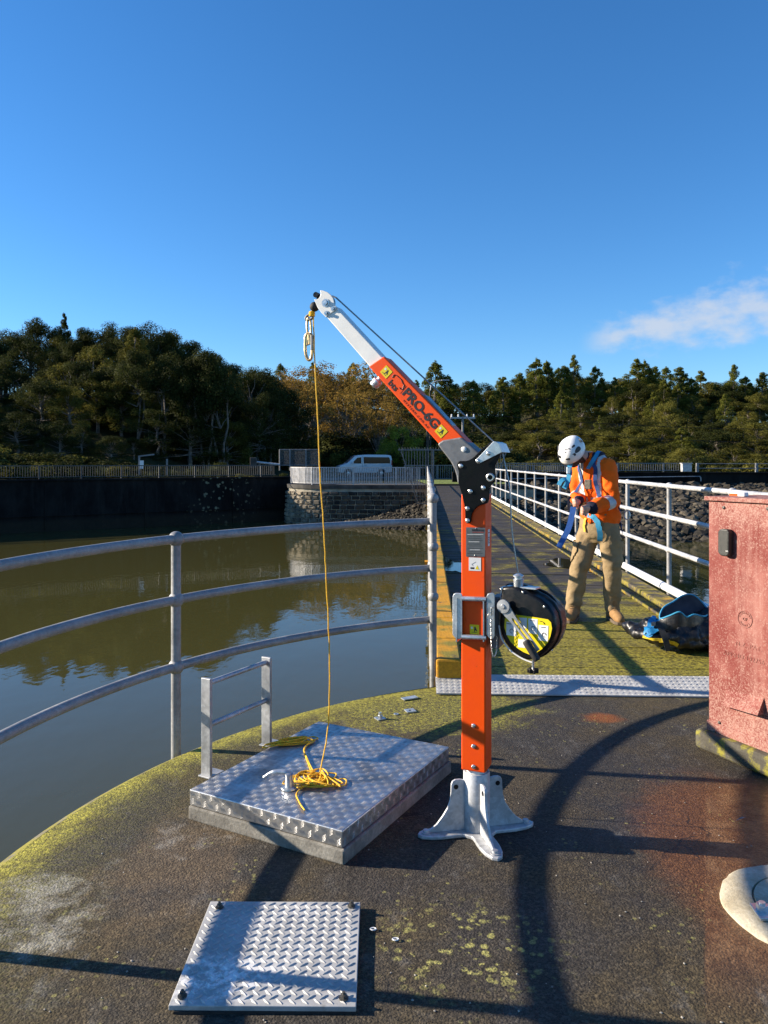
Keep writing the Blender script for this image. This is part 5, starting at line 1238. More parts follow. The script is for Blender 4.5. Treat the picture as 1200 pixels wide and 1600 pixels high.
# black side plates
bp = [z6(*p) for p in ((150, 605), (155, 575), (172, 550), (200, 537), (240, 536), (290, 537), (345, 524), (395, 496), (440, 458), (500, 400), (560, 340), (620, 290), (680, 262), (740, 255), (800, 290), (850, 350), (868, 420), (855, 480), (820, 540), (790, 600), (782, 660), (790, 740), (797, 800), (775, 880), (735, 920), (705, 965), (690, 1020), (684, 1100), (675, 1200), (655, 1238), (610, 1256), (540, 1272), (480, 1305), (430, 1360), (397, 1420), (386, 1480), (383, 1530), (365, 1568), (335, 1582), (305, 1573), (288, 1540), (285, 1440), (282, 1340), (265, 1250), (235, 1110), (200, 1000), (178, 920), (168, 850), (176, 780), (176, 720), (158, 650))]
for nm, off in (('side_plate', 0.060), ('side_plate', -0.050)):
    m = MB(); FP.up(off).prism(m, bp, 0.010); m.build(nm, M_BLACKP, crane, bevel=0.002)
fb = FP.up(0.060)
for (x, y) in ((218, 620), (375, 1045), (592, 985), (590, 1190), (328, 1330), (330, 1530)):
    m = MB(); bolt_head(m, fb.w(*z6(x, y)), NF, 0.0088, 0.005); m.cyl(fb.w(*z6(x, y), 0.004), fb.w(*z6(x, y), 0.0052), 0.0025, n=6); m.build('bolt', M_BOLT, crane, smooth=True, angle=30)
p = fb.w(*z6(712, 810)); m = MB(); m.lathe([(0.0095, 0), (0.0165, 0), (0.0165, 0.006), (0.013, 0.0085), (0.0095, 0.0085)], p, 28, NF, cap=False); m.build('bearing_ring', M_BOLT, crane, smooth=True, angle=30)
# cable guide
tri = [z6(*p) for p in ((468, 535), (478, 503), (760, 207), (795, 212), (838, 238), (905, 388), (880, 400), (520, 580), (490, 575))]
for off in (0.0745, -0.060):
    m = MB(); FP.up(off).prism(m, tri, 0.004); m.build('guide_plate', M_GALVB, crane, bevel=0.001)
a, b = FP.q(*z6(800, 213)), FP.q(*z6(905, 388)); m = MB(); FP.up(0.0743).prism(m, [z6(770, 210), z6(838, 238), z6(905, 388), z6(880, 392), z6(815, 245), z6(770, 222)], 0.134); m.build('guide_bridge', M_GALVB, crane)
m = MB(); q = FP.w(*z6(790, 330)); m.lathe([(0.02, -0.03), (0.028, -0.028), (0.018, -0.005), (0.018, 0.005), (0.028, 0.028), (0.02, 0.03)], q, 20, NF); m.build('guide_roller', M_BLACK, crane, smooth=True)
for (x, y) in ((505, 540), (675, 412)): m = MB(); bolt_head(m, FP.up(0.0745).w(*z6(x, y)), NF, 0.0088, 0.005); m.build('bolt', M_BOLT, crane, smooth=True)
# steel cable
cab = [FP.w(*z4(240, 240)), FP.w(*z4(270, 150)), FP.w(*z4(340, 120)), FP.w(*z4(435, 168)), FP.w(*z6(755, 212)), FP.w(*z6(830, 235)), FP.w(*z6(900, 400))]
m = MB(); m.tube([FP.w(*z4(395, 150))]+cab[3:5], 0.0032, 8); m.build('cable', M_CABLE, crane, smooth=True)
# mounting bracket with pin and chain
mb_ = thing('winch_bracket', 'zinc clamp bracket with two cross bars holding the winch to the orange mast', 'bracket', fm.w(741, 1000))
for (xa, xb) in ((707, 722), (760, 773)):
    m = MB(); FP.up(0.066).prism(m, [(xa, 932), (xa+2, 928), (xa+5, 926.5), (xb-1.5, 927), (xb, 930), (xb, 994), (xb-2, 998), (xb-5, 999), (xa+4, 997), (xa, 992)], 0.006); m.build('side_plate', M_GALVB, mb_, bevel=0.002)
for xx in (721.0, 762.5):
    m = MB(); q0, q1 = FP.q(xx, 930), FP.q(xx, 997); m.box((q0[0], -0.002, (q0[1]+q1[1])/2), (0.005, 0.135, q0[1]-q1[1]), M=Mm); m.build('inner_flange', M_GALVB, mb_)
for yy in (935, 995):
    a, b = FP.up(0.062).w(722, yy), FP.up(0.062).w(760, yy+1.5); m = MB(); m.cyl(a, b, 0.0095, n=16); m.build('cross_bar', M_GALVB, mb_, smooth=True)
m = MB(); a = FP.up(0.068).w(770, 949); m.tube(smooth_path([a, a+NF*0.012+up*0.002, FP.up(0.082).w(767.5, 951), FP.up(0.082).w(767, 962)], 4), 0.0032, 8); m.build('locking_pin', M_BOLT, mb_, smooth=True)
m = MB(); c = FP.up(0.076).w(766, 964); m.tube([c+(XR*math.cos(i*PI/10)+up*math.sin(i*PI/10))*0.012 for i in range(20)], 0.0012, 6, closed=True); m.build('pin_ring', M_BOLT, mb_, smooth=True)
links = smooth_path([FP.up(0.075).w(766.5, 969), FP.up(0.072).w(767, 990), FP.up(0.066).w(768, 1012), FP.up(0.06).w(771, 1026), FP.up(0.05).w(775.5, 1018), FP.up(0.04).w(776.5, 996)], 7)
for i, p in enumerate(links):
    t_ = (links[min(i+1, len(links)-1)]-links[max(i-1, 0)]).normalized(); s_, u_, _ = frame_of(t_); k_ = s_ if i % 2 else u_
    m = MB(); m.tube([p+t_*math.cos(a_)*0.0042+k_*math.sin(a_)*0.0024 for a_ in [j*PI/4 for j in range(8)]], 0.0009, 4, closed=True); m.build('chain_link', M_BOLT, mb_, smooth=True)

# ---- winch
WN = Vector((-0.56, -0.828, 0)).normalized(); WX = Vector((0.828, -0.56, 0)).normalized()
wc0 = P(826, 985, 2.885); WP = Plane(wc0, WX, up)
def z7(x, y): return (680+x/5, 780+y/5)
winch = thing('retrieval_winch', 'black drum winch with yellow face and folding crank hanging on the mast', 'winch', P(826, 1035, 2.9))
outl = [z7(*p) for p in ((512, 700), (530, 688), (600, 682), (660, 700), (740, 738), (820, 780), (880, 832), (922, 900), (940, 980), (936, 1050), (910, 1120), (872, 1180), (815, 1230), (760, 1255), (710, 1258), (650, 1235), (590, 1190), (540, 1120), (510, 1050), (498, 970), (503, 880), (508, 780))]
m = MB(); WP.prism(m, outl, 0.125); body = m.build('housing', M_BLACK, winch, bevel=0.012, bseg=3, smooth=True, angle=50)
ctr = Vector(WP.q(*z7(720, 990)))
m = MB(); ring = [Vector(WP.q(*p)) for p in outl]; ring = [(ctr+(q-ctr)*1.05) for q in ring]; m.prism([(q.x, q.y) for q in ring], WP.up(-0.050).o, WP.ex, WP.ey, 0.018); m.build('flange', M_BLACK, winch, bevel=0.004, smooth=True)
yel = [z7(*p) for p in ((545, 930), (590, 912), (640, 905), (760, 920), (882, 940), (904, 962), (912, 1010), (900, 1070), (878, 1120), (835, 1170), (790, 1200), (740, 1216), (690, 1195), (635, 1160), (590, 1115), (558, 1060), (540, 1000))]
on_front(WP, yel, M_YELLOW, 'face_plate', winch, 0.003, 0.0025); w1 = WP.up(0.0028)
for q in (((556, 955), (600, 965), (634, 1000), (632, 1072), (556, 1060)), ((655, 925), (716, 928), (715, 1010), (690, 1008)), ((727, 932), (800, 938), (798, 1056), (727, 1045)), ((808, 982), (884, 990), (880, 1110), (804, 1102)), ((648, 1092), (700, 1096), (702, 1162), (646, 1156))):
    o = on_front(w1, [z7(*p) for p in q], M_WHITE, 'instruction_label', winch, 0.0006, 0.0006)
w2 = WP.up(0.0040)
for (x, y, r) in ((597, 1030, 0.012), (765, 1010, 0.013), (850, 1060, 0.012)):
    c = w2.w(*z7(x, y)); m = MB(); m.tube([c+(WX*math.cos(i*PI/8)+up*math.sin(i*PI/8))*r*0.62 for i in range(14)], 0.0011, 4); m.build('diagram_print', M_INK, winch)
for (x, y) in ((760, 948), (845, 1000), (575, 972)): line_on(w2, z7(x-18, y), z7(x+18, y+3), 0.0022, M_INK, 'print_line', winch)
m = MB(); m.tube([w2.w(*z7(x, y)) for x, y in ((815, 952), (835, 955), (848, 965), (850, 978))], 0.0011, 4); m.build('arrow_print', M_INK, winch)
for (x, y) in ((515, 705), (685, 728), (852, 842), (928, 932), (940, 1020), (912, 1178), (500, 998), (600, 1195)): m = MB(); bolt_head(m, WP.up(0.002 if x < 900 else -0.045).w(*z7(x, y)), WN, 0.0045); m.build('screw', M_BOLT, winch, smooth=True)
ch = WP.up(0.030).w(*z7(538, 836)); m = MB(); m.cyl(ch-WN*0.028, ch+WN*0.004, 0.012, n=16); m.lathe([(0.0255, 0.0), (0.0265, 0.004), (0.0255, 0.009), (0.010, 0.010), (0.007, 0.014)], ch, 28, WN); m.build('crank_hub', M_GALV, winch, smooth=True, angle=30)
wp3 = WP.up(0.034)
A_, B_ = Vector(wp3.q(*z7(548, 862))), Vector(wp3.q(*z7(795, 1190))); d_ = (B_-A_).normalized(); n_ = Vector((-d_.y, d_.x))
arm = lambda t, w: [A_+(B_-A_)*t+n_*w, A_+(B_-A_)*t-n_*w]
seg = [(0.0, 0.021), (0.25, 0.015), (0.45, 0.013), (0.7, 0.0125), (1.0, 0.012)]
for s_ in (-1, 1):
    outer_ = [A_+(B_-A_)*t+n_*w*s_ for t, w in seg]; inner_ = [A_+(B_-A_)*t+n_*(0.0045 if 0.22 < t < 0.8 else 0.0)*s_ for t, w in ((1.0, 0), (0.78, 0), (0.62, 0), (0.24, 0), (0.20, 0))]+[A_]
    m = MB(); m.prism([(q.x, q.y) for q in outer_+inner_], wp3.o, wp3.ex, wp3.ey, 0.007); m.build('crank_arm', M_GALV, winch)
ha, hb2 = WP.up(0.046).w(*z7(706, 1104)), WP.up(0.046).w(*z7(800, 1262)); m = MB(); m.tube([ha, ha.lerp(hb2, .04), ha.lerp(hb2, .1), ha.lerp(hb2, .9), ha.lerp(hb2, .96), hb2], [0.011, 0.0135, 0.0145, 0.0135, 0.0125, 0.010], 16); m.build('crank_handle', M_RUBBER, winch, smooth=True)
kn = WP.up(0.02).w(*z7(765, 1322)); prk = [(0.019*(1+0.16*math.cos(7*a_))*math.cos(a_), 0.019*(1+0.16*math.cos(7*a_))*math.sin(a_)) for a_ in [i*2*PI/56 for i in range(56)]]
m = MB(); m.prism(prk, kn, WX, -WN, 0.016); m.build('star_knob', M_BLACK, winch, bevel=0.002); m = MB(); m.cyl(kn, kn+up*0.03, 0.005, n=10); m.build('knob_stem', M_BOLT, winch)
m = MB(); tp = P(810, 908, 2.945); m.lathe([(0.018, -0.02), (0.020, 0.0), (0.021, 0.008), (0.016, 0.010), (0.016, 0.016), (0.021, 0.018), (0.021, 0.022), (0.014, 0.026), (0.006, 0.030)], tp, 20); m.build('cable_outlet', M_GALVB, winch, smooth=True, angle=30)
m = MB(); m.box(tp+Vector((0.02, 0.0, -0.022)), (0.12, 0.05, 0.006), math.atan2(WX.y, WX.x)); m.build('top_plate', M_GALVB, winch, bevel=0.001)
m = MB(); m.tube(smooth_path([FP.w(*z6(900, 400)), P(796, 760, 2.96), P(800, 830, 2.95), tp+up*0.02], 5), 0.0032, 8); m.build('winch_cable', M_CABLE, winch, smooth=True)
m = MB(); cb = [WP.up(-0.09).w(*z7(x, y)) for x, y in ((740, 700), (800, 704), (870, 735), (930, 790), (965, 860), (975, 940), (985, 1000))]; m.tube(smooth_path(cb, 5), 0.006, 10); m.build('carry_handle', M_BLACK, winch, smooth=True)
m = MB(); m.prism([WP.q(*z7(x, y)) for x, y in ((500, 690), (520, 690), (520, 820), (500, 820))], WP.up(-0.01).o, WP.ex, WP.ey, 0.10); m.build('mount_plate', M_GALVB, winch)
m = MB(); m.tube(smooth_path([WP.up(0.004).w(*z7(x, y)) for x, y in ((497, 985), (515, 1080), (560, 1150), (610, 1200), (690, 1250), (770, 1280))], 4), 0.003, 6); m.build('pawl_cord', M_WHITE, winch, smooth=True)
mk = WP.up(-0.06).w(*z7(490, 770)); m = MB(); m.box(mk+up*(-0.09), (0.03, 0.09, 0.20), math.atan2(XR.y, XR.x)); m.build('mount_block', M_GREYC, winch, bevel=0.004)

# ---- snap hook and eye at the tip
hook = thing('snap_hook', 'gold swivel snap hook dangling from the eye at the tip of the white boom', 'hook', FP.w(486, 565))
def zt(x, y): return FP.w(470+x/13.34, 450+y/13.34)
m = MB(); m.tube(smooth_path([zt(300, 400), zt(250, 470), zt(180, 545), (zt(115, 600)), (zt(110, 660)), zt(165, 668), zt(225, 640), zt(250, 590), zt(240, 545)], 5), 0.0055, 10); m.build('eye', M_GREYC, hook, smooth=True)
m = MB(); m.tube(smooth_path([zt(140, 640), zt(130, 780), zt(140, 920), zt(175, 960), zt(210, 920), zt(208, 780), zt(195, 670), zt(165, 630)], 5, True), 0.0045, 8, closed=True); m.build('swivel_link', M_BRASS, hook, smooth=True)
body_o = smooth_path([zt(160, 945), zt(105, 1000), zt(95, 1150), zt(98, 1340), zt(130, 1460), zt(172, 1500), zt(215, 1460), zt(235, 1330), zt(240, 1150), zt(225, 990)], 5, True)
m = MB(); m.tube(body_o, 0.0068, 10, closed=True); m.build('hook_body', M_BRASS, hook, smooth=True)
m = MB(); m.beam(zt(238, 985), zt(240, 1300), 0.012, 0.014, up=NF); m.build('gate', M_GREYC, hook, bevel=0.003)
m = MB(); m.beam(zt(165, 960), zt(195, 1180), 0.013, 0.012, up=NF); m.build('lock_lever', M_BRASS, hook, bevel=0.003)
m = MB(); m.beam(zt(130, 1010), zt(140, 1200), 0.010, 0.010, up=NF); m.build('lock_lever', M_BRASS, hook, bevel=0.003)

# ---- yellow rope
rope = thing('yellow_rope', 'thin yellow rope hanging from the hook and lying tangled on the hatch lid', 'rope', G(490, 1225, HZ))
tip = zt(225, 545)
rp_ = [tip, zt(262, 640), P(491.5, 560, tip.y), P(496, 650, tip.y), P(500, 740, tip.y), P(506, 830, tip.y-0.005), P(509.5, 900, tip.y), P(514, 1000, tip.y-0.008), P(515, 1080, tip.y-0.01), P(511, 1150, tip.y-0.02)]
land = G(500, 1206, HZ+0.03)
def dense(path, k, amp, seed):
    r = random.Random(seed); out = smooth_path(path, k)
    return [p if i in (0, len(out)-1) else p+Vector((r.uniform(-1, 1), r.uniform(-1, 1), 0))*amp for i, p in enumerate(out)]
m = MB(); m.tube(dense(rp_+[land], 6, 0.0012, 4), 0.0029, 7); m.build('hanging_length', M_ROPE, rope, smooth=True)
rr = random.Random(12)
def tangle(c, rx, ry, n, zmax, seed, ang=0.0):
    r = random.Random(seed); pts = []; a = r.uniform(0, 6)
    for i in range(n):
        a += r.uniform(1.3, 2.9); k = r.uniform(0.25, 1.0); x, y = math.cos(a)*rx*k, math.sin(a)*ry*k
        z = HZ+0.006+zmax*(1-k*0.8)*r.random()
        pts.append(Vector((c.x+x*math.cos(ang)-y*math.sin(ang), c.y+x*math.sin(ang)+y*math.cos(ang), z)))
    return pts
c1 = G(492, 1222, HZ); m = MB(); m.tube(smooth_path([land]+tangle(c1, 0.135, 0.120, 40, 0.03, 17)+[G(466, 1236, HZ+.006), G(467, 1252, HZ+.006), G(476, 1266, HZ+.006)], 6), 0.0029, 7); m.build('main_tangle', M_ROPE, rope, smooth=True)
m = MB(); m.tube(smooth_path([G(500, 1226, HZ+.02), G(520, 1228, HZ+.008), G(538, 1227, HZ+.006), G(541, 1219, HZ+.006), G(533, 1217, HZ+.006), G(520, 1224, HZ+.01)], 6), 0.0029, 7); m.build('side_loop', M_ROPE, rope, smooth=True)
m = MB(); a_ = [G(489, 1204, HZ+.015), G(483, 1192, HZ+.007), G(478, 1180, HZ+.008), G(475, 1170, HZ+.007), G(486, 1158, HZ+.008), G(497, 1154, HZ+.007), G(488, 1151, HZ+.006), G(470, 1156, HZ+.006)]
m.tube(smooth_path(a_+tangle(G(455, 1162, HZ), 0.165, 0.045, 26, 0.025, 8, 0.42), 6), 0.0029, 7); m.build('far_tangle', M_ROPE, rope, smooth=True)
m = MB(); m.tube(smooth_path([G(486, 1205, HZ+.012), G(482, 1194, HZ+.007), G(479, 1186, HZ+.007), G(476, 1176, HZ+.006), G(478, 1166, HZ+.007), G(492, 1157, HZ+.006), G(470, 1160, HZ+.006)], 6), 0.0029, 7); m.build('second_strand', M_ROPE, rope, smooth=True)
m = MB(); k_ = zt(232, 560)
for i in range(4): m.tube([k_+Vector((math.cos(j*PI/4)*0.010, math.sin(j*PI/4)*0.010, -0.004+i*0.005)) for j in range(8)], 0.004, 6, closed=True)
m.build('knot', M_ROPE, rope, smooth=True)

# ---- red cabinet on its plinth
CL = Vector((1.641, 3.885, 0)); CD = Vector((0.424, -0.906, 0)).normalized(); CN_ = Vector((-0.906, -0.424, 0)).normalized(); CB = -CN_
def mat_cab():
    t = MT('chalky_red_paint'); n = t.noise(4.5, 7, 0.7); sp = t.noise(120, 5, 0.72); sp2 = t.noise(22, 6, 0.75)
    c = t.mix(t.rng(n, 0.36, 0.66), (0.165, 0.034, 0.028), (0.28, 0.105, 0.085))
    z = t.node('ShaderNodeSeparateXYZ'); t.put(z.inputs[0], t.pos())
    fade = t.math('ADD', t.rng(z.outputs[2], 1.02, 1.26), t.rng(z.outputs[2], 0.55, 0.15))
    bl = t.math('ADD', sp, t.math('MULTIPLY', fade, 0.10)); bl = t.math('ADD', bl, t.math('MULTIPLY', t.math('SUBTRACT', sp2, 0.5), 0.35))
    c = t.mix(t.math('MULTIPLY', t.rng(bl, 0.50, 0.70), 0.8), c, (0.38, 0.235, 0.19))
    c = t.mix(t.math('MULTIPLY', t.rng(t.noise(11, 5, 0.75, t.pos((1, 1, 0.6))), 0.66, 0.72), 0.6), c, (0.40, 0.30, 0.24))
    c = t.mix(t.math('MULTIPLY', t.rng(t.noise(1.0, 6, 0.7, t.pos((16, 16, 1.3))), 0.50, 0.68), 0.2), c, (0.46, 0.30, 0.25))
    t.set(col=c, rough=0.8, spec=0.25, normal=t.bump(sp, 0.25, 0.002)); return t.m
M_CAB = mat_cab()
cabt = thing('control_cabinet', 'chalky faded red metal control cabinet on a mossy plinth at the right edge', 'cabinet', CL+CD*0.3)
CW, CDp = 0.62, 0.36
crz = math.atan2(CD.y, CD.x); cc = CL+CD*CW/2+CB*CDp/2
m = MB(); m.box(cc+up*0.683, (CW, CDp, 1.15), crz); m.build('body', M_CAB, cabt, bevel=0.008)
m = MB(); m.box(cc+up*1.270, (CW+0.03, CDp+0.03, 0.022), crz); m.build('lid', M_CAB, cabt, bevel=0.004)
m = MB(); m.box(cc+up*0.125, (CW+0.012, CDp+0.012, 0.05), crz); m.build('base_band', M_CAB, cabt, bevel=0.003)
m = MB(); m.box(cc+up*0.052, (CW+0.10, CDp+0.10, 0.10), crz); m.build('plinth', M_PLINTH, cabt, bevel=0.025, bseg=3)
m = MB(); CPl = Plane(CL, CD, up); m.prism([CPl.q(*p) for p in ((1137, 782.3), (1196, 783.5), (1196, 785.2), (1137, 784))], CPl.up(0.0012).o, CD, up, 0.001); m.build('slot', M_BLACK, cabt)
cp = CPl
for (px, py) in ((1131, 793), (1200, 795), (1124, 1129), (1116, 1144)):
    m = MB(); bolt_head(m, cp.up(0.001 if py < 1140 else 0.007).w(px, py), CN_, 0.008, 0.006); m.build('bolt', M_DARKBOLT, cabt, smooth=True)
# louvre hood
hd = [cp.q(*p) for p in ((1135, 1078), (1194, 1090), (1194, 1116), (1136, 1101))]
a, b, c_, d_ = [cp.at(x, y) for x, y in hd]; c2, d2 = c_+CN_*0.045, d_+CN_*0.03
m = MB(); m.add([a+CN_*.001, b+CN_*.001, c2, d2, c_+CN_*.001, d_+CN_*.001], [(0, 1, 2, 3), (1, 4, 2), (0, 3, 5)]); m.build('vent_hood', M_CAB, cabt)
# cast emblem and raised lettering
ec = cp.q(1164.2, 967.5)
m = MB(); m.tube([cp.at(ec[0]+math.cos(i*PI/16)*0.0400, ec[1]+math.sin(i*PI/16)*0.0400, 0.001) for i in range(32)], 0.0022, 5, closed=True); m.build('emblem_ring', M_CAB, cabt)
mesh_text('OF', 0.020, M_CAB, cabt, 'emblem_letters', cp.at(ec[0], ec[1], 0.002), CD, up, 0.0016)
for i, ch in enumerate('MINISTRY'):
    a_ = R(160-i*20); p = cp.at(ec[0]+math.cos(a_)*0.030, ec[1]+math.sin(a_)*0.030, 0.002); ex2 = CD*math.sin(a_)-up*math.cos(a_); ey2 = CD*math.cos(a_)+up*math.sin(a_); mesh_text(ch, 0.013, M_CAB, cabt, 'emblem_letters', p, ex2, ey2, 0.0007)
for i, ch in enumerate('WORKS'):
    a_ = R(222+i*24); p = cp.at(ec[0]+math.cos(a_)*0.030, ec[1]+math.sin(a_)*0.030, 0.002); ex2 = -CD*math.sin(a_)+up*math.cos(a_); ey2 = -CD*math.cos(a_)-up*math.sin(a_); mesh_text(ch, 0.013, M_CAB, cabt, 'emblem_letters', p, ex2, ey2, 0.0007)
q1 = cp.q(1170, 1010); mesh_text('N.Z. PAT.', 0.030, M_CAB, cabt, 'raised_lettering', cp.at(q1[0], q1[1], 0.001), CD, up, 0.0007, spacing=1.2)
q2 = cp.q(1131, 1019); mesh_text('APP.NO 192756', 0.030, M_CAB, cabt, 'raised_lettering', cp.at(q2[0], q2[1], 0.001), CD, up, 0.0007, align='LEFT', spacing=1.15)
# key safe
ks = thing('key_safe', 'small black key safe fixed to the front of the red cabinet', 'key safe', cp.w(1137, 868))
kp = [cp.q(*p) for p in ((1129, 862), (1131, 865), (1134, 868), (1143, 869), (1146, 866), (1146.3, 832), (1144, 827), (1133, 826), (1129, 830))]
m = MB(); m.prism(kp, cp.up(0.034).o, CD, up, 0.033); m.build('case', simple('matt_black_plastic', (0.022, 0.023, 0.02), 0.5, var=0.2, scale=40), ks, bevel=0.006)
mesh_text('safe', 0.010, M_WHITE, ks, 'lettering', cp.up(0.0352).w(1135.5, 861), CD, up, 0.0003)
lg = thing('lighter_pack', 'small white and orange packet lying on top of the red cabinet', 'packet', CL+CD*0.12+CB*0.1+up*1.281)
pk = CL+CD*0.10+CB*0.10+up*1.292
m = MB(); m.box(pk, (0.075, 0.045, 0.020), crz+0.25); m.build('wrapper', M_WHITE, lg, bevel=0.003)
m = MB(); m.box(pk+CD*(-0.012)+CN_*0.0245+up*(-0.002), (0.042, 0.004, 0.012), crz+0.25); m.build('orange_band', M_ORANGE, lg)

# ---- concrete cap with a bolted steel lug
capc = Vector((1.39, 2.475, 0)); cpt = thing('concrete_cap', 'round pale concrete cap with a bolted steel lug at the right edge', 'concrete cap', capc)
m = MB(); pr_ = [(0.285, -0.01), (0.281, 0.006), (0.268, 0.014), (0.195, 0.020), (0.186, 0.020), (0.184, 0.008), (0.180, 0.008), (0.178, 0.022), (0.05, 0.024)]
nn_ = 64; vs = []
for r_, z_ in pr_:
    for i in range(nn_):
        a_ = 2*PI*i/nn_; k_ = 1+(0.014*mnoise.noise(Vector((math.cos(a_)*3, math.sin(a_)*3, 1)))+0.012*mnoise.noise(Vector((math.cos(a_)*11, math.sin(a_)*11, 4)))) if r_ > 0.25 else 1
        vs.append(capc+Vector((math.cos(a_)*r_*k_, math.sin(a_)*r_*k_, z_)))
fs = [(k*nn_+i, k*nn_+(i+1) % nn_, (k+1)*nn_+(i+1) % nn_, (k+1)*nn_+i) for k in range(len(pr_)-1) for i in range(nn_)]+[tuple(range((len(pr_)-1)*nn_, len(pr_)*nn_))]
m.add(vs, fs); m.build('cap_body', mat_concrete('cream_concrete', (0.36, 0.31, 0.21), (0.60, 0.55, 0.42), scale=9), cpt, smooth=True, angle=30)
lp = G(1195, 1428, 0.022); m = MB(); m.box(lp+Vector((0.035, 0, 0.004)), (0.13, 0.085, 0.010), -0.08); m.build('lug', M_GALVB, cpt, bevel=0.002)
m = MB(); hexnut(m, lp+Vector((-0.005, 0.008, 0.009)), up, 0.018, 0.018); m.cyl(lp+Vector((-0.005, 0.008, 0.02)), lp+Vector((-0.005, 0.008, 0.034)), 0.010, n=12); m.build('bolt', M_GALVB, cpt)
# feather by the puddle
m = MB(); p = G(1158, 1283)+up*0.006; m.add([p+Vector((-0.03, -0.012, 0)), p+Vector((0.0, -0.004, 0.006)), p+Vector((0.028, 0.016, 0.003)), p+Vector((0.0, 0.010, 0.004)), p+Vector((0.002, 0.003, 0.010))], [(0, 1, 4), (1, 2, 4), (2, 3, 4), (3, 0, 4)]); tag(m.build('feather', M_GREYC), 'small grey feather lying on the wet platform below the cabinet', 'feather')

# ================================================================== WORKER
from mathutils.bvhtree import BVHTree
def cloth_mat(name, col, var=0.15, rough=0.85, bs=0.25):
    t = MT(name); n = t.noise(9, 5, 0.6); f = t.noise(220, 2, 0.5); w = t.noise(1.0, 4, 0.6, t.pos((22, 22, 34)))
    c = t.mix(t.rng(n, 0.3, 0.7), tuple(x*(1-var) for x in col), tuple(min(1, x*(1+var)) for x in col)); t.set(col=c, rough=rough, spec=0.25, normal=t.bump(t.math('ADD', t.math('MULTIPLY', f, 0.15), w), bs, 0.012)); return t.m
M_HIVIS = cloth_mat('orange_hivis_cloth', s2l(246, 100, 14), 0.09, bs=0.6); M_KHAKI = cloth_mat('khaki_drill', s2l(142, 122, 90), 0.14, bs=0.5); M_NAVY = cloth_mat('navy_cloth', (0.012, 0.014, 0.03)); M_REFL = simple('silver_reflective_tape', (0.50, 0.48, 0.46), 0.5, var=0.12, scale=30)
M_SKIN = simple('skin', (0.56, 0.30, 0.21), 0.55, var=0.1, scale=20); M_BEARD = simple('dark_beard', (0.05, 0.03, 0.02), 0.9, var=0.3, scale=80); M_HELM = simple('white_helmet_shell', (0.78, 0.77, 0.74), 0.35, var=0.03, scale=6)
M_BOOT = simple('tan_suede_boot', s2l(142, 108, 66), 0.85, var=0.2, scale=25, bump=0.2, bscale=60); M_SOLE = simple('boot_sole', (0.10, 0.075, 0.05), 0.85, var=0.2, scale=30)
M_BLUEW = simple('blue_webbing', (0.02, 0.10, 0.36), 0.7, var=0.12, scale=60, bump=0.3, bscale=300, bdist=0.002); M_TEALW = simple('light_blue_webbing', (0.03, 0.27, 0.46), 0.7, var=0.12, scale=60, bump=0.3, bscale=300, bdist=0.002); M_NAVYW = simple('dark_blue_webbing', (0.012, 0.045, 0.16), 0.75, var=0.15, scale=60); M_YELW = simple('yellow_webbing', (0.6, 0.42, 0.02), 0.7, var=0.12, scale=60)
D0 = 6.86
FW = Vector((-0.60, -0.80, 0)); LW = Vector((0.80, -0.60, 0))
def J(px, py, dd=0.0): return P(px, py, D0+dd)
def loft(m, rings, n=20, ax=None, bx=None):
    """rings: (centre, half width along LW, half depth along FW)"""
    vs = []; fs = []
    for c, a, b in rings: vs += [c+(ax or LW)*(math.cos(2*PI*i/n)*a)+(bx or FW)*(math.sin(2*PI*i/n)*b) for i in range(n)]
    k = len(rings)
    for j in range(k-1): fs += [(j*n+i, j*n+(i+1) % n, (j+1)*n+(i+1) % n, (j+1)*n+i) for i in range(n)]
    fs += [tuple(range(n))[::-1], tuple(range((k-1)*n, k*n))]; m.add(vs, fs); return m
def limbs(m, pts, rs, n=14):
    pts = [Vector(p) for p in pts]; m.tube(pts, rs, n)
    for p, r in zip(pts, rs): m.ball(p, r*0.96, 14, 10)
def fuse(m, name, mat, parent, voxel, smooth=6, wrinkle=None):
    """one continuous surface out of overlapping solids"""
    me = bpy.data.meshes.new(name); me.from_pydata(m.v, [], m.f); bm = bmesh.new(); bm.from_mesh(me); bmesh.ops.recalc_face_normals(bm, faces=bm.faces); bm.to_mesh(me); bm.free()
    o = bpy.data.objects.new(name+'_tmp', me); COL.objects.link(o)
    r = o.modifiers.new('r', 'REMESH'); r.mode = 'VOXEL'; r.voxel_size = voxel
    s = o.modifiers.new('s', 'SMOOTH'); s.factor = 0.5; s.iterations = smooth
    dg = bpy.context.evaluated_depsgraph_get(); ne = bpy.data.meshes.new_from_object(o.evaluated_get(dg)); bpy.data.objects.remove(o)
    if wrinkle:
        nr = [v.normal.copy() for v in ne.vertices]
        for v, q in zip(ne.vertices, nr): v.co += q*wrinkle(v.co)
    c = Vector((0, 0, 0))
    ne.name = name; ne.materials.clear(); ne.materials.append(mat); ne.polygons.foreach_set('use_smooth', [True]*len(ne.polygons))
    ob = bpy.data.objects.new(name, ne); COL.objects.link(ob)
    if parent is not None: ob.parent = parent; ob.matrix_parent_inverse = WM[parent.name].inverted()
    WM[ob.name] = Matrix.Identity(4); return ob
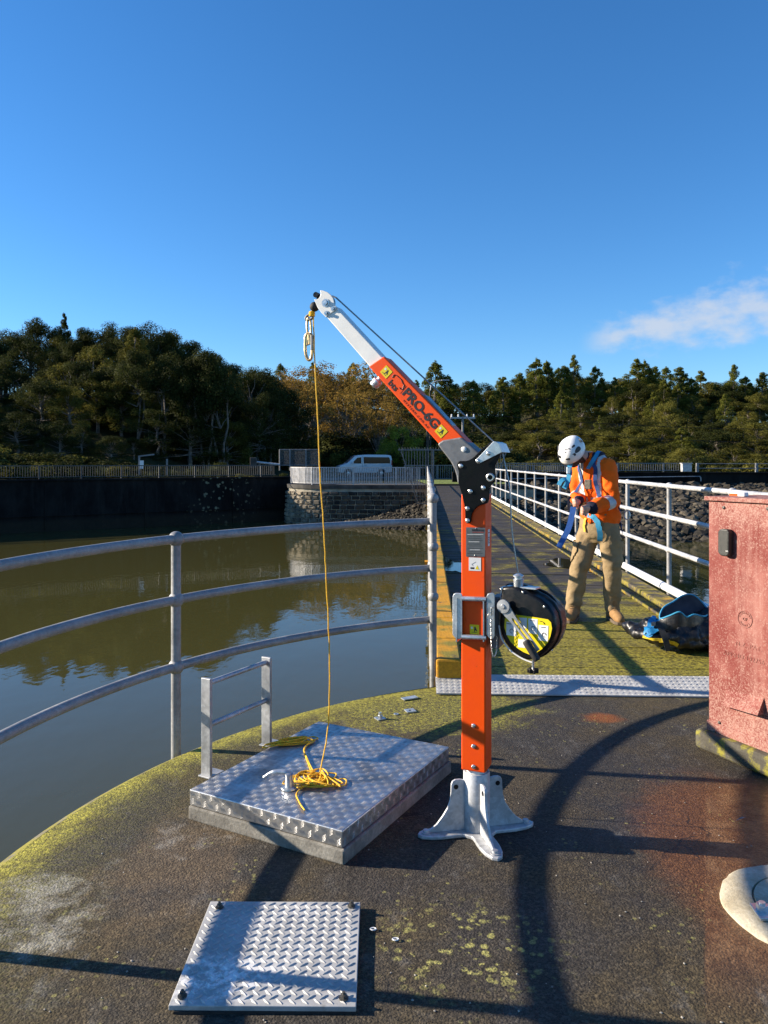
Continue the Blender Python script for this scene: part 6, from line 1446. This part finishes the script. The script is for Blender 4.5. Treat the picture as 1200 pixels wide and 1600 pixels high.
def patch(src, pred, name, mat, parent, off=0.004):
    """a piece sewn onto a garment: the faces of src for which pred(centre) holds, lifted by off"""
    me = src.data; vi = {}; vs = []; fs = []
    for p in me.polygons:
        if pred(p.center, p.normal):
            f = []
            for i in p.vertices:
                if i not in vi: vi[i] = len(vs); vs.append(me.vertices[i].co+me.vertices[i].normal*off)
                f.append(vi[i])
            fs.append(f)
    if not fs: return None
    n = bpy.data.meshes.new(name); n.from_pydata(vs, [], fs); n.materials.append(mat); n.polygons.foreach_set('use_smooth', [True]*len(n.polygons))
    o = bpy.data.objects.new(name, n); COL.objects.link(o); o.parent = parent; o.matrix_parent_inverse = WM[parent.name].inverted(); WM[o.name] = Matrix.Identity(4); return o
def seg_dist(p, a, b):
    t = max(0, min(1, (p-a).dot(b-a)/(b-a).length_squared)); return (p-a.lerp(b, t)).length, t
worker = thing('person', 'worker in white helmet and orange hi-vis shirt standing on the footbridge, adjusting a harness', 'person', J(925, 968))
head_c = J(894, 708, -0.10); HF = (FW*0.66+Vector((0, 0, -0.75))).normalized(); HU = (FW*0.75+Vector((0, 0, 0.66))).normalized(); HS = HF.cross(HU)
sh_l, el_l, wr_l = J(950, 729, -0.11), J(957, 783, -0.18), J(922, 793, -0.36)
sh_r, el_r, wr_r = J(908, 724, 0.12), J(901, 776, 0.06), J(904, 784, -0.19)
hip_l, kn_l, an_l = J(951, 828, -0.06), J(956, 884, -0.10), J(957, 942, -0.04)
hip_r, kn_r, an_r = J(921, 828, 0.06), J(907, 884, 0.00), J(896, 944, 0.03)
# --- body: one continuous figure (head, neck, trunk, arms, hands, legs)
m = MB()
R3 = Matrix((HS, HF, HU)).transposed()
m.ball(head_c, 1.0, 20, 14, (0.074, 0.092, 0.108), R3)
m.ball(head_c+HF*0.035-HU*0.065, 1.0, 14, 10, (0.052, 0.058, 0.055), R3)
m.tube([head_c+HF*0.086+HU*0.012, head_c+HF*0.108-HU*0.018, head_c+HF*0.092-HU*0.028], [0.009, 0.016, 0.012], 8)
for s in (-1, 1): m.ball(head_c+HS*0.076*s-HU*0.008-HF*0.005, 1.0, 8, 6, (0.012, 0.020, 0.032), R3)
limbs(m, [head_c-HU*0.05-HF*0.02, J(924, 716, 0.0)], [0.054, 0.062])
loft(m, [(J(936, 832), 0.15, 0.11), (J(936, 805), 0.14, 0.10), (J(932, 770), 0.15, 0.11), (J(930, 735), 0.17, 0.11), (J(926, 714), 0.09, 0.08)])
for a, b, c in ((sh_l, el_l, wr_l), (sh_r, el_r, wr_r)): limbs(m, [a, b, c], [0.052, 0.040, 0.028])
for a, b, c in ((hip_l, kn_l, an_l), (hip_r, kn_r, an_r)): limbs(m, [a, b, c], [0.085, 0.058, 0.042])
def hand(m, wrist, tgt, side):
    d = (tgt-wrist).normalized(); k = side.normalized(); nrm = d.cross(k).normalized(); k = nrm.cross(d)
    palm = wrist+d*0.055
    m.ball(palm, 1.0, 12, 8, (0.040, 0.050, 0.020), Matrix((k, d, nrm)).transposed()); m.tube([wrist-d*0.01, wrist+d*0.03], [0.027, 0.026], 10)
    for i, (o_, L) in enumerate(((-0.030, 0.062), (-0.010, 0.074), (0.011, 0.070), (0.030, 0.055))):
        b0 = palm+d*0.038+k*o_; b1 = b0+d*L*0.42-nrm*L*0.16; b2 = b1+d*L*0.12-nrm*L*0.40; b3 = b2-d*L*0.20-nrm*L*0.20
        m.tube([b0-d*0.02, b0, b1, b2, b3], [0.0095, 0.0098, 0.0092, 0.0085, 0.0075], 8)
    t0 = palm-d*0.02-k*0.034; t1 = t0+d*0.030-k*0.020-nrm*0.012; t2 = t1+d*0.030+k*0.004-nrm*0.016; m.tube([palm-d*0.03-k*0.015, t0, t1, t2], [0.014, 0.0125, 0.011, 0.009], 8)
hl_t, hr_t = J(902, 799, -0.44), J(888, 787, -0.33)
hand(m, wr_l, hl_t, up+LW*0.2); hand(m, wr_r, hr_t, up-LW*0.2)
bodyo = fuse(m, 'body', M_SKIN, worker, 0.0075, 4)
patch(bodyo, lambda c, n: (c-head_c).length < 0.16 and ((c-head_c).dot(HU) < -0.035) and (c-head_c).dot(HF) > -0.015, 'beard', M_BEARD, worker, 0.004)
for s in (-1, 1):
    m = MB(); m.ball(head_c+HF*0.082+HS*0.032*s+HU*0.012, 1.0, 8, 6, (0.014, 0.008, 0.009), R3); m.build('eye', M_INK, worker, smooth=True)
m = MB(); m.ball(head_c+HF*0.088-HU*0.055, 1.0, 10, 6, (0.024, 0.008, 0.006), R3); m.build('mouth', simple('lip', (0.30, 0.10, 0.08), 0.5), worker, smooth=True)
# --- trousers
m = MB()
loft(m, [(J(936, 800), 0.165, 0.125), (J(936, 822), 0.178, 0.135), (J(936, 838), 0.172, 0.130), (J(936, 848), 0.12, 0.09)])
limbs(m, [hip_l, hip_l.lerp(kn_l, .5), kn_l, kn_l.lerp(an_l, .5), J(957, 938, -0.04), J(957, 949, -0.045)], [0.100, 0.092, 0.082, 0.078, 0.073, 0.072], 18)
limbs(m, [hip_r, hip_r.lerp(kn_r, .5), kn_r, kn_r.lerp(an_r, .5), J(897, 940, 0.02), J(895.5, 951, 0.02)], [0.100, 0.092, 0.082, 0.077, 0.072, 0.072], 18)
def wr_tr(p):
    z = (p.z-0.05); f = mnoise.noise(Vector((p.x*9+p.z*5, p.y*8-p.z*4, p.z*10)))*0.013+mnoise.noise(Vector((p.x*20-p.z*8, p.y*20, p.z*22+3)))*0.0055
    k = 0.8+1.2*max(0, 1-abs(z-0.14)/0.16)+0.6*max(0, 1-abs(z-0.48)/0.14); return f*k
tro = fuse(m, 'trousers', M_KHAKI, worker, 0.011, 5, wr_tr)
for (h_, k_) in ((hip_l, kn_l), (hip_r, kn_r)):
    cpk = h_.lerp(k_, 0.62); side = LW if h_ is hip_l else -LW
    patch(tro, lambda c, n, cpk=cpk, side=side: abs(c.z-cpk.z) < 0.085 and (c-cpk).dot(side) > 0.03 and abs((c-cpk).dot(FW)) < 0.085, 'cargo_pocket', M_KHAKI, worker, 0.012)
    patch(tro, lambda c, n, cpk=cpk, side=side: abs(c.z-cpk.z-0.075) < 0.025 and (c-cpk).dot(side) > 0.02 and abs((c-cpk).dot(FW)) < 0.09, 'pocket_flap', M_KHAKI, worker, 0.018)
# --- shirt
m = MB()
loft(m, [(J(938, 816), 0.168, 0.138), (J(938, 806), 0.178, 0.145), (J(937, 792), 0.166, 0.138), (J(935, 770), 0.168, 0.142), (J(932, 748), 0.176, 0.145), (J(929, 731), 0.172, 0.130), (J(927, 718), 0.140, 0.108), (J(925, 708), 0.085, 0.082)], 28)
limbs(m, [sh_l, sh_l.lerp(el_l, .5), el_l, el_l.lerp(wr_l, .55), wr_l.lerp(el_l, .10)], [0.072, 0.074, 0.072, 0.066, 0.056], 16)
limbs(m, [sh_r, sh_r.lerp(el_r, .5), el_r, el_r.lerp(wr_r, .55), wr_r.lerp(el_r, .12)], [0.082, 0.075, 0.068, 0.058, 0.050], 16)
def wr_sh(p): return mnoise.noise(Vector((p.x*9+p.z*6, p.y*9, p.z*9+7)))*0.016+mnoise.noise(Vector((p.x*21-p.z*9, p.y*21, p.z*20)))*0.007
shirt = fuse(m, 'shirt', M_HIVIS, worker, 0.0085, 4, wr_sh)
patch(shirt, lambda c, n: (c-J(924, 709)).length < 0.112 and c.z > J(0, 716).z-0.01, 'collar', M_NAVY, worker, 0.006)
for e_, w_ in ((el_l, wr_l), (el_r, wr_r)):
    patch(shirt, lambda c, n, e_=e_, w_=w_: seg_dist(c, e_, w_)[0] < 0.09 and seg_dist(c, e_, w_)[1] > 0.90, 'cuff', M_NAVY, worker, 0.004)
    patch(shirt, lambda c, n, e_=e_, w_=w_: seg_dist(c, e_, w_)[0] < 0.085 and 0.16 < seg_dist(c, e_, w_)[1] < 0.42, 'reflective_band', M_REFL, worker, 0.003)
def torso(c): return seg_dist(c, sh_l, el_l)[0] > 0.085 and seg_dist(c, el_l, wr_l)[0] > 0.08 and seg_dist(c, sh_r, el_r)[0] > 0.085 and seg_dist(c, el_r, wr_r)[0] > 0.075
zb = J(0, 781).z
patch(shirt, lambda c, n: torso(c) and abs(c.z-zb) < 0.026, 'reflective_band', M_REFL, worker, 0.003)
for s in (-1, 1):
    patch(shirt, lambda c, n, s=s: torso(c) and abs((c-J(930, 750)).dot(LW)-0.085*s) < 0.026 and c.z > zb+0.02, 'reflective_stripe', M_REFL, worker, 0.003)
patch(shirt, lambda c, n: torso(c) and abs((c-J(930, 750)).dot(LW)+0.004) < 0.010 and (c-J(930, 750)).dot(FW) > 0, 'placket', M_HIVIS, worker, 0.007)
# --- boots
def boot(an, toe, nm):
    d = Vector((toe[0], toe[1], 0)).normalized(); s_ = Vector((-d.y, d.x, 0)); g = Vector((an.x, an.y, DZ)); m = MB()
    limbs(m, [g+up*0.20, g+up*0.12, g+up*0.08], [0.056, 0.056, 0.055])
    for t_, r_, z_ in ((-0.05, 0.048, 0.055), (0.02, 0.050, 0.075), (0.09, 0.047, 0.066), (0.15, 0.048, 0.052), (0.185, 0.042, 0.045)): m.ball(g+d*t_+up*z_, r_, 14, 10, (1, 1, 0.9))
    m.tube([g-d*0.05+up*0.055, g+d*0.02+up*0.075, g+d*0.09+up*0.066, g+d*0.15+up*0.052, g+d*0.185+up*0.045], [0.048, 0.050, 0.047, 0.048, 0.042], 14)
    b = thing_part('boot', m)
    m = MB(); pr = [(x*1.0, y) for x, y in ((-0.098, -0.03), (-0.105, 0), (-0.098, 0.03), (-0.04, 0.044), (0.03, 0.040), (0.10, 0.048), (0.17, 0.050), (0.215, 0.034), (0.228, 0), (0.215, -0.034), (0.17, -0.050), (0.10, -0.048), (0.03, -0.040), (-0.04, -0.044))]
    m.prism(pr, g+up*0.028, d, s_, 0.026); m.build('sole', M_SOLE, b, bevel=0.005)
    for i in range(4):
        q = g+d*(0.035+0.028*i)+up*(0.140-0.014*i); m = MB(); m.tube([q-s_*0.026, q+up*0.006+d*0.006, q+s_*0.026], 0.0032, 5); m.build('lace', M_KHAKI, b)
def thing_part(nm, m): return fuse(m, nm, M_BOOT, worker, 0.008, 4)
boot(an_r+Vector((0, -0.02, 0)), (-0.40, -0.92), 'boot'); boot(an_l+Vector((0, -0.01, 0)), (0.05, -1.0), 'boot')
# --- helmet
m = MB(); hc = head_c+HU*0.030-HF*0.006; vs = []; fs = []; nn_, mm_ = 36, 12
for j in range(mm_+1):
    ph = PI/2*1.12*j/mm_
    for i in range(nn_):
        th = 2*PI*i/nn_; cx, cy = math.cos(th), math.sin(th); rx, ry, rz_ = 0.112, 0.146, 0.112
        low = 1.0 if j < mm_ else 1.04
        dz = math.cos(ph)*rz_+(0.020*cy if False else 0); vs.append(hc+HS*(math.sin(ph)*cx*rx*low)+HF*(math.sin(ph)*cy*ry*low)+HU*dz+HU*(0.004*math.cos(3*th)*math.sin(ph)))
for j in range(mm_): fs += [(j*nn_+i, (j+1)*nn_+i, (j+1)*nn_+(i+1) % nn_, j*nn_+(i+1) % nn_) for i in range(nn_)]
m.add(vs, fs); hel = m.build('helmet', M_HELM, worker, smooth=True, angle=80); md = hel.modifiers.new('thickness', 'SOLIDIFY'); md.thickness = 0.006; md.offset = -1
def hpt(th, ph, lift=1.0): return hc+(HS*(math.sin(ph)*math.cos(th)*0.112)+HF*(math.sin(ph)*math.sin(th)*0.146)+HU*(math.cos(ph)*0.112))*lift
for th, ph, w, h in ((0.30, 1.05, 0.036, 0.020), (-0.65, 1.05, 0.034, 0.018), (PI-0.30, 1.05, 0.036, 0.020), (PI+0.65, 1.05, 0.034, 0.018), (0.95, 1.22, 0.026, 0.013), (2.30, 1.12, 0.026, 0.013), (1.80, 1.25, 0.020, 0.010), (2.75, 0.62, 0.020, 0.009), (2.05, 0.60, 0.018, 0.008)):
    p = hpt(th, ph, 1.004); n_ = (p-hc).normalized(); s_, u_, _ = frame_of(n_, HU); m = MB(); m.prism([(math.cos(i*PI/8)*w*(1+0.3*math.cos(i*PI/8)), math.sin(i*PI/8)*h) for i in range(16)], p+n_*0.001, s_, n_.cross(s_), 0.004); m.build('vent', M_INK, hel)
for th in (1.1, 1.57, 2.04):
    for ph in (0.55, 0.75): p = hpt(th, ph, 1.003); n_ = (p-hc).normalized(); s_, u_, _ = frame_of(n_, HU); m = MB(); m.prism([(math.cos(i*PI/6)*0.010, math.sin(i*PI/6)*0.004) for i in range(12)], p+n_*0.0008, s_, n_.cross(s_), 0.003); m.build('vent_slot', M_INK, hel)
m = MB()
for s in (-1, 1): m.tube([head_c+HS*0.094*s+HU*0.01+HF*0.03, head_c+HS*0.075*s-HU*0.07+HF*0.03, head_c-HU*0.122+HF*0.045], 0.005, 6)
m.build('chin_strap', M_INK, worker)
# --- harness
bvh = BVHTree.FromPolygons([v.co.copy() for v in shirt.data.vertices], [tuple(p.vertices) for p in shirt.data.polygons])
bvt = BVHTree.FromPolygons([v.co.copy() for v in tro.data.vertices], [tuple(p.vertices) for p in tro.data.polygons])
def ribbon(pts, w, mat, name, par, tree=None, off=0.009, normal=None, k=5):
    pts = smooth_path(pts, k); c = []; ns_ = []
    for p in pts:
        if tree is not None:
            h, n_, _, _ = tree.find_nearest(p); c.append(h+n_*off); ns_.append(n_)
        else: c.append(p); ns_.append(Vector(normal) if normal is not None else Vector((0, -1, 0)))
    m = MB(); vs = []; fs = []
    for i, p in enumerate(c):
        d = (c[min(i+1, len(c)-1)]-c[max(i-1, 0)]).normalized(); s_ = d.cross(ns_[i]).normalized(); n_ = s_.cross(d).normalized()
        vs += [p-s_*w/2, p+s_*w/2, p+s_*w/2-n_*0.003, p-s_*w/2-n_*0.003]
    for i in range(len(c)-1): a_ = 4*i; fs += [(a_, a_+1, a_+5, a_+4), (a_+1, a_+2, a_+6, a_+5), (a_+2, a_+3, a_+7, a_+6), (a_+3, a_, a_+4, a_+7)]
    fs += [(0, 3, 2, 1), (len(vs)-4, len(vs)-3, len(vs)-2, len(vs)-1)]; m.add(vs, fs); return m.build(name, mat, par, smooth=True, angle=50)
hn = thing('safety_harness', 'blue webbing safety harness worn half fastened over the orange shirt', 'harness', J(930, 830))
ribbon([J(948, 715, 0.05), J(938, 704, -0.04), J(930, 715, -0.15), J(926, 732, -0.2), J(928, 750, -0.22), J(933, 768, -0.22)], 0.034, M_NAVYW, 'shoulder_strap', hn, bvh, 0.010)
ribbon([J(936, 704, -0.05), J(928, 716, -0.15), J(916, 724, -0.18), J(912, 732, -0.18)], 0.034, M_TEALW, 'shoulder_strap', hn, bvh, 0.013)
ribbon([J(908, 714, 0.1), J(899, 722, 0.0), J(897, 740, -0.08), J(899, 760, -0.1)], 0.030, M_NAVYW, 'shoulder_strap', hn, bvh, 0.010)
ribbon([J(968, 735, 0.06), J(973, 760, 0.05), J(975, 785, 0.02), J(972, 806, -0.02)], 0.050, M_BLUEW, 'back_strap', hn, bvh, 0.012)
ribbon([J(903, 800, -0.16), J(914, 806, -0.2), J(925, 815, -0.24), J(936, 828, -0.2), J(938, 842, -0.1)], 0.046, M_TEALW, 'leg_strap', hn, bvt, 0.014)
ribbon([J(972, 800, 0), J(976, 815, -0.02), J(968, 832, -0.08)], 0.046, M_BLUEW, 'leg_strap', hn, bvt, 0.02)
m = MB(); q = J(980, 805, -0.05); m.tube([q+(LW*math.cos(i*PI/8)*0.6+up*math.sin(i*PI/8))*0.040 for i in range(16)], 0.006, 8, closed=True); m.build('side_ring', M_GALVB, hn, smooth=True)
ribbon([J(894, 718, -0.16), J(890, 728, -0.18), J(889, 742, -0.19), J(887, 752, -0.2), J(881, 763, -0.2)], 0.040, M_TEALW, 'loose_strap', hn, None, normal=(-0.5, -0.85, 0.1))
ribbon([J(889, 750, -0.19), J(882, 748, -0.19), J(876, 752, -0.2), J(873, 758, -0.2)], 0.038, M_TEALW, 'loose_strap', hn, None, normal=(-0.2, -0.75, 0.6))
m = MB(); q = J(889, 735, -0.19); m.box(q, (0.05, 0.016, 0.06), 0.5); m.build('buckle', M_GALVB, hn, bevel=0.006)
ribbon([J(896, 792, -0.36), J(893, 808, -0.37), J(888, 826, -0.38), J(880, 842, -0.38), J(873, 855, -0.38)], 0.048, M_BLUEW, 'hanging_strap', hn, None, normal=(-0.35, -0.93, 0.1))
ribbon([J(892, 776, -0.32), J(888, 783, -0.34), J(889, 797, -0.35)], 0.02, M_NAVY, 'hanging_strap', hn, None, normal=(-0.35, -0.93, 0.1))
ribbon([J(906, 808, -0.1), J(903, 818, -0.1), J(900, 832, -0.1)], 0.022, M_YELW, 'tool_loop', hn, bvt, 0.016)
q = J(919, 757, -0.235); m = MB(); m.box(q, (0.060, 0.03, 0.085), -0.65); m.build('chest_buckle', simple('camouflage_pouch', (0.12, 0.10, 0.07), 0.7, var=0.6, scale=60), hn, bevel=0.008)

# ================================================================== GEAR BAG
M_VINYL = simple('black_vinyl', (0.007, 0.007, 0.008), 0.42, var=0.3, scale=12, bump=0.35, bscale=14, bdist=0.02); M_BAGB = simple('blue_bag_fabric', (0.015, 0.20, 0.45), 0.6, var=0.15, scale=20, bump=0.3, bscale=18, bdist=0.015)
BGD = 5.78
def K(px, py, dd=0.0): return P(px, py, BGD+dd)
bag = thing('gear_bag', 'open black and blue kit bag slumped on the footbridge beside the red cabinet', 'bag', K(1050, 1012))
m = MB()
def lump(c, sx, sy, sz, ang=0): m.ball(c, 1.0, 16, 10, (sx, sy, sz), Matrix.Rotation(ang, 3, 'Z'))
lump(K(1100, 985, 0.06), 0.20, 0.22, 0.135); lump(K(1065, 988, 0.0), 0.17, 0.20, 0.10, 0.3); lump(K(1032, 992, -0.04), 0.15, 0.15, 0.065, 0.2); lump(K(1003, 988, 0.05), 0.10, 0.13, 0.045); lump(K(994, 980, 0.1), 0.06, 0.11, 0.040, 0.6); lump(K(1016, 974, 0.06), 0.07, 0.09, 0.05, 0.3); lump(K(1120, 975, 0.1), 0.18, 0.2, 0.15); lump(K(1075, 1004, -0.10), 0.16, 0.10, 0.045, -0.2)
def wr_bag(p): return mnoise.noise(Vector((p.x*9, p.y*9, p.z*9)))*0.026+mnoise.noise(Vector((p.x*22, p.y*22, p.z*18)))*0.014+mnoise.noise(Vector((p.x*40, p.y*40, p.z*30)))*0.005
bb = fuse(m, 'bag_body', M_VINYL, bag, 0.013, 3, wr_bag)
# open mouth: blue collar round a dark throat
mouth = [K(1031, 966, -0.04), K(1036, 950, 0.0), K(1052, 940, 0.05), K(1068, 930, 0.08), K(1084, 930, 0.09), K(1098, 942, 0.09), K(1108, 957, 0.06), K(1100, 963, -0.06), K(1085, 960, -0.11), K(1073, 964, -0.12), K(1062, 956, -0.13), K(1046, 962, -0.10)]
mo = smooth_path(mouth, 4, True); cm = sum(mo, Vector())/len(mo)
m = MB(); vs = []; nM = len(mo)
for q in mo: vs.append(q)
for q in mo: vs.append(q+(q-cm)*0.10-up*0.075)
for q in mo: vs.append(q+(q-cm)*0.04-up*0.16)
m.add(vs, [(i, (i+1) % nM, nM+(i+1) % nM, nM+i) for i in range(nM) if i < 27]+[(nM+i, nM+(i+1) % nM, 2*nM+(i+1) % nM, 2*nM+i) for i in range(nM) if i < 27]); co = m.build('mouth_collar', M_BAGB, bag, smooth=True, angle=80)
m = MB(); m.add(vs, [(i, (i+1) % nM, nM+(i+1) % nM, nM+i) for i in range(nM) if i >= 27]+[(nM+i, nM+(i+1) % nM, 2*nM+(i+1) % nM, 2*nM+i) for i in range(nM) if i >= 27]); m.build('front_collar', M_VINYL, bag, smooth=True, angle=80)
m = MB(); vs = [cm+(q-cm)*0.965 for q in mo]+[cm+(q-cm)*0.7-up*0.10 for q in mo]; m.add(vs, [(i, (i+1) % nM, nM+(i+1) % nM, nM+i) for i in range(nM)]+[tuple(range(nM, 2*nM))]); m.build('lining', simple('dark_lining', (0.006, 0.012, 0.03), 0.7), bag, smooth=True, angle=80)
m = MB(); m.tube(mo, 0.006, 6, closed=True); m.build('rim_piping', M_TEALW, bag, smooth=True)
bvb = BVHTree.FromPolygons([v.co.copy() for v in bb.data.vertices], [tuple(p.vertices) for p in bb.data.polygons])
ribbon([K(1034, 952, -0.02), K(1020, 962, -0.06), K(1010, 974, -0.10), K(1004, 986, -0.14), K(1012, 990, -0.16), K(1026, 976, -0.12)], 0.05, M_BAGB, 'side_panel', bag, bvb, 0.012)
ribbon([K(1008, 988, -0.14), K(1020, 984, -0.15), K(1034, 972, -0.12)], 0.045, M_BAGB, 'side_panel', bag, bvb, 0.016)
ribbon([K(1026, 972, -0.15), K(1034, 984, -0.19), K(1040, 1000, -0.22), K(1045, 1017, -0.22)], 0.042, M_RUBBER, 'strap', bag, None, normal=(-0.1, -0.95, 0.3))
ribbon([K(1030, 1002, -0.20), K(1045, 1006, -0.22), K(1058, 1010, -0.20)], 0.03, M_YELW, 'yellow_trim', bag, bvb, 0.008)
ribbon([K(1002, 996, -0.1), K(1016, 999, -0.15), K(1030, 1000, -0.18)], 0.02, M_YELW, 'yellow_trim', bag, bvb, 0.008)
m = MB(); q = K(1021, 975, -0.16); m.box(q, (0.035, 0.012, 0.03), 0.4); m.build('buckle', M_GREYC, bag, bevel=0.003)

# ================================================================== VAN
VD = 70.0; vz = 0.17
van = thing('van', 'white passenger van parked on the road behind the pier railing', 'van', P(571, 740, VD), rz=0.0)
van.location.z = vz; WM[van.name] = Matrix.Translation(van.location)
VX = Vector((0.975, 0.22, 0)).normalized(); VN = Vector((VX.y, -VX.x, 0)); vo = Vector((P(529.5, 0, VD).x, VD-0.5, vz))
def vp(x, y, z): return vo+VX*x+VN*(-y)+up*z          # y from the near side to the far side
M_VANW = simple('white_van_paint', (0.72, 0.73, 0.74), 0.28, var=0.03, scale=2, coat=0.4); t_ = MT('dark_van_glass'); t_.set(col=(0.008, 0.010, 0.012), rough=0.12, spec=0.2); M_VGLASS = t_.m
t_ = MT('windscreen_glass'); t_.set(col=(0.10, 0.16, 0.22), rough=0.05, spec=0.7); M_VSCR = t_.m
side = [(0.0, 0.42), (-0.02, 0.72), (0.10, 0.98), (0.75, 1.20), (1.02, 1.42), (1.50, 1.86), (1.80, 1.96), (2.6, 2.02), (4.6, 2.00), (4.88, 1.93), (4.98, 1.55), (5.0, 0.75), (4.97, 0.42), (4.4, 0.36), (4.3, 0.62), (4.0, 0.74), (3.7, 0.62), (3.6, 0.36), (1.3, 0.36), (1.2, 0.62), (0.9, 0.74), (0.6, 0.62), (0.5, 0.36)]
m = MB(); m.prism(side, vp(0, 0, 0), VX, up, 1.86); vb = m.build('body', M_VANW, van, bevel=0.05, bseg=3, smooth=True, angle=40)
def vpanel(pts, mat, name, lift=0.012, y=0.0): m = MB(); m.prism(pts, vp(0, y, 0)+VN*lift, VX, up, 0.02); return m.build(name, mat, van, bevel=0.004)
vpanel([(1.20, 1.22), (1.62, 1.62), (1.75, 1.74), (2.10, 1.78), (2.10, 1.20)], M_VGLASS, 'front_side_window'); vpanel([(2.32, 1.20), (2.30, 1.80), (4.70, 1.78), (4.80, 1.55), (4.80, 1.22)], M_VGLASS, 'rear_side_window')
vpanel([(2.19, 0.55), (2.21, 0.55), (2.21, 1.85), (2.19, 1.85)], M_INK, 'door_seam', 0.012); vpanel([(4.90, 1.05), (5.0, 1.05), (4.98, 1.5), (4.90, 1.5)], simple('tail_lamp_red', (0.4, 0.02, 0.02), 0.3), 'tail_lamp', 0.014)
vpanel([(0.05, 0.82), (0.55, 1.02), (0.5, 0.88), (0.12, 0.74)], M_WHITE, 'headlamp', 0.014); vpanel([(2.35, 1.05), (2.6, 1.05), (2.6, 1.09), (2.35, 1.09)], M_INK, 'door_handle', 0.016)
m = MB(); a_, b_ = (0.82, 1.26), (1.50, 1.86); m.add([vp(a_[0], .1, a_[1]+.02), vp(a_[0], 1.76, a_[1]+.02), vp(b_[0], 1.66, b_[1]+.02), vp(b_[0], .2, b_[1]+.02), vp(a_[0]+.05, .1, a_[1]-.02), vp(a_[0]+.05, 1.76, a_[1]-.02), vp(b_[0]+.05, 1.66, b_[1]-.02), vp(b_[0]+.05, .2, b_[1]-.02)], [(0, 1, 2, 3), (7, 6, 5, 4), (0, 4, 5, 1), (2, 6, 7, 3), (1, 5, 6, 2), (0, 3, 7, 4)]); m.build('windscreen', M_VSCR, van)
m = MB(); m.box(vp(1.28, -0.14, 1.28), (0.14, 0.22, 0.24), math.atan2(VX.y, VX.x)); m.build('wing_mirror', M_VANW, van, bevel=0.03)
for x in (0.9, 4.0):
    for y in (0.10, 1.76):
        c = vp(x, y, 0.33); m = MB(); m.lathe([(0.18, -0.10), (0.31, -0.11), (0.33, -0.07), (0.33, 0.07), (0.31, 0.11), (0.18, 0.10)], c, 24, VN); w_ = m.build('wheel', M_RUBBER, van, smooth=True, angle=30)
        m = MB(); m.lathe([(0.02, -0.02), (0.19, 0.0), (0.2, 0.06), (0.05, 0.09)], c+VN*0.03, 20, VN); m.build('rim', M_GALVB, w_, smooth=True)
